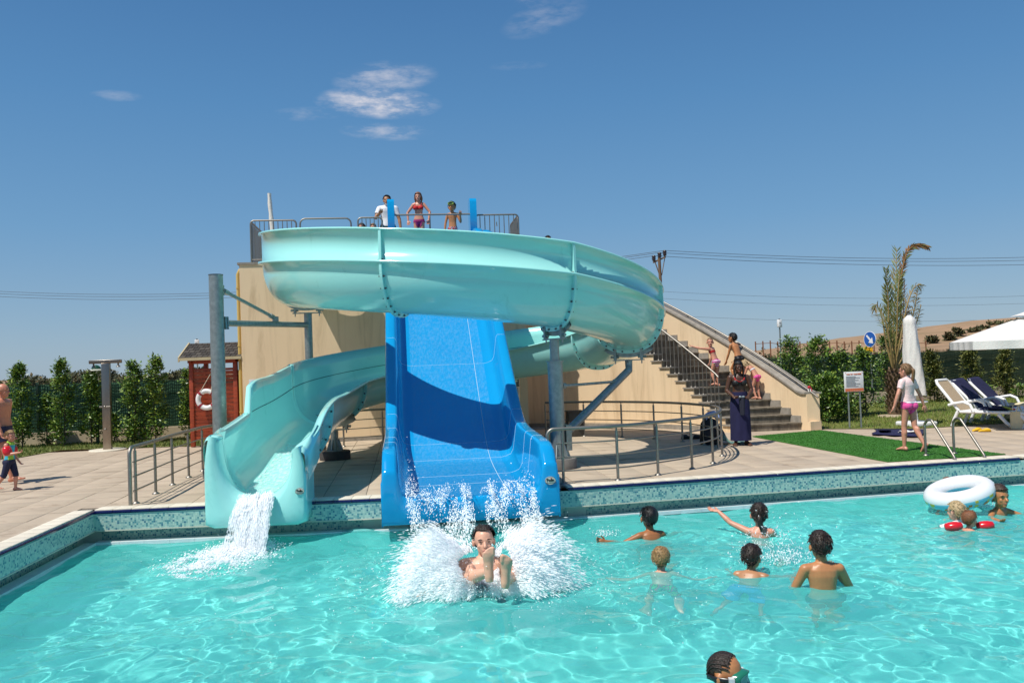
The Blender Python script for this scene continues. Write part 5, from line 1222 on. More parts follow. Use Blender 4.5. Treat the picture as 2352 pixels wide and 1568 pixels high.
def palm():
    c = G(2058, 955); T = thing('palm_tree', 'ragged young palm with upright fronds and short thick trunk', 'palm', c); r = random.Random(12)
    z1 = AT(2056, 846, c.y).z; bark = [mat('palm_bark', (.15, .095, .055), .95, var=(12, .5, None), bump=(40, .8)), mat('palm_stub', (.25, .16, .085), .9, var=(9, .4, None))]
    b = B().lathe([(.20, 0), (.19, .3), (.17, .8), (.19, z1 - .15), (.13, z1)], c, 18)
    for k in range(110):
        a = k * 2.4; z = .1 + (z1 - .12) * k / 110; d = Vector((math.cos(a), math.sin(a), .75)); p = c + Vector((math.cos(a) * .16, math.sin(a) * .16, z)); L = r.uniform(.07, .14); s = Vector((-math.sin(a), math.cos(a), 0))
        b.add([p - s * .045, p + s * .045, p + d * L + s * .025, p + d * L - s * .025, p + Vector((0, 0, -.05)) + d * .03], [(0, 1, 2, 3), (0, 3, 4), (1, 4, 2), (4, 3, 2)], 1)
    b.build('trunk', bark, T)
    green = [mat('frond_green', (.15, .17, .035), .5), mat('frond_grey_green', (.20, .225, .085), .5), mat('frond_straw', (.30, .21, .075), .7), mat('frond_brown', (.26, .125, .04), .8)]
    top = c + Vector((0, 0, z1 - .1))
    def frond(pts, lw, kind, n=46, ll=.42, drop=.0, start=.3, ragged=0.0):
        P = [Vector(q) for q in bez(pts, 12)]; lb = B(); rach = B().tube(P, [.028 * (1 - .85 * i / len(P)) + .003 for i in range(len(P))], 6)
        fr = rach.build('frond', green[2 if kind != 3 else 3], T)
        for k in range(n):
            f = start + (1 - start) * k / n; i = min(len(P) - 2, int(f * (len(P) - 1))); p = P[i]; t = (P[i + 1] - P[i]).normalized(); s = t.cross(Vector((0.3, 1, .2))).normalized()
            for sg in (-1, 1):
                if r.random() < ragged: continue
                L = ll * .78 * (1 - .55 * abs(2 * f - 1.1)) * r.uniform(.75, 1.15); d = (t * r.uniform(.9, 1.5) + s * sg * r.uniform(.5, .8) + Vector((0, 0, -drop)) + Vector((0, r.gauss(0, .25), 0))).normalized(); w = t.cross(d).normalized() if False else d.cross(Vector((r.gauss(0, .3), 1, r.gauss(0, .3)))).normalized() * lw
                m = p + d * L * .5; e = p + d * L + Vector((0, 0, -drop * L * .6)); lb.add([p - w * .4, m - w, e, m + w, p + w * .4], [(0, 1, 2, 3, 4)], kind if r.random() < .8 else (kind + 1) % 3)
        lb.build('leaflets', green, fr)
    A = lambda x, y, dy=0: AT(x, y, c.y + dy)
    frond([top, A(2050, 780), A(2056, 680), A(2060, 570, .2)], .013, 1, 70, .55, start=.22)
    frond([top, A(2042, 770), A(2040, 690), A(2036, 615, -.2)], .013, 0, 56, .42, start=.3)
    frond([top, A(2068, 740), A(2070, 640), A(2085, 578), A(2110, 563), A(2134, 568)], .015, 3, 76, .30, .25, start=.28)
    frond([top, A(2060, 760, -.1), A(2062, 690, -.2), A(2066, 620, -.1)], .012, 0, 56, .45, start=.2)
    frond([top, A(2036, 790), A(2026, 730), A(2013, 700), A(2008, 712)], .010, 2, 26, .40, .5, .35, .35)
    frond([top, A(2078, 780, .1), A(2098, 720, .1), A(2108, 665)], .010, 2, 30, .36, .35, .4, .3)
    frond([top, A(2070, 770, -.2), A(2084, 700, -.2), A(2100, 660, -.1), A(2118, 655)], .010, 2, 32, .40, .5, .35, .3)
    frond([top, A(2048, 780, .2), A(2038, 700, .2), A(2030, 650, .2)], .010, 0, 30, .36, .1, .35, .3)
    frond([top, A(2066, 790, .2), A(2078, 735, .3), A(2090, 700, .3)], .010, 3, 26, .34, .3, .35, .35)
    frond([top, A(2046, 800, -.2), A(2034, 740, -.25), A(2020, 705, -.2)], .010, 0, 28, .34, .3, .4, .35)
    frond([top, A(2062, 790, .2), A(2074, 720, .3), A(2078, 640, .3)], .010, 3, 34, .32, .2, .3, .3)
    frond([top, A(2084, 800, .1), A(2104, 745, .2), A(2116, 700, .2)], .009, 2, 18, .30, .4, .5, .45)
    B().lathe([(.35, .005), (.3, .04), (.2, .05)], c + Vector((-.2, -.15, 0)), 20).build('root_ring', mat('planting_soil', (.42, .33, .24), .95, bump=(30, .8)), T)
palm()

# scrub far behind the fences
M_SCRUB = [mat('scrub_dark', (.030, .038, .012), .8), mat('scrub_olive', (.075, .075, .022), .8), mat('scrub_tan', (.16, .115, .045), .8)]
def scrub(label, x, y_top, Y, w, n, seed, group):
    r = random.Random(seed); q = AT(x, y_top, Y); g = terrain_h(q.x, Y) - .15; h = max(.35, q.z - g); T = thing('scrub_bush', label, 'bush', (q.x, Y, g), group); lf = B(); st = B()
    for k in range(6): a = k; st.tube([(q.x, Y, g), (q.x + math.cos(a) * w * .5, Y + math.sin(a) * w * .4, g + h * .6)], [.05, .02], 5)
    cl = [(Vector((r.uniform(-.75, .75) * w, r.uniform(-.5, .5) * w, h * r.uniform(.25, .8))), r.uniform(.25, .5)) for _ in range(14)]
    for k in range(n):
        c, s = cl[k % 14]; d = Vector((r.gauss(0, 1), r.gauss(0, 1), r.gauss(0, 1))).normalized(); p = Vector((q.x, Y, g)) + c + Vector((d.x * s * w * .8, d.y * s * w * .6, d.z * s * h * .55))
        if p.z > g + h * 1.03: p.z = g + h * r.uniform(.9, 1.03)
        L = .16 * Y / 60 * r.uniform(.6, 1.4); leaf_quads(lf, p, Vector((r.gauss(0, 1), r.gauss(0, 1), r.gauss(.4, .7))), Vector((r.gauss(0, .6), -.3, 1)), L * 1.6, L, 0 if r.random() < .45 else (1 if r.random() < .75 else 2))
    st.build('stems', M_BARK, T); lf.build('crown', M_SCRUB, T)
for i, (x, yt, w, n) in enumerate(((-15, 866, 2.4, 1300), (30, 864, 2.2, 1200), (75, 864, 2.2, 1200), (120, 854, 2.6, 1500), (165, 857, 2.4, 1300), (200, 852, 2.4, 1400), (235, 848, 2.2, 1400), (265, 866, 2.0, 900), (300, 868, 2.2, 1000), (340, 866, 2.0, 900), (400, 853, 2.0, 1200), (430, 848, 2.0, 1200), (460, 860, 2.2, 900))):
    nm = ('at the left picture edge', 'above the walking man', 'above the gap beside the first shrub', 'above the fence near the pale stemmed shrub', 'between the pale stemmed shrub and the lamp', 'just before the garden lamp', 'above the shower column', 'behind the shower head', 'behind the bushy shrub', 'behind the tallest shrub', 'before the cabin roof', 'behind the cabin', 'hidden behind the cabin posts')[i]
    scrub('distant dark scrub bush ' + nm, x, yt, 62 + (i % 3) * 2, w, n, 200 + i, 'distant scrub along the left skyline')
spots = [(2293, 742, 84, 1.6, 'on the highest crest'), (2262, 750, 82, 1.1, 'a little below the crest'), (2235, 752, 80, 1.2, 'in the middle of the slope'), (2200, 754, 78, 1.0, 'above the tall conifer'), (2180, 762, 76, .8, 'beside the closed parasol top'), (2195, 788, 52, 1.1, 'low down just above the fence'), (2138, 768, 74, .9, 'beside the parasol tip'), (1935, 790, 46, 1.4, 'between the old fence and rules board'), (1895, 798, 46, 1.4, 'behind the dense shrubs'), (1770, 800, 48, 1.3, 'beside the handrail end'), (1805, 796, 50, 1.3, 'below the speaker box'), (1980, 796, 48, 1.2, 'left of the arrow sign'), (2330, 748, 84, 1.3, 'partly behind the open parasol'), (2025, 792, 50, 1.2, 'between arrow sign and palm')]
for i, (x, y, Y, w, lab) in enumerate(spots): scrub('dry hillside bush ' + lab, x, y + 2, Y, w * .5, 260, 300 + i, 'bushes on the dry hill')
def old_fence():
    T = thing('old_fence', 'far brown fence of rusty posts and mesh on the dry slope', 'fence', AT(1750, 800, 44)); m = mat('rusty_post', (.22, .10, .05), .9); w = B()
    pr = None
    for k in range(24):
        x = 1735 + k * 17; p = AT(x, 784 - (k % 3), 44); g = terrain_h(p.x, 44); B().box((p.x, 44, (p.z + g) / 2), (.055, .055, p.z - g)).build('post', m, T)
        if pr:
            for f in (.35, .65, .95): w.tube([pr + Vector((0, 0, (p.z - g) * (f - 1))), p + Vector((0, 0, (p.z - g) * (f - 1)))], .015, 4)
        pr = p
    o = w.build('wires', m, T); o['kind'] = 'stuff'
old_fence()
def rough_grass():
    r = random.Random(9); g = B()
    for k in range(9000):
        Y = r.uniform(40, 60); x = r.uniform(-.1, .75) * Y; z = terrain_h(x, Y); h = r.uniform(.15, .5); g.add([(x - .05, Y, z), (x + .05, Y, z), (x + r.uniform(-.15, .15), Y, z + h)], [(0, 1, 2)], 0 if r.random() < .6 else 1)
    o = g.build('dry_grass', [mat('straw_grass', (.36, .24, .10), .9), mat('brown_grass', (.20, .13, .055), .9)]); tag(o, 'dry straw coloured grass on the slope beyond the fence', 'grass', kind='stuff')
rough_grass()
# ================================================================== people
def skin(name, c): return mat('skin_' + name, c, .42, var=(14, .12, tuple(q * .85 for q in c)), sss=.0)
SK = dict(pale=skin('pale', (.66, .36, .25)), pink=skin('pink', (.66, .30, .20)), red=skin('sunburnt', (.60, .235, .14)), tan=skin('tan', (.50, .21, .085)), brown=skin('brown', (.36, .135, .05)), dark=skin('dark', (.085, .035, .020)), fair=skin('fair', (.74, .40, .27)), olive=skin('olive', (.46, .22, .11)))
HAIR = dict(black=mat('black_hair', (.010, .008, .007), .4, bump=(90, .9), var=(55, .55, None)), brown=mat('brown_hair', (.055, .025, .012), .45, bump=(90, .9), var=(55, .55, None)), dkbrown=mat('dark_brown_hair', (.028, .014, .008), .45, bump=(90, .9), var=(55, .55, None)), blond=mat('blond_hair', (.42, .25, .10), .5, bump=(90, .9), var=(55, .55, None)), pale=mat('pale_blond_hair', (.62, .45, .24), .5, bump=(90, .9), var=(55, .55, None)), dkblond=mat('dark_blond_hair', (.26, .14, .055), .5, bump=(90, .9), var=(55, .55, None)), red=mat('reddish_hair', (.30, .11, .04), .5, bump=(90, .9), var=(55, .55, None)))
M_EYE = mat('dark_eye', (.02, .015, .012), .2); M_LIP = mat('lips', (.42, .12, .10), .4)
def rc(b, p0, p1, r0, r1, n=14):
    p0, p1 = Vector(p0), Vector(p1); d = p1 - p0; L = d.length
    if L < 1e-6: return
    x, y, d = basis(d); prof = [(r0 * math.sin(t), -r0 * math.cos(t)) for t in (.15, .6, 1.1, PI / 2)] + [(r1 * math.cos(t), L + r1 * math.sin(t)) for t in (0, .45, 1.0, 1.42)]
    b.loft([[p0 + d * z + (x * math.cos(2 * PI * k / n) + y * math.sin(2 * PI * k / n)) * r for k in range(n)] for r, z in prof])
DEF_ARM = ((.18, .0, -1), (.08, .25, -1)); DEF_LEG = ((.04, 0, -1), (.0, 0, -1))
def person(label, h=1.7, child=False, yaw=PI, skin_m='pale', hair='brown', at=None, stand=None, up=(0, 0, 1), chest=None, sh=(1, 0, 0), face=None, head_up=(0, 0, 1), arms=(DEF_ARM, DEF_ARM), legs=(DEF_LEG, DEF_LEG), feet=None, g=1.0, cloth=(), hair_style='short', curl=(.5, .5), long=0, female=False, wet=False, vox=.0085, group=None, ik=None, palm=(None, None), head_scale=1.0, foot_len=1.0, eyes=True):
    T = None
    Rz = Matrix.Rotation(yaw, 3, 'Z'); U1 = Vector(up).normalized(); U2 = Vector(chest or up).normalized(); RX = Vector(sh).normalized()
    hh = (.176 if child else .140) * h * head_scale; tl = .295 * h; thl = (.225 if child else .245) * h; shl = (.215 if child else .24) * h; uah, fah, hl = .162 * h, .142 * h, .098 * h
    b = B(); pel = Vector((0, 0, 0)); seg = []
    # spine
    def spine(t): return pel + (U1 * t * tl if t < .4 else U1 * .4 * tl + (U1.lerp(U2, .5) * (t - .4) * tl if t < .7 else U1.lerp(U2, .5) * .3 * tl + U2 * (t - .7) * tl))
    def frame(t):
        u = U1 if t < .3 else (U2 if t > .7 else U1.lerp(U2, .5).normalized()); r = (Vector((1, 0, 0)).lerp(RX, min(1, max(0, t)))); r = (r - u * r.dot(u)).normalized(); return r, u.cross(r), u
    wS = (.90 if female else 1.0) * g; wH = (1.06 if female else 1.0) * g; c_ = .94 if child else 1.0
    prof = [(-.15, .040 * wH, .038), (-.09, .072 * wH, .055), (0, .088 * wH, .064), (.12, .088 * wH, .060), (.28, (.076 if female else .080) * g, .053), (.42, (.068 if female else .076) * g, .049), (.6, .080 * wS, .054), (.78, .092 * wS, .060), (.90, .094 * wS, .056), (.97, .075 * wS, .046), (1.03, .042 * wS, .036)]
    rings = []
    for t, w, d in prof:
        r, f, u = frame(t); c = spine(t); rings.append([c + r * math.copysign(abs(math.cos(a)) ** .85, math.cos(a)) * w * h * c_ + f * math.copysign(abs(math.sin(a)) ** .9, math.sin(a)) * d * h * g * c_ for a in np.linspace(0, 2 * PI, 25)[:-1]])
    b.loft(rings)
    r, f, u = frame(1.0); neck0 = spine(.99); FV = Vector(face).normalized() if face else f; HU = Vector(head_up).normalized(); FV = (FV - HU * FV.dot(HU)).normalized(); HR = FV.cross(HU)
    if female and not child:
        rr, ff, uu = frame(.72)
        for s in (-1, 1): b.ball(spine(.70) + rr * s * .042 * h + ff * .050 * h, (.038 * h, .034 * h, .036 * h), 12)
    for s in (-1, 1):                                  # seat
        rr, ff, uu = frame(0); b.ball(spine(-.04) + rr * s * .042 * h - ff * .030 * h, .050 * h * (1.05 if female else .95) * g, 12)
    neck1 = neck0 + u * .012 * h + HU * .020 * h + FV * .012 * h
    rc(b, neck0 - u * .03 * h, neck1 + HU * .02 * h, .036 * h * g ** .5, .031 * h)
    for s in (-1, 1): rc(b, neck0 + HU * .004 * h, spine(.93) + r * s * .075 * h, .026 * h, .022 * h)
    seg.append(('neck', neck0, neck1, .03 * h))
    chin = neck1 + HU * (-.01 * h) + FV * .01 * h; HC = chin + HU * .55 * hh
    H = lambda x, y, z: chin + HR * x * hh + FV * y * hh + HU * z * hh
    RH = Matrix((HR, FV, HU)).transposed()
    b.ball(H(0, -.04, .60), (.335 * hh, .425 * hh, .40 * hh), 20, R=RH); b.ball(H(0, .10, .30), (.255 * hh, .285 * hh, .30 * hh), 16, R=RH); b.ball(H(0, .27, .10), (.12 * hh, .10 * hh, .10 * hh), 10, R=RH)
    rc(b, H(0, .34, .50), H(0, .455, .36), .045 * hh, .062 * hh, 10); b.ball(H(0, .30, .57), (.24 * hh, .10 * hh, .07 * hh), 10, R=RH); b.ball(H(0, .33, .22), (.10 * hh, .06 * hh, .055 * hh), 10, R=RH)
    for s in (-1, 1): b.ball(H(s * .365, -.06, .45), (.06 * hh, .095 * hh, .14 * hh), 10, R=RH); b.ball(H(s * .15, .25, .36), (.10 * hh, .09 * hh, .10 * hh), 10, R=RH)
    seg.append(('head', H(0, 0, .2), H(0, -.04, .75), .36 * hh))
    # arms
    shw = (.112 if not child else .104) * h * wS; hands = []
    for i, s in enumerate((-1, 1)):
        r, f, u = frame(.92); S = spine(.905) + r * s * shw * .93; d1, d2 = (Vector(q).normalized() for q in arms[i])
        mir = lambda v: Vector((v.x * s, v.y, v.z)); d1, d2 = mir(d1), mir(d2)
        E = S + d1 * uah; Wr = E + d2 * fah; k = g * h
        rc(b, spine(.93) + r * s * shw * .45, S, .030 * k, .031 * k); rc(b, S, E, .031 * k, .0225 * k); rc(b, E, E.lerp(Wr, .35), .0225 * k, .0235 * k); rc(b, E.lerp(Wr, .3), Wr, .0235 * k, .0155 * k)
        seg += [('uarm%d' % i, S, E, .027 * k), ('farm%d' % i, E, Wr, .02 * k)]
        pd = (Vector(palm[i]).normalized() if palm[i] else d2); pd = mir(pd) if palm[i] else d2
        n = pd.cross(r); n = (n - pd * n.dot(pd)); n = n.normalized() if n.length > .1 else basis(pd)[0]; w = n.cross(pd).normalized()
        Rp = Matrix((w, pd, n)).transposed(); b.ball(Wr + pd * hl * .30, (.024 * h, hl * .36, .0125 * h), 12, R=Rp); hands.append((Wr, pd, w, n, s, i)); seg.append(('hand%d' % i, Wr, Wr + pd * hl, .02 * h))
    # legs
    soles = []; off0 = Vector(at) - Rz @ HC if at is not None else None
    for i, s in enumerate((-1, 1)):
        r, f, u = frame(0); Hp = spine(-.02) + r * s * .046 * h * wH; d1, d2 = (Vector(q).normalized() for q in legs[i]); d1, d2 = Vector((d1.x * s, d1.y, d1.z)), Vector((d2.x * s, d2.y, d2.z))
        if ik:
            tg = Rz.inverted() @ (Vector(ik[i]) - off0); dv = tg - Hp; L_ = min(dv.length, (thl + shl) * .995); dn = dv.normalized(); ca = (thl * thl + L_ * L_ - shl * shl) / (2 * thl * L_); pole = Vector((s * .5, .1, 1)); pole = (pole - dn * pole.dot(dn)).normalized()
            d1 = dn * ca + pole * math.sqrt(max(0, 1 - ca * ca)); d2 = (Hp + dn * L_ - (Hp + d1 * thl)).normalized()
        K = Hp + d1 * thl; A = K + d2 * shl; k = h * g * (.92 if child else 1)
        rc(b, Hp, K, .050 * k * (1.05 if female else 1), .033 * k); rc(b, K, K.lerp(A, .35), .032 * k, .0345 * k); rc(b, K.lerp(A, .3), A, .0345 * k, .020 * k)
        calf = d2.cross(r).normalized(); b.ball(K.lerp(A, .28) - (calf if calf.y > 0 else -calf) * .010 * k, (.030 * k, .030 * k, .055 * k), 10)
        seg += [('thigh%d' % i, Hp, K, .043 * k), ('shin%d' % i, K, A, .029 * k)]
        fd = (feet[i] if feet and feet[i] else None)
        if fd: fd, fu = Vector(fd[0]).normalized(), Vector(fd[1]).normalized()
        else: fd, fu = Vector((s * .15, 1, 0)).normalized(), Vector((0, 0, 1))
        fu = (fu - fd * fu.dot(fd)).normalized(); fr = fd.cross(fu); fl = .148 * h * foot_len; P = lambda a, x, z: A + fd * a * fl + fr * x * fl + fu * z * fl
        ring = []
        for a, w, zt, zb in ((-.27, .05, -.12, -.20), (-.25, .12, -.02, -.27), (-.10, .145, .06, -.29), (.12, .145, .07, -.27), (.35, .165, -.02, -.265), (.52, .19, -.09, -.29), (.64, .18, -.15, -.29), (.68, .12, -.2, -.27)):
            ring.append([P(a, math.cos(t) * w, (zt + zb) / 2 + math.sin(t) * (zt - zb) / 2) for t in np.linspace(0, 2 * PI, 15)[:-1]])
        b.loft(ring)
        for q in range(5):
            tx = (-.13 + .065 * q) * s * -1 if s < 0 else (-.13 + .065 * q) * -1 * -1; tx = s * (-.135 + .066 * q); ln = (.74, .76, .73, .69, .63)[q]; rr_ = (.066, .042, .040, .038, .035)[q] * fl * 1.05
            rc(b, P(.58, tx, -.23), P(ln, tx * 1.05, -.235), rr_, rr_, 8)
        soles += [P(.5, 0, -.29), P(-.2, 0, -.27)]; seg.append(('foot%d' % i, A, P(.6, 0, -.2), .03 * h))
    # --- fuse into one skin
    tmp = b.mesh('tmp', SK[skin_m]); to = bpy.data.objects.new('tmp', tmp); COL.objects.link(to)
    m = to.modifiers.new('r', 'REMESH'); m.mode = 'VOXEL'; m.voxel_size = vox * max(.75, h / 1.7); m.use_smooth_shade = True
    m = to.modifiers.new('s', 'SMOOTH'); m.factor = .5; m.iterations = 3
    dg = bpy.context.evaluated_depsgraph_get(); me = bpy.data.meshes.new_from_object(to.evaluated_get(dg)); bpy.data.objects.remove(to); bpy.data.meshes.remove(tmp)
    n = len(me.vertices); V = np.empty(n * 3); me.vertices.foreach_get('co', V); V = V.reshape(-1, 3); Nn = np.empty(n * 3); me.vertices.foreach_get('normal', Nn); Nn = Nn.reshape(-1, 3)
    faces = [tuple(p.vertices) for p in me.polygons]; bpy.data.meshes.remove(me)
    # fingers
    x = B()
    for (Wr, pd, w, nn, s, i) in hands:
        cu = curl[i]
        for q in range(4):
            o = Wr + pd * hl * .58 + w * (q - 1.5) * .0125 * h * (1 if s > 0 else -1); L = hl * (.40, .46, .43, .34)[q]; d = pd.copy(); pts = [o]
            for k in range(3): d = (d * math.cos(cu * .75) - nn * math.sin(cu * .75)).normalized() if k or cu > .2 else d; pts.append(pts[-1] + d * L / 3)
            x.tube([o - pd * hl * .1] + pts, [.0062 * h, .0060 * h, .0056 * h, .0050 * h, .0035 * h], 7)
        o = Wr + pd * hl * .15 + w * .018 * h * -s; d = (pd * .7 - w * s * .7 - nn * .25).normalized(); x.tube([o, o + d * hl * .2, o + d * hl * .22 + (pd * .9 - w * s * .2 - nn * .3).normalized() * hl * .22], [.0078 * h, .0068 * h, .0048 * h], 7)
    # eyes, brows, mouth
    if eyes:
        for s in (-1, 1):
            x.ball(H(s * .145, .333, .50), (.056 * hh, .026 * hh, .013 * hh), 8, 1, RH); x.tube([H(s * .06, .372, .575), H(s * .15, .375, .60), H(s * .23, .325, .575)], [.012 * hh, .017 * hh, .008 * hh], 5, 1)
        x.tube([H(-.10, .345, .205), H(0, .392, .215), H(.10, .345, .205)], [.012 * hh, .026 * hh, .012 * hh], 6, 2)
        for s in (-1, 1): x.ball(H(s * .035, .465, .315), .016 * hh, 6, 1)
    # --- place
    def toW(p): return Rz @ Vector(p)
    if at is not None: off = Vector(at) - toW(HC)
    else: low = min((toW(q) for q in soles), key=lambda q: q.z); off = Vector((stand[0], stand[1], stand[2] - low.z))
    Rn = np.array(Rz); W = V @ Rn.T + np.array(off); WN = Nn @ Rn.T
    body = B(); body.v = [tuple(p) for p in W]; body.f = list(faces); body.m = [0] * len(faces); body.sm = [True] * len(faces)
    body.add([tuple(toW(p) + off) for p in x.v], x.f, 0, True); k0 = len(faces); body.m[k0:] = x.m
    root = body.build('person', [SK[skin_m], M_EYE, M_LIP]); tag(root, label, 'person', group); receive(root)
    # --- clothes and hair grown from the skin
    names = [q[0] for q in seg] + ['torso']; best = np.full(n, 1e9); who = np.zeros(n, int); tt = np.zeros(n)
    for k, (nm, a, c, r_) in enumerate(seg):
        a, c = np.array(a), np.array(c); d = c - a; t = np.clip(((V - a) @ d) / (d @ d), 0, 1); ds = np.linalg.norm(V - a - t[:, None] * d, axis=1) - r_; q = ds < best; best[q] = ds[q]; who[q] = k; tt[q] = t[q]
    sps = np.array([spine(t) for t in np.linspace(-.15, 1.0, 47)]); D = np.linalg.norm(V[:, None, :] - sps[None], axis=2); j = D.argmin(1); ds = D.min(1) - .072 * h * g; q = ds < best; who[q] = len(seg); tt[q] = np.linspace(-.15, 1, 47)[j[q]]
    tor = np.linspace(-.15, 1, 47)[j]
    fr0 = frame(.5); lateral = (V - sps[j]) @ np.array(fr0[0]); front = (V - sps[j]) @ np.array(fr0[1])
    hx, hy, hz = ((V - np.array(chin)) @ np.array(q) / hh for q in (HR, FV, HU)); who_n = np.array(names)[who]
    env = dict(seg=who_n, t=tt, tor=tor, lat=lateral / h, fro=front / h, hx=hx, hy=hy, hz=hz, np=np, pz=V[:, 2] / h, thigh=np.char.startswith(who_n, 'thigh'), uarm=np.char.startswith(who_n, 'uarm'), torso=who_n == 'torso', head=who_n == 'head', farm=np.char.startswith(who_n, 'farm'), shin=np.char.startswith(who_n, 'shin'))
    def shell(name, sel, thick, ms, wob=0.0, fn=None):
        sel = np.asarray(sel); fs = [f for f in faces if all(sel[list(f)])]
        if not fs: return None
        used = sorted({i for f in fs for i in f}); mp = {i: k for k, i in enumerate(used)}; u = np.array(used)
        th = thick if np.isscalar(thick) else np.asarray(thick)[u]
        P = W[u] + WN[u] * (th + (wob * np.array([mnoise.noise(Vector(p) * (9 / h)) for p in V[u]]) if wob else 0))[:, None] if not np.isscalar(th) or wob else W[u] + WN[u] * th
        q = B(); q.v = [tuple(p) for p in P]; q.f = [tuple(mp[i] for i in f) for f in fs]; q.sm = [True] * len(fs)
        q.m = [0] * len(fs) if fn is None else [int(fn(V[f[0]])) for f in fs]
        o = q.build(name, ms, root); o.matrix_parent_inverse = Matrix.Identity(4); receive(o); return o
    if hair_style:
        if hair_style == 'bald': hs = (hz > .72) & (hy < -.05)
        elif hair_style == 'high': hs = (hz > .86 - .02 * hy) | ((hy < .10) & (hz > .50)) | ((hy < -.18) & (hz > .26))
        elif hair_style == 'corn': hs = ((hy < .0) & (hz > .50)) | ((hy < .16) & (hz > .80)) | ((hy < -.18) & (hz > .25))
        else: hs = (hz > .80) | ((hy < .12) & (hz > .52)) | ((hy < .02) & (np.abs(hx) > .1) & (hz > .44)) | ((hy < -.15) & (hz > .22))
        hs &= ~((np.abs(hx) > .315) & (hz < .63) & (np.abs(hy + .05) < .14)); hs &= (who_n == 'head') | (who_n == 'neck')
        shell('hair', hs, (.075 if hair_style not in ('bald', 'crop', 'corn') else .03) * hh * np.clip((hz - .15) * 3, .3, 1), HAIR[hair], .10 * hh if hair_style not in ('crop', 'bald', 'corn') else .0)
        if hair_style in ('short', 'high'):
            ids = np.nonzero(hs)[0]; hr = np.random.default_rng(len(label)); tf = B()
            for i in hr.choice(ids, min(len(ids), 240), replace=False):
                p0, nn = W[i] + WN[i] * .05 * hh, WN[i]; back = np.array(toW(-FV * .8 - HU * .55 + HR * float(hr.normal(0, .5)))); d = back - nn * (back @ nn); d = d / (np.linalg.norm(d) + 1e-6) + nn * .28; sd = np.cross(d, nn); L_ = hh * hr.uniform(.10, .20); w_ = hh * .016
                tf.add([tuple(p0 - sd * w_), tuple(p0 + sd * w_), tuple(p0 + d * L_ + nn * .01 * hh), tuple(p0 + d * L_ * .5 + nn * hh * .03)], [(0, 1, 3), (0, 3, 2), (3, 1, 2)])
            to_ = tf.build('hair_tufts', HAIR[hair], root); receive(to_)
    if long:                                           # loose hair or pony tail
        o = B(); 
        if long == 'pony': P0 = [H(0, -.40, .66), H(0, -.62, .58), H(.02, -.60, .25), H(.06, -.50, -.25), H(.1, -.44, -.75), H(.1, -.42, -1.05)]; o.tube([toW(p) + off for p in bez(P0, 4)], [.10 * hh] * 4 + [.125 * hh] * 8 + [.10 * hh] * 5 + [.06 * hh, .04 * hh, .02 * hh, .01 * hh][:4], 9)
        elif long == 'short_pony': P0 = [H(0, -.40, .55), H(0, -.56, .42), H(.03, -.55, .1), H(.06, -.50, -.25)]; o.tube([toW(p) + off for p in bez(P0, 4)], [.10 * hh] * 3 + [.12 * hh] * 6 + [.08 * hh, .06 * hh, .03 * hh, .01 * hh], 9)
        elif long == 'loose':
            for s in (-1, 1):
                for k in range(3): P0 = [H(s * .20, .05 - .16 * k, .85), H(s * .36, -.02 - .14 * k, .5), H(s * .34, -.05 - .15 * k, .1), H(s * .30, -.02 - .16 * k, -.15 - .1 * k)]; o.tube([toW(p) + off for p in bez(P0, 4)], [.10 * hh] * 8 + [.07 * hh] * 3 + [.04 * hh, .015 * hh], 7)
        elif long == 'locks':
            for s in (-1, 1):
                for k in range(4): P0 = [H(s * .24, -.22 + .11 * k, .75), H(s * .37, -.2 + .12 * k, .4), H(s * .36, -.14 + .12 * k, -.05), H(s * (.32 + .02 * k), -.02 + .10 * k, -.55)]; o.tube([toW(p) + off for p in bez(P0, 4)], [.05 * hh] * 11 + [.03 * hh, .015 * hh], 6)
        hq = o.build('hair_length', HAIR[hair], root)
    for nm, expr, thick, ms, *rest in cloth:
        shell(nm, eval(expr, {}, env), thick * h, ms, rest[0] * h if rest else 0.0, rest[1] if len(rest) > 1 else None)
    def W_(p): return toW(p) + off
    return dict(root=root, H=lambda x, y, z: W_(H(x, y, z)), hh=hh, hands=[W_(q[0] + q[1] * hl * .5) for q in hands], spine=lambda t: W_(spine(t)), frame=lambda t: [toW(q) for q in frame(t)], seg={q[0]: (W_(q[1]), W_(q[2])) for q in seg}, h=h, Rz=Rz)
def addpart(P, bld, name, m):
    o = bld.build(name, m, P['root']); o.matrix_parent_inverse = Matrix.Identity(4); return o
def cl(n, c, rough=.75, **k): return mat('cloth_' + n, c, rough, bump=(70, .4), **k)
TRUNKS = "(torso & (tor<.20)) | (thigh & (t<%s)) | ((pz<.08)&(pz>-.06)&torso)"
def trunks(m, low=.45, top=.16, th=.010, wob=.006, fn=None): return ('swim_shorts', "((tor<%s)&(torso|(thigh&(t<.08)))) | (thigh & (t<%s))" % (top, low), th, m, wob, fn)
def briefs(m, fn=None): return ('swim_briefs', "(torso & (tor<.10) & (np.abs(lat)+ (tor+.05)*-.02 < .2)) | (thigh & (t<.10) & (np.abs(lat)<.2))", .005, m, 0.0, fn)
def bikini_bottom(m, fn=None): return ('bikini_bottom', "((torso)&(tor<.09)&(tor>-.2)) | (thigh & (t<.06))", .005, m, 0.0, fn)
def bikini_top(m): return ('bikini_top', "torso&(tor>.60)&(tor<.80)&((fro>.02)|(tor<.66))", .005, m)
def straps(P, m):
    r, f, u = P['frame'](.85); h = P['h']; b = B()
    for s in (-1, 1): b.tube([P['spine'](.74) + r * s * .045 * h + f * .068 * h, P['spine'](.90) + r * s * .055 * h + f * .058 * h, P['spine'](.98) + r * s * .05 * h + f * .01 * h, P['spine'](.92) + r * s * .045 * h - f * .055 * h, P['spine'](.72) + r * s * .03 * h - f * .064 * h], .006 * h, 6)
    addpart(P, b, 'straps', m)
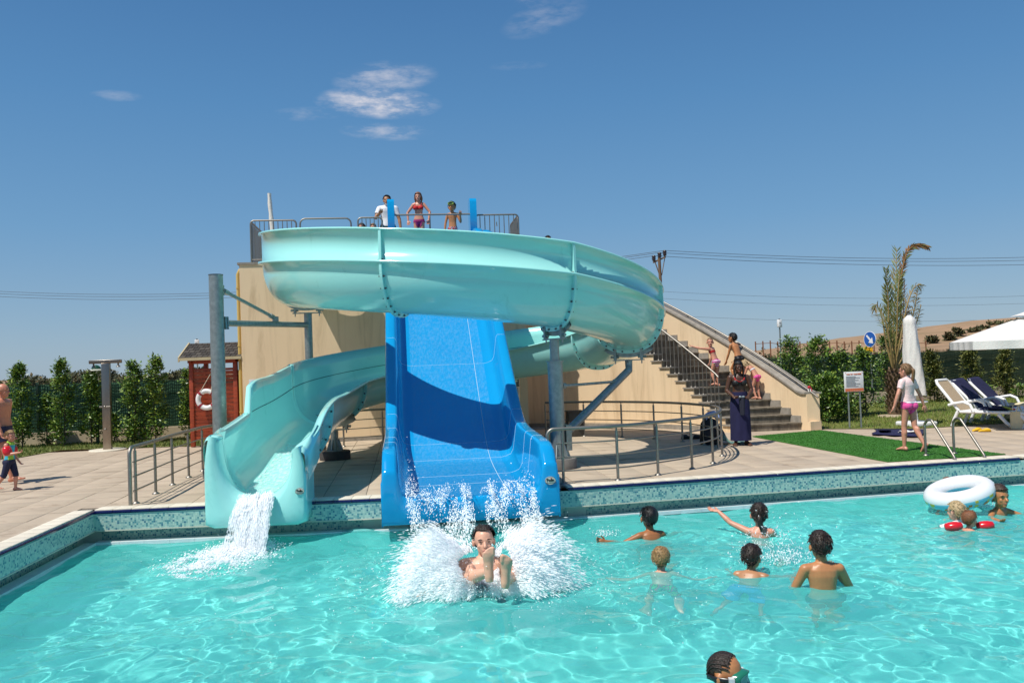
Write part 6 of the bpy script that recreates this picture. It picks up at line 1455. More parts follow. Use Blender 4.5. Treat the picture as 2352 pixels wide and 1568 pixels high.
C_RED = cl('red', (.52, .012, .015)); C_NAVY = cl('navy', (.010, .012, .05)); C_BLACK = cl('black', (.010, .010, .012), .5); C_WHITE = cl('white', (.78, .78, .80)); C_PINK = cl('pink', (.72, .08, .30)); C_PURP = cl('magenta', (.35, .02, .14)); C_TURQ = cl('turquoise', (.03, .42, .55)); C_LIME = cl('lime', (.35, .60, .06)); C_LBLUE = cl('light_blue', (.03, .28, .70))
C_WETW = mat('wet_white_shirt', (.80, .58, .56), .45, bump=(30, .7)); C_STR = cl('purple', (.30, .03, .22))
def printed(seed, k=4): r = random.Random(seed); return lambda v: int(abs(mnoise.noise(Vector(v) * 14 + Vector((seed, 0, 0)))) * 9.7) % k

def platform_people():
    z = PZ + .026
    p = AT(891, 520, 21.3); person('man in white polo shirt and dark trousers on the tower platform', 1.80, False, PI + .12, 'olive', 'black', stand=(p.x, 21.3, z), face=(.12, 1, -.12), g=1.08, arms=(((.35, .1, -1), (.12, .2, -1)), ((.38, .45, -1), (-.45, 1.0, .35))),
           cloth=(('polo_shirt', "(torso&(tor>.0)) | (uarm&(t<.62)) | ((seg=='neck')&(t<.25))", .010, C_WHITE, .006), ('trousers', "((tor<.04)&torso)|thigh|(shin&(t<.95))", .014, C_NAVY, .006)), hair_style='high')
    p = AT(963, 520, 20.62); q = person('girl in red bikini leaning on the hand bar above the blue slide', 1.58, False, PI - .05, 'pink', 'red', stand=(p.x, 20.62, 4.55), female=True, g=.88, long='loose', arms=(((.75, .12, -1), (-.12, .35, -1)), ((.75, .12, -1), (-.12, .35, -1))), cloth=(bikini_top(C_RED), bikini_bottom(C_PURP)), group='people on the tower platform'); straps(q, C_RED)
    p = AT(1040, 520, 20.75); q = person('boy with a green diving mask on his forehead at the blue gate', 1.40, True, PI - .1, 'tan', 'black', stand=(p.x, 20.75, 4.5), face=(.15, 1, -.05), g=.92, arms=(((.42, .2, -1), (.15, 1.0, 1.0)), ((.25, .1, -1), (.1, .15, -1))), cloth=(trunks([C_RED, C_WHITE, C_NAVY, C_RED], .8, .14, fn=printed(3)),))
    mg = mat('mask_green', (.32, .45, .06), .3); ml = mat('mask_lens', (.06, .09, .03), .1); b = B(); H, hh = q['H'], q['hh']
    ring = lambda k, y: [H(k * .30 * math.cos(a) * (1 if abs(math.cos(a)) > .2 else 1), y - .10 * abs(math.cos(a)), .80 + k * .135 * math.sin(a)) for a in np.linspace(0, 2 * PI, 25)[:-1]]
    o = addpart(q, B().loft([ring(1.1, .34), ring(1.05, .50), ring(.86, .52), ring(.82, .44)], cap=False), 'diving_mask', mg); l = B().loft([ring(.84, .46), ring(.80, .49)]).build('lens', ml, o); l.matrix_parent_inverse = Matrix.Identity(4)
    for i, (x, y, Y, hr, lab) in enumerate(((832, 521, 21.9, 'brown', 'small child whose brown hair just shows behind the short platform railing'), (857, 522, 21.7, 'dkblond', 'small child whose forehead just shows next to the polo man'))):
        t = AT(x, y, Y); hgt = t.z + .03 - z + .08; person(lab, hgt, True, PI - .4 + .6 * i, 'pink', hr, stand=(t.x, Y, z), g=.95, vox=.011, cloth=(trunks(C_NAVY),), group='people on the tower platform')
    a = A0 + DA * 23.5; s = sp(8.2, a, 0); person('child with dark hair near the top of the stair behind the slide', 1.22, True, PI + .6, 'tan', 'black', stand=(s.x, s.y, RISE * 24), vox=.011, cloth=(trunks(C_NAVY),), group='people on the stair')
platform_people()

def stair_people():
    def on(i, r, f=.55): a = A0 + DA * (i + f); s = sp(r, a, 0); return s, RISE * (i + 1), a + PI / 2
    s, z, hd = on(5, 8.25); yaw = hd - PI / 2
    st2 = [C_STR, C_WHITE, C_PINK]
    q = person('little girl in striped bikini looking back from the stair balustrade', 1.24, True, yaw + .25, 'pink', 'dkblond', stand=(s.x, s.y, z), up=(0, .30, 1), chest=(0, .42, 1), face=(-1.0, -.55, -.1), g=.98, hair_style='crop', arms=(((.7, .7, .1), (.3, .8, .25)), ((.15, .35, -1), (.05, .4, -1))), legs=(((.03, .35, -1), (0, -.35, -1)), ((.03, .05, -1), (0, -.1, -1))),
           cloth=(('bikini_top', "torso&(tor>.60)&(tor<.75)", .005, C_RED), ('bikini_bottom', "((torso)&(tor<.14))|(thigh&(t<.10))", .006, st2, 0, lambda v: int((v[2] + .2) * 60) % 3)), group='people on the stair')
    s, z, hd = on(5, 8.86, .5); yaw = hd - PI / 2
    person('boy in black trunks bending as he climbs the stair by the parapet', 1.36, True, yaw - .1, 'tan', 'black', stand=(s.x, s.y, z), up=(0, .25, 1), chest=(0, .62, 1), face=(-.15, .8, -.45), g=.92, arms=(((.1, .3, -1), (.05, .45, -1)), ((.1, .45, -1), (0, .5, -1))), legs=(((.05, .75, -1), (0, -.4, -1)), ((.05, .05, -1), (0, -.25, -1))), cloth=(trunks(C_BLACK, .30, .16, .006, .0),), group='people on the stair')
    s, z, hd = on(3, 8.80, .5); yaw = hd - PI / 2
    q = person('pale blond child bending over on the stair holding a snack bag', 1.12, True, yaw + .2, 'pink', 'pale', stand=(s.x, s.y, z), up=(0, .5, 1), chest=(0, 1.0, .75), face=(0, .6, -.8), head_up=(0, .8, .6), g=.95, arms=(((.1, .4, -1), (.05, .3, -1)), ((.35, .3, -1), (.35, .15, -1))), legs=(((.05, .35, -1), (0, -.35, -1)), ((.05, .1, -1), (0, -.2, -1))), cloth=(('bikini_band', "torso&(tor>.55)&(tor<.66)", .006, C_WHITE), bikini_bottom(C_PINK)), long='loose', group='people on the stair')
    c = q['hands'][1] + Vector((.02, -.02, -.10)); R = Matrix.Rotation(.5, 3, 'Z') @ Matrix.Rotation(.3, 3, 'Y'); rows = []
    for v in np.linspace(-1, 1, 9): rows.append([c + R @ Vector((u * .095, (.03 * (1 - u * u) * (1 - v * v)) * -1, v * .125 + .006 * math.sin(9 * u))) for u in np.linspace(-1, 1, 11)])
    back = [[p + R @ Vector((0, .004 + .055 * (1 - abs(i - 4) / 4) * (1 - abs(j - 5) / 5), 0)) for j, p in enumerate(row)] for i, row in enumerate(rows)]
    b = B(); b.strip(rows); k = len(b.f); b.strip(back); pr = printed(5, 4); b.m = [(pr(Vector(b.v[f[0]]) * 1.6)) for f in b.f]
    o = b.build('snack_bag', [mat('bag_purple', (.22, .05, .35), .25), mat('bag_orange', (.75, .25, .02), .25), mat('bag_silver', (.6, .55, .6), .25), mat('bag_white', (.7, .6, .7), .25)]); tag(o, 'shiny purple and orange snack bag held by the blond child', 'snack bag')
    # woman in a long sarong
    g = G(1703, 1022); q = person('woman in black bikini top and long navy sarong before the stair', 1.66, False, PI - .08, 'dark', 'black', stand=(g.x, g.y, .0), female=True, g=1.06, arms=(((.28, .05, -1), (-.42, .75, -.45)), ((.30, .05, -1), (-.35, .80, -.40))), long='locks', hair_style='short', curl=(.9, .9), feet=(((-.35, 1, 0), (0, 0, 1)), ((.35, 1, 0), (0, 0, 1))), cloth=(('bikini_top', "torso&(tor>.56)&(tor<.79)&((fro>.0)|(tor<.66))", .006, C_BLACK),)); straps(q, C_RED)
    r, f, u = q['frame'](.7); h = q['h']
    edge = [q['spine'](.80 - .06 * math.cos(a * 2)) + r * a * .050 * h + f * (.086 - .022 * a * a) * h for a in np.linspace(-1.25, 1.25, 15)]; addpart(q, B().tube(edge, .006, 6), 'red_edging', C_RED)
    base = q['spine'](0); rings = []
    for k in range(22):
        t = k / 21; z = base.z + .16 - t * (base.z + .16 - .10); w = .155 + .03 * min(1, t * 4) + .015 * t; d = .125 + .02 * min(1, t * 4) + .03 * t
        rings.append([Vector((base.x, base.y, z)) + r * math.cos(a) * w * (1 + .035 * math.sin(7 * a + 2 * t) * t) + f * math.sin(a) * d * (1 + .05 * math.sin(5 * a + 3 * t) * t + .03 * math.sin(11 * a) * t) for a in np.linspace(0, 2 * PI, 41)[:-1]])
    addpart(q, B().loft(rings), 'sarong', mat('sarong_navy', (.012, .012, .065), .9, var=(5, .25, None), bump=(60, .5)))
    e = q['hands'][0].lerp(q['hands'][1], .5) + f * .05; rows = [[e + r * (u - .5) * .12 * (1 - .4 * v) + f * .03 * math.sin(5 * u) + Vector((0, 0, -.34 * v + .02)) for u in np.linspace(0, 1, 8)] for v in np.linspace(0, 1, 8)]
    o = B().strip(rows).build('cloth', cl('blue_black', (.012, .014, .03))); tag(o, 'dark cloth dangling from the hands of the woman in sarong', 'cloth')
    o = B().ball(e + r * .03 + Vector((0, 0, .03)), (.03, .02, .02), 10).ball(e - r * .03 + Vector((0, 0, .03)), (.03, .02, .02), 10).tube([e - r * .03 + Vector((0, 0, .03)), e + r * .03 + Vector((0, 0, .03))], .006, 6).build('swim_goggles', mat('clear_goggle', (.25, .3, .32), .15)); tag(o, 'swim goggles held in the hands of the woman in sarong', 'goggles')
stair_people()

def deck_people():
    g = G(-4, 1113); q = person('shirtless sunburnt man walking in at the left edge of the picture', 1.76, False, -PI / 2 - .05, 'red', 'blond', stand=(g.x - .02, g.y + .15, 0), g=1.12, hair_style='bald', face=(-.05, 1, -.06), arms=(((.16, -.2, -1), (.06, .25, -1)), ((.2, .22, -1), (.1, .55, -1))), legs=(((.03, -.30, -1), (0, -.55, -1)), ((.03, .42, -1), (0, .18, -1))), feet=(((0, .75, -.66), (0, .66, .75)), ((0, 1, .22), (0, -.22, 1))), cloth=(trunks(C_NAVY, .55, .12, .014, .008),))
    g = G(24, 1127); q = person('small child in swim vest with red armbands walking beside the man', 1.0, True, -PI / 2 + .05, 'pink', 'blond', stand=(g.x, g.y, 0), g=1.06, face=(.35, 1, -.05), arms=(((.2, -.1, -1), (.1, .5, -.8)), ((.25, .35, -.9), (-.05, 1, .15))), legs=(((.04, .28, -1), (0, -.05, -1)), ((.04, -.30, -1), (0, -.75, -1))), cloth=(('swim_vest', "torso&(tor>.05)", .008, [C_TURQ, C_LIME], .003, lambda v: 1 if v[0] > -.0 and v[2] < .14 and v[1] > .02 or v[2] > .26 else 0), ('knee_shorts', "(torso&(tor<.10))|thigh|(shin&(t<.05))", .012, C_NAVY, .004)), curl=(.6, 1.3))
    mb = mat('red_armband', (.62, .012, .02), .25, coat=.3)
    for k in (0, 1):
        a, c = q['seg']['uarm%d' % k]; d = (c - a).normalized(); x, y, _ = basis(d); m = a.lerp(c, .62)
        rings = [[m + d * z + (x * math.cos(t) + y * math.sin(t) * .8) * r for t in np.linspace(0, 2 * PI, 21)[:-1]] for r, z in ((.032, -.075), (.055, -.07), (.068, -.035), (.072, 0), (.068, .035), (.055, .07), (.032, .075))]
        o = B().loft(rings).build('armband', mb); tag(o, ('red inflated armband on the child beside the man, farther arm', 'red inflated armband on the child beside the man, nearer arm')[k], 'armband', 'red armbands of the walking child')
    g = G(2092, 1037); wp = lambda v: 0
    q = person('girl in wet white shirt and pink bikini bottom walking away on the turf mat', 1.48, False, .38, 'pink', 'dkblond', stand=(g.x, g.y, .016), female=True, g=.93, long='pony', face=(-.25, 1, 0), head_scale=1.12, arms=(((.55, -.05, -1), (.25, .2, -1)), ((.50, -.12, -1), (.35, -.1, -1))), legs=(((.03, .12, -1), (.02, .02, -1)), ((.0, -.12, -1), (.0, -.62, -1))), feet=(None, ((.05, .72, -.70), (0, .70, .72))),
           cloth=(('wet_shirt', "(torso&(tor>.10)) | (uarm&(t<.55))", .009, C_WETW, .008), ('bikini_bottom', "(torso&(tor<.16))|(thigh&(t<.15))", .006, C_PINK, .003), ('shirt_hem', "torso&(tor>.06)&(tor<.13)", .013, C_WHITE, .01)))
deck_people()

def swimmers():
    tread = (((.2, .55, -.9), (.0, -.2, -1)), ((.3, .2, -1), (.0, -.6, -.9)))
    sw = (((.8, .55, -.15), (.75, .6, .0)),) * 2
    q = person('dark haired boy swimming away with one arm stretched out beside the blue slide', 1.52, True, .25, 'brown', 'black', at=AT(1490, 1187, 10.55), up=(0, .35, 1), face=(.2, 1, .05), arms=(((1, .1, -.38), (1, .1, .22)), ((.8, .5, -.75), (.8, .6, -.3))), legs=tread, cloth=(trunks(C_NAVY),), group='children in the pool')
    q = person('girl with dark ponytail raising one arm towards the pool wall', 1.50, True, -.25, 'pink', 'dkbrown', at=AT(1743, 1179, 10.3), up=(0, .1, 1), long='short_pony', female=True, arms=(((1, .35, .42), (.85, .5, .75)), ((.35, .7, -.7), (-.1, 1, -.1))), legs=tread, cloth=(bikini_top(C_PINK), bikini_bottom(C_RED)), curl=(.35, .5), palm=((.95, .4, .1), None), group='children in the pool')
    pc = [cl('print_green', (.10, .35, .06)), C_NAVY, C_RED, C_STR]
    q = person('blond boy in printed trunks swimming away with spread arms', 1.30, True, -.15, 'pale', 'blond', at=AT(1518, 1280, 8.7), up=(0, .8, .62), chest=(0, .62, .8), face=(.2, 1, .15), arms=(((.9, -.1, -.75), (.95, .3, -.05)),) * 2, legs=(((.35, -.35, -1), (.1, -.9, -.5)), ((.3, -.3, -1), (.1, -1, -.3))), cloth=(trunks(pc, .7, .16, fn=printed(2)),), group='children in the pool')
    q = person('dark haired boy in light blue shorts splashing forwards in the pool', 1.40, True, -.5, 'olive', 'dkbrown', at=AT(1727, 1276, 8.55), up=(0, .75, .7), chest=(0, .62, .8), face=(.25, 1, .1), arms=(((.5, .5, -.8), (.4, 1, -.1)), ((.7, .75, -.45), (.6, 1, .05))), legs=(((.25, -.4, -1), (.1, -1, -.4)), ((.35, -.4, -.9), (.2, -1, -.2))), cloth=(trunks(C_LBLUE, .85, .18, .016, .01),), group='children in the pool')
    q = person('tanned boy standing waist deep with his back to the camera', 1.62, True, -.05, 'tan', 'dkbrown', at=AT(1883, 1250, 7.95), up=(0, .02, 1), face=(0, 1, 0), g=1.02, head_scale=.92, hair_style='short', arms=(((.42, .25, -.9), (-.3, 1, .0)), ((.5, .35, -.85), (-.25, .9, .4))), cloth=(trunks([C_NAVY, C_RED, C_NAVY], .75, .13, .014, .008, lambda v: 1 if abs(v[0]) > .05 and v[2] < -.02 and v[0] > 0 else 0),), curl=(.8, 1.0), group='children in the pool')
    q = person('woman with cornrow hair and green diving mask at the bottom picture edge', 1.72, False, -PI / 2 - .62, 'tan', 'dkbrown', at=AT(1668, 1541, 4.85), female=True, face=(-.05, 1, -.10), hair_style='corn', vox=.007, cloth=(bikini_top(C_BLACK), bikini_bottom(C_BLACK)), head_scale=.98)
    H, hh = q['H'], q['hh']; co = B()
    for k in range(11):                                # braided rows over the scalp
        a = -1.35 + k * .27; P0 = []
        for t in np.linspace(0, 1, 9): th = 1.0 + t * 1.8; P0.append(H(math.sin(a) * .345 * math.sin(min(th, 2.4)) ** .5, -.04 + .435 * math.cos(th) * (1 - .12 * abs(math.sin(a))), .60 + .41 * math.sin(th) * (math.cos(a) * .85 + .15) if th < 2.2 else .60 + .41 * math.sin(2.2) * (math.cos(a) * .85 + .15) - (th - 2.2) * .35))
        co.tube(P0, .024 * hh, 6)
    addpart(q, co, 'cornrows', HAIR['dkbrown'])
    ml = mat('mask_glass', (.30, .40, .36), .05); mg = mat('mask_green_rubber', (.015, .16, .10), .2, coat=.4)
    ring = lambda k, y, c=.0: [H(k * .30 * math.cos(a), y - .13 * abs(math.cos(a)) ** 2, .47 + k * (.17 if math.sin(a) > 0 else .14) * math.sin(a)) for a in np.linspace(0, 2 * PI, 29)[:-1]]
    o = addpart(q, B().loft([ring(1.12, .33), ring(1.12, .44), ring(1.02, .56), ring(.88, .57), ring(.84, .42)], cap=False), 'diving_mask', mg); b = B().loft([ring(.92, .545), ring(.86, .552)]).build('lens', ml, o); b.matrix_parent_inverse = Matrix.Identity(4)
    sb = B()
    for s in (-1, 1): sb.loft([[H(s * x, y, .47 + dz) for dz in (.06, -.06)] + [H(s * (x + .03), y, .47 + dz) for dz in (-.06, .06)] for x, y in ((.29, .34), (.36, .2), (.385, .0), (.37, -.2), (.26, -.40), (.0, -.49))])
    b = sb.build('strap', mat('mask_strap', (.012, .012, .015), .3), o); b.matrix_parent_inverse = Matrix.Identity(4)
    b = B().box(H(.375, .25, .47), (.03, .035, .04)).box(H(-.375, .25, .47), (.03, .035, .04)).build('buckle', mat('mask_buckle', (.6, .62, .64), .2), o); b.matrix_parent_inverse = Matrix.Identity(4)
    # group by the inflatable ring
    q = person('boy facing the camera in the water just past the inflatable ring', 1.42, True, PI + .45, 'tan', 'brown', at=AT(2296, 1137, 11.0), face=(.25, 1, -.12), head_scale=1.12, arms=(((.6, .6, -.3), (.5, .9, .1)), ((.9, .5, -.2), (.5, .9, .1))), legs=tread, cloth=(trunks(C_LBLUE, .7),), group='children by the inflatable ring')
    q = person('blond child in white shirt seen from behind below the inflatable ring', 1.22, True, .1, 'pale', 'pale', at=AT(2195, 1172, 10.5), face=(-.35, 1, .05), head_scale=1.1, arms=(((.95, .2, -.3), (.95, .1, .0)), ((.8, .5, -.3), (.6, .8, 0))), legs=tread, cloth=(('white_shirt', "(torso&(tor>.05))|(uarm&(t<.6))", .010, C_WHITE, .006),), group='children by the inflatable ring')
    q = person('small brown haired child in profile floating with red armbands', 1.05, True, -PI / 2 + .3, 'pink', 'red', at=AT(2228, 1190, 10.15), face=(-.1, 1, .02), head_scale=1.1, up=(0, .4, 1), arms=(((1, -.1, .0), (.9, .4, -.1)), ((1, .05, .0), (.9, .4, -.1))), legs=tread, cloth=(trunks(C_NAVY),), group='children by the inflatable ring')
    mb = mat('red_armband', (.62, .012, .02), .25)
    for k, (x, y) in enumerate(((2190, 1208), (2262, 1206))):
        m = AT(x, y, 10.1 + .05 * k); d = Vector((.9, -.3, .12)).normalized(); xx, yy, _ = basis(d)
        rings = [[m + d * z + (xx * math.cos(t) + yy * math.sin(t) * .8) * r for t in np.linspace(0, 2 * PI, 21)[:-1]] for r, z in ((.03, -.10), (.05, -.09), (.066, -.04), (.07, 0), (.066, .04), (.05, .09), (.03, .10))]
        o = B().loft(rings).build('armband', mb); receive(o); tag(o, ('red armband on the floating child nearest the blond child', 'red armband on the floating child on the side towards the pool wall')[k], 'armband', 'red armbands of the floating child')
    q = person('child almost hidden behind the white inflatable ring', 1.2, True, PI, 'tan', 'red', at=AT(2178, 1113, 11.9), legs=tread, arms=(((.5, .8, -.1), (.2, 1, .1)),) * 2, vox=.011, cloth=(trunks(C_NAVY),), group='children by the inflatable ring')
    # inflatable ring
    c = AT(2203, 1131, 11.25); N = Vector((-.27, -.06, .96)).normalized(); x, y, _ = basis(N); R, r = .325, .125; NN, MM = 64, 20; rr = random.Random(3)
    T = thing('swim_ring', 'large white inflatable swim ring with printed fish on its side', 'swim ring', c); rings = []
    for k in range(NN):
        a = 2 * PI * k / NN; e = x * math.cos(a) + y * math.sin(a); pk = 1 + .012 * math.sin(a * 32); rings.append([c + e * (R + r * math.cos(2 * PI * m / MM) * pk) + N * r * math.sin(2 * PI * m / MM) * pk for m in range(MM)])
    bb = B().loft(rings, closed=True, cap=False); bb.m = [0 if 0 <= (i % MM) < MM // 2 else 1 for i in range(len(bb.f))]
    def fish(i):
        k, m = i // MM, i % MM
        if m < MM // 2: return 0
        v = mnoise.noise(Vector((k * .33, m * .55, 2))); return 2 if v > .30 and m > 13 else (3 if v < -.30 and m > 13 else 1)
    bb.m = [fish(i) for i in range(len(bb.f))]
    o = bb.build('tube', [mat('ring_white', (.78, .78, .80), .3, coat=.3), mat('ring_sky', (.20, .55, .72), .3, coat=.3), mat('ring_orange', (.70, .20, .03), .3, coat=.3), mat('ring_yellow', (.75, .50, .04), .3, coat=.3)], T); receive(o)
    for k, (dx, dy, s) in enumerate(((.1, -.1, 1), (.45, .0, .8), (.75, -.06, .9), (1.05, .02, .7), (1.35, -.05, .9))):
        a = -PI / 2 + dx * .95 - .35; 
        pts = []
        for u in np.linspace(0, 2 * PI, 17)[:-1]:
            aa = a + .085 * s * math.cos(u); ph = -.62 + dy + .36 * s * math.sin(u) * .6; e = x * math.cos(aa) + y * math.sin(aa); pts.append(c + e * (R + (r + .004) * math.cos(ph)) + N * (r + .004) * math.sin(ph))
        B().add(pts, [tuple(range(16))]).build('printed_fish', [MATS['ring_orange'], MATS['ring_yellow']][k % 2], T)
swimmers()

def splash_man():
    c = AT(1111, 1238, 8.45)
    q = person('man with short dark hair landing in the pool in a burst of spray', 1.86, False, PI + .05, 'fair', 'dkbrown', at=c, up=(0, -.42, .9), chest=(0, -.30, 1), face=(-.08, 1, .05), head_up=(.02, -.08, 1), g=1.10, head_scale=1.12, vox=.007, hair_style='high', arms=(((.95, .10, -.75), (.75, .5, -.35)), ((.95, .1, -.75), (.85, .5, -.25))),
               legs=(((.30, .62, .55), (-.20, .52, .72)), ((.12, .62, .55), (-.20, .55, .66))), feet=(((-.08, .10, 1), (0, -1, .1)), ((.02, -.02, 1), (.12, -1, .0))), cloth=(trunks(C_NAVY, .6),), foot_len=1.12, ik=(AT(1161, 1326, 7.72), AT(1122, 1313, 7.76)))
    return q
SPL = splash_man()
# ================================================================== spray, running water, foam
def white_water(name, a, rough=.25):
    m = bpy.data.materials.new(name); m.use_nodes = True; N, L = m.node_tree.nodes, m.node_tree.links; b = N['Principled BSDF']
    N.remove(b); b = N.new('ShaderNodeBsdfDiffuse'); b.inputs['Color'].default_value = (.98, .99, 1, 1)
    t = N.new('ShaderNodeBsdfTranslucent'); t.inputs['Color'].default_value = (.97, .99, 1, 1); mx = N.new('ShaderNodeMixShader'); mx.inputs[0].default_value = .3
    L.new(b.outputs[0], mx.inputs[1]); L.new(t.outputs[0], mx.inputs[2]); L.new(mx.outputs[0], N['Material Output'].inputs['Surface']); return m
W_SPRAY = white_water('spray_white', 1); W_DROP = white_water('drop_white', 1); W_FOAM = white_water('foam_white', 1, .5)
def slivers(name, P, D, Ln, Wd, m, label):
    """many little water drops, each a stretched folded fleck along its flight"""
    P, D = np.asarray(P, float), np.asarray(D, float); n = len(P); D = D / np.linalg.norm(D, axis=1)[:, None]
    rg = np.random.default_rng(n); nb = np.array(SUN) + np.array([0, -.9, .25]); nb /= np.linalg.norm(nb)      # flecks are tilted between sun and camera so the spray looks brighter
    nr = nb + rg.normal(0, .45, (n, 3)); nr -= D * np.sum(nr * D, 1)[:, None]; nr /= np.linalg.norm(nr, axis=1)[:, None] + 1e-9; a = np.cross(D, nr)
    Ln, Wd = Ln[:, None], Wd[:, None]
    V = np.stack([P + D * Ln, P + a * Wd * 1.3 + nr * Wd * .2, P - D * Ln, P - a * Wd * 1.3 + nr * Wd * .2], 1).reshape(-1, 3)
    f = np.array([(0, 1, 2), (0, 2, 3)]); Fc = (np.arange(n)[:, None, None] * 4 + f[None]).reshape(-1, 3)
    me = bpy.data.meshes.new(name); me.vertices.add(len(V)); me.vertices.foreach_set('co', V.ravel().astype(np.float32)); me.loops.add(Fc.size); me.loops.foreach_set('vertex_index', Fc.ravel().astype(np.int32))
    me.polygons.add(len(Fc)); me.polygons.foreach_set('loop_start', np.arange(0, Fc.size, 3, dtype=np.int32)); me.polygons.foreach_set('loop_total', np.full(len(Fc), 3, np.int32)); me.update(); me.materials.append(m)
    o = put(name, me); tag(o, label, 'water spray', kind='stuff'); return o
def pxy(P):
    Q = P - np.array([0, 0, EYE]); Y = Q[:, 1] * _cp + Q[:, 2] * _sp; Z = -Q[:, 1] * _sp + Q[:, 2] * _cp; u, v = Q[:, 0] / Y * F_PX, -Z / Y * F_PX
    return 1176 + u * _c + v * _s, 784 - u * _s + v * _c
def burst():
    rng = np.random.default_rng(21); c0 = np.array(AT(1114, 1330, 8.2)); c0[2] = ZW + .02
    out_p, out_d, out_l, out_w = [], [], [], []
    n = 260000
    ph = rng.uniform(0, 2 * PI, n)
    # two fans left and right of the body, lower in front
    side = np.abs(np.cos(ph)); el = np.radians(rng.uniform(2, 56, n)); lim = (.34 + .50 * side ** 1.3) * (1 + .12 * np.sin(ph * 2.0 + .6) + .12 * np.sin(ph * 9 + 1) + .09 * np.sin(ph * 23) + .06 * np.sin(ph * 41 + 2)) * np.where(np.sin(ph) < 0, .98, 1.0)
    rho = lim * rng.uniform(0, 1, n) ** .62 * (1 + .12 * rng.normal(0, 1, n) * (rng.random(n) < .35))
    d = np.c_[np.cos(ph) * np.cos(el), np.sin(ph) * np.cos(el) * .85, np.sin(el) * .95]
    p = c0 + d * rho[:, None]; p[:, 2] -= .30 * np.maximum(0, rho - .45) ** 2; p[:, 2] += rng.normal(0, .012, n)
    mottled = np.array([mnoise.noise(Vector((math.cos(a) * 5, math.sin(a) * 5, e * 5 + r_ * 6))) for a, e, r_ in zip(ph[:], el[:], rho[:])])
    keep = (p[:, 2] > ZW - .02) & (rng.random(n) < np.clip(.50 + .9 * mottled, .1, 1))
    X, Y = pxy(p); cam_side = p[:, 1] < c0[1] + .45
    def inside(cx, cy, rx, ry): return ((X - cx) / rx) ** 2 + ((Y - cy) / ry) ** 2 < 1 + .35 * rng.random(n)
    body = inside(1111, 1240, 27, 42) | inside(1100, 1292, 48, 26) | inside(1120, 1290, 15, 42) | inside(1161, 1302, 16, 42) | inside(1092, 1315, 30, 18)
    keep &= ~(body & cam_side)
    p, d, rho = p[keep], d[keep], rho[keep]; k = len(p); v = d.copy(); v[:, 2] -= .6 * rho
    print('burst', k)
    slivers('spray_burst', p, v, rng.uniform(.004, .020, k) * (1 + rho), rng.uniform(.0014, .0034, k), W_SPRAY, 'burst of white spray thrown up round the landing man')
    # stray drops
    n = 2000; ph = rng.uniform(0, 2 * PI, n); rho = rng.gamma(2.2, .38, n); z = ZW + rng.gamma(1.6, .16, n) * np.exp(-rho * .5); q = np.c_[c0[0] + np.cos(ph) * rho * 1.15, c0[1] + np.sin(ph) * rho * .8, z]
    ok = np.array([in_pool(a, b, .05) for a, b in q[:, :2]]); X, Y = pxy(q); ok &= ~((((X - 1111) / 34) ** 2 + ((Y - 1245) / 50) ** 2 < 1) & (q[:, 1] < 8.7)); q = q[ok]; k = len(q)
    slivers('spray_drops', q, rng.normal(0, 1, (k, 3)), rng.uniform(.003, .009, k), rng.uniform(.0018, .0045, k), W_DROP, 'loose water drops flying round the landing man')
burst()
def crown():
    # torn sheets of white water standing round the body
    rng = np.random.default_rng(31); c = AT(1114, 1330, 8.2); c.z = ZW; sh = B()
    for (a0, a1, R, hh_, sd) in ((-.55, .75, .84, .50, 1), (PI - .75, PI + .5, .82, .46, 2), (-.35, .9, .62, .58, 3), (PI - .9, PI + .35, .60, .54, 4), (PI + .5, 2 * PI - .5, .46, .10, 5)):
        na, nr = 64, 22
        def P(i, j):
            a = a0 + (a1 - a0) * i / na; t = j / nr; edge = .66 + .40 * mnoise.noise(Vector((a * 3.4, sd * 3.1, 0))) + .22 * mnoise.noise(Vector((a * 11, sd, 4))); r = .16 + (R * edge - .16) * t; z = hh_ * edge * math.sin(min(PI * .62, t * 2.0)) * (.75 + .4 * abs(math.cos(a)))
            q = Vector((c.x + math.cos(a) * r, c.y + .08 + math.sin(a) * r * .8, c.z + .01 + z)); n = mnoise.noise(q * 7 + Vector((sd, 0, 0))) * .035 + mnoise.noise(q * 23) * .016; return q + Vector((math.cos(a) * n, math.sin(a) * n, n * 1.2))
        V = [P(i, j) for i in range(na + 1) for j in range(nr + 1)]; fs = []
        for i in range(na):
            for j in range(nr):
                k = i * (nr + 1) + j; q = (V[k] + V[k + nr + 2]) / 2; t = j / nr
                if mnoise.noise(q * 13 + Vector((sd * 2, 5, 1))) + .5 * mnoise.noise(q * 37) > .42 - .75 * t ** 1.5: continue
                X, Y = pxy(np.array([tuple(q)])); X, Y = X[0], Y[0]
                if q.y < c.y + .5 and (((X - 1111) / 34) ** 2 + ((Y - 1240) / 50) ** 2 < 1 or ((X - 1102) / 58) ** 2 + ((Y - 1292) / 34) ** 2 < 1 or ((X - 1121) / 20) ** 2 + ((Y - 1290) / 46) ** 2 < 1 or ((X - 1161) / 21) ** 2 + ((Y - 1302) / 46) ** 2 < 1): continue
                fs.append((k, k + 1, k + nr + 2, k + nr + 1))
        sh.add(V, fs, 0, True)
    o = sh.build('spray_sheets', W_SPRAY); tag(o, 'torn white sheets of water standing round the landing man', 'water spray', kind='stuff')
crown()
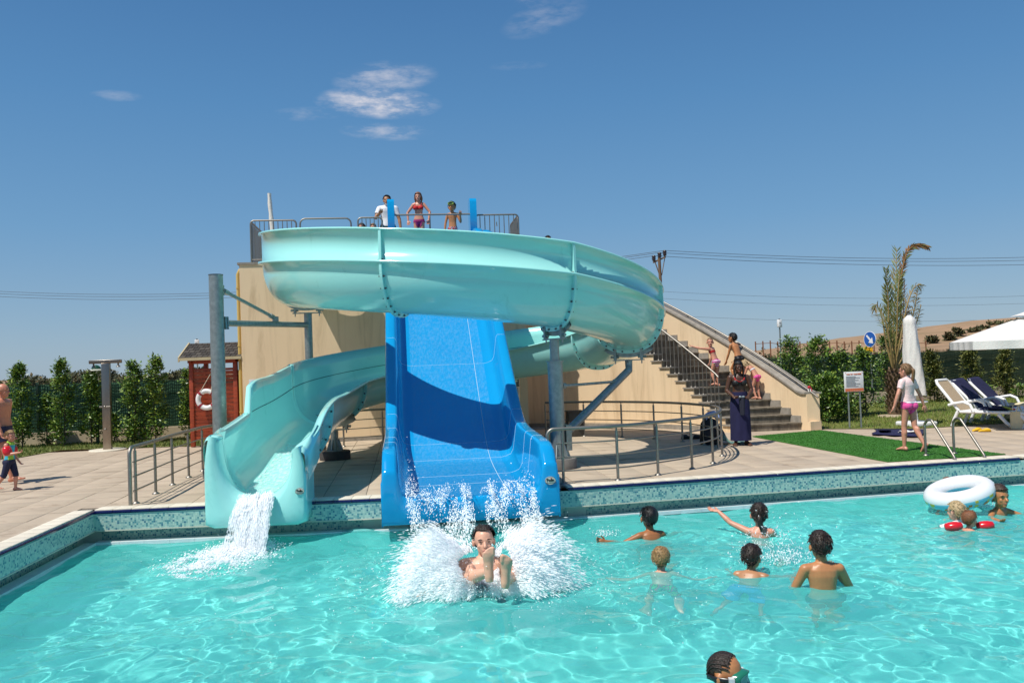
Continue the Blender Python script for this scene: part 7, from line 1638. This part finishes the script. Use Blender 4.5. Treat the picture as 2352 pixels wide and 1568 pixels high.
def lip():
    rng = np.random.default_rng(4); n = 15000; x = rng.uniform(-.86, .80, n); x = np.where(np.abs(x - .06) < .07, x + .16 * np.sign(x - .06), x)
    s = rng.beta(1.5, 1.4, n) * 1.15 - .16                                   # distance past the lip
    col = np.array([mnoise.noise(Vector((a * 7, b * 2.4, 5))) for a, b in zip(x, s)]); hi = np.array([mnoise.noise(Vector((a * 5, 1.3, 8))) for a in x])
    up = np.maximum(0, .06 + .12 * hi) + rng.gamma(1.3, .028, n) * (1 + 2.2 * (np.abs(x) > .68))
    z = .05 + up * np.clip(1.1 - np.abs(s - .1) * 1.2, .1, 1) - .55 * np.maximum(0, s) ** 1.6 + rng.normal(0, .02, n); keep = (rng.random(n) < np.clip(.42 + 1.5 * col, .05, 1)) & (z > ZW)
    p = np.array([tuple(bp(-b - .03, a, c)) for a, b, c in zip(x[keep], s[keep], z[keep])]); k = len(p); v = np.array([tuple(-AX)] * k) + rng.normal(0, .25, (k, 3)); v[:, 2] -= s[keep] * .9
    X, Y = pxy(p); ok = ~((((X - 1111) / 30) ** 2 + ((Y - 1240) / 46) ** 2 < 1) & (p[:, 1] < 8.6)); p, v = p[ok], v[ok]; k = len(p)
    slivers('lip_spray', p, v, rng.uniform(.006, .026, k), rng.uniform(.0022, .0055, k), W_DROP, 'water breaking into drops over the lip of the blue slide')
lip()
def stream():
    rng = np.random.default_rng(8); e = FP[-1]; o = np.array([e[0], e[1], e[3]]); t = np.array([math.cos(e[2]), math.sin(e[2]), 0]); out = np.array([t[1], -t[0], 0])
    n = 42000; u = rng.beta(2, 2, n) * .46 - .25; s = rng.uniform(0, 1, n) ** .9
    lat = -u * (1 + .25 * s); fwd = .20 + .42 * s; drop = .62 * s ** 1.7
    nz = np.array([mnoise.noise(Vector((a * 14, b * 3.2, 1))) for a, b in zip(u, s)])
    p = o + t * fwd[:, None] - out * lat[:, None] * 1.0 + np.c_[np.zeros(n), np.zeros(n), .02 - drop + rng.normal(0, .022, n) + .03 * nz]; p += np.outer(s ** 2 * .10, out)
    keep = (rng.random(n) < np.clip(.6 + 1.2 * nz, .1, 1)) & (p[:, 2] > ZW - .01); p = p[keep]; k = len(p); v = np.array([t] * k) * (1 - s[keep])[:, None] + np.c_[np.zeros(k), np.zeros(k), -.4 - 1.2 * s[keep]] + rng.normal(0, .08, (k, 3))
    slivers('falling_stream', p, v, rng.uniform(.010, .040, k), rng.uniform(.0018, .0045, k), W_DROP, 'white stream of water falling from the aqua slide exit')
    # foam trail drifting off
    a, b_ = np.array(G(585, 1248, ZW)), np.array(G(415, 1328, ZW)); n = 22000; f = rng.beta(1.1, 1.6, n); w = .06 + .15 * np.sin(np.clip(f * 2.6, 0, PI)) + .08 * (1 - f); d = (b_ - a) / np.linalg.norm(b_ - a); nn = np.array([-d[1], d[0], 0])
    q = a + np.outer(f, b_ - a) + np.outer(rng.normal(0, 1, n) * w, nn); pat = np.array([mnoise.noise(Vector((c[0] * 6, c[1] * 9, 2))) for c in q]); keep = rng.random(n) < np.clip(1.05 - .85 * f + 1.2 * pat, 0, 1); q = q[keep]; f = f[keep]
    q[:, 2] = WAVE(q[:, 0], q[:, 1]) + rng.gamma(1.4, .012, len(q)) * (1.2 - f) * 1.4; k = len(q)
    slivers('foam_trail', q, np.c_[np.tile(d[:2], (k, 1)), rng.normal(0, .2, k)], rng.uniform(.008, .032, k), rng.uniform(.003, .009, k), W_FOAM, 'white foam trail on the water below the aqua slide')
stream()
def small():
    rng = np.random.default_rng(6)
    for nm, (x, y), n, sp_, hz, lab in (('hand_splash', (1788, 1285), 900, .20, .22, 'small splash thrown up by the boy in light blue shorts'), ('hand_splash', (1748, 1222), 260, .12, .06, 'little splash round the girl raising her arm'), ('hand_splash', (1392, 1222), 160, .08, .05, 'little splash round the outstretched hand beside the blue slide'), ('ring_drip', (2262, 1160), 320, .12, .16, 'water dripping off the inflatable ring')):
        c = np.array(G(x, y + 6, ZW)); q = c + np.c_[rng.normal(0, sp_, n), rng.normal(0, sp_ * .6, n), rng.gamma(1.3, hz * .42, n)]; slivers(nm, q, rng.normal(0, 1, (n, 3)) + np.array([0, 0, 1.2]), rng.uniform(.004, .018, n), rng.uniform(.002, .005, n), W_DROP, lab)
small()
# thin running water on the chutes
def film_mat(name, a, sc, col):
    m = bpy.data.materials.new(name); m.use_nodes = True; N, L = m.node_tree.nodes, m.node_tree.links; b = N['Principled BSDF']; b.inputs['Base Color'].default_value = (*col, 1); b.inputs['Roughness'].default_value = .08
    g = N.new('ShaderNodeNewGeometry'); mp = N.new('ShaderNodeMapping'); mp.inputs['Scale'].default_value = (1, .35, .35); L.new(g.outputs['Position'], mp.inputs[0]); n = N.new('ShaderNodeTexNoise'); n.inputs['Scale'].default_value = sc; n.inputs['Detail'].default_value = 5; L.new(mp.outputs[0], n.inputs['Vector'])
    bm_ = N.new('ShaderNodeBump'); bm_.inputs['Strength'].default_value = .9; bm_.inputs['Distance'].default_value = .02; L.new(n.outputs['Fac'], bm_.inputs['Height']); L.new(bm_.outputs[0], b.inputs['Normal'])
    r = N.new('ShaderNodeMapRange'); r.inputs['From Min'].default_value = .40; r.inputs['From Max'].default_value = .72; r.inputs['To Min'].default_value = a * .25; r.inputs['To Max'].default_value = min(1, a * 2); L.new(n.outputs['Fac'], r.inputs['Value']); L.new(r.outputs[0], b.inputs['Alpha']); return m
def films():
    rows = []
    for st in FP[-44:]:
        cv = sec_curve(st[4], st[5]); rows.append([p + Vector((0, 0, .012)) for p in place(st, [cv[i] for i in range(8, 17)])])
    o = B().strip(rows).build('running_water', film_mat('aerated_water', .38, 24, (.86, .95, .95)), SPIRAL)
    rows = [[bp(y, x, smooth_tab(FL, y) + .006 + .002 * math.sin(x * 31 + y * 9)) for x in np.linspace(-.70, .70, 29)] for y in np.linspace(.02, 8.6, 160)]
    B().strip(rows).build('running_water', film_mat('thin_water', .06, 30, (.55, .80, .95)), BLUE)
films()
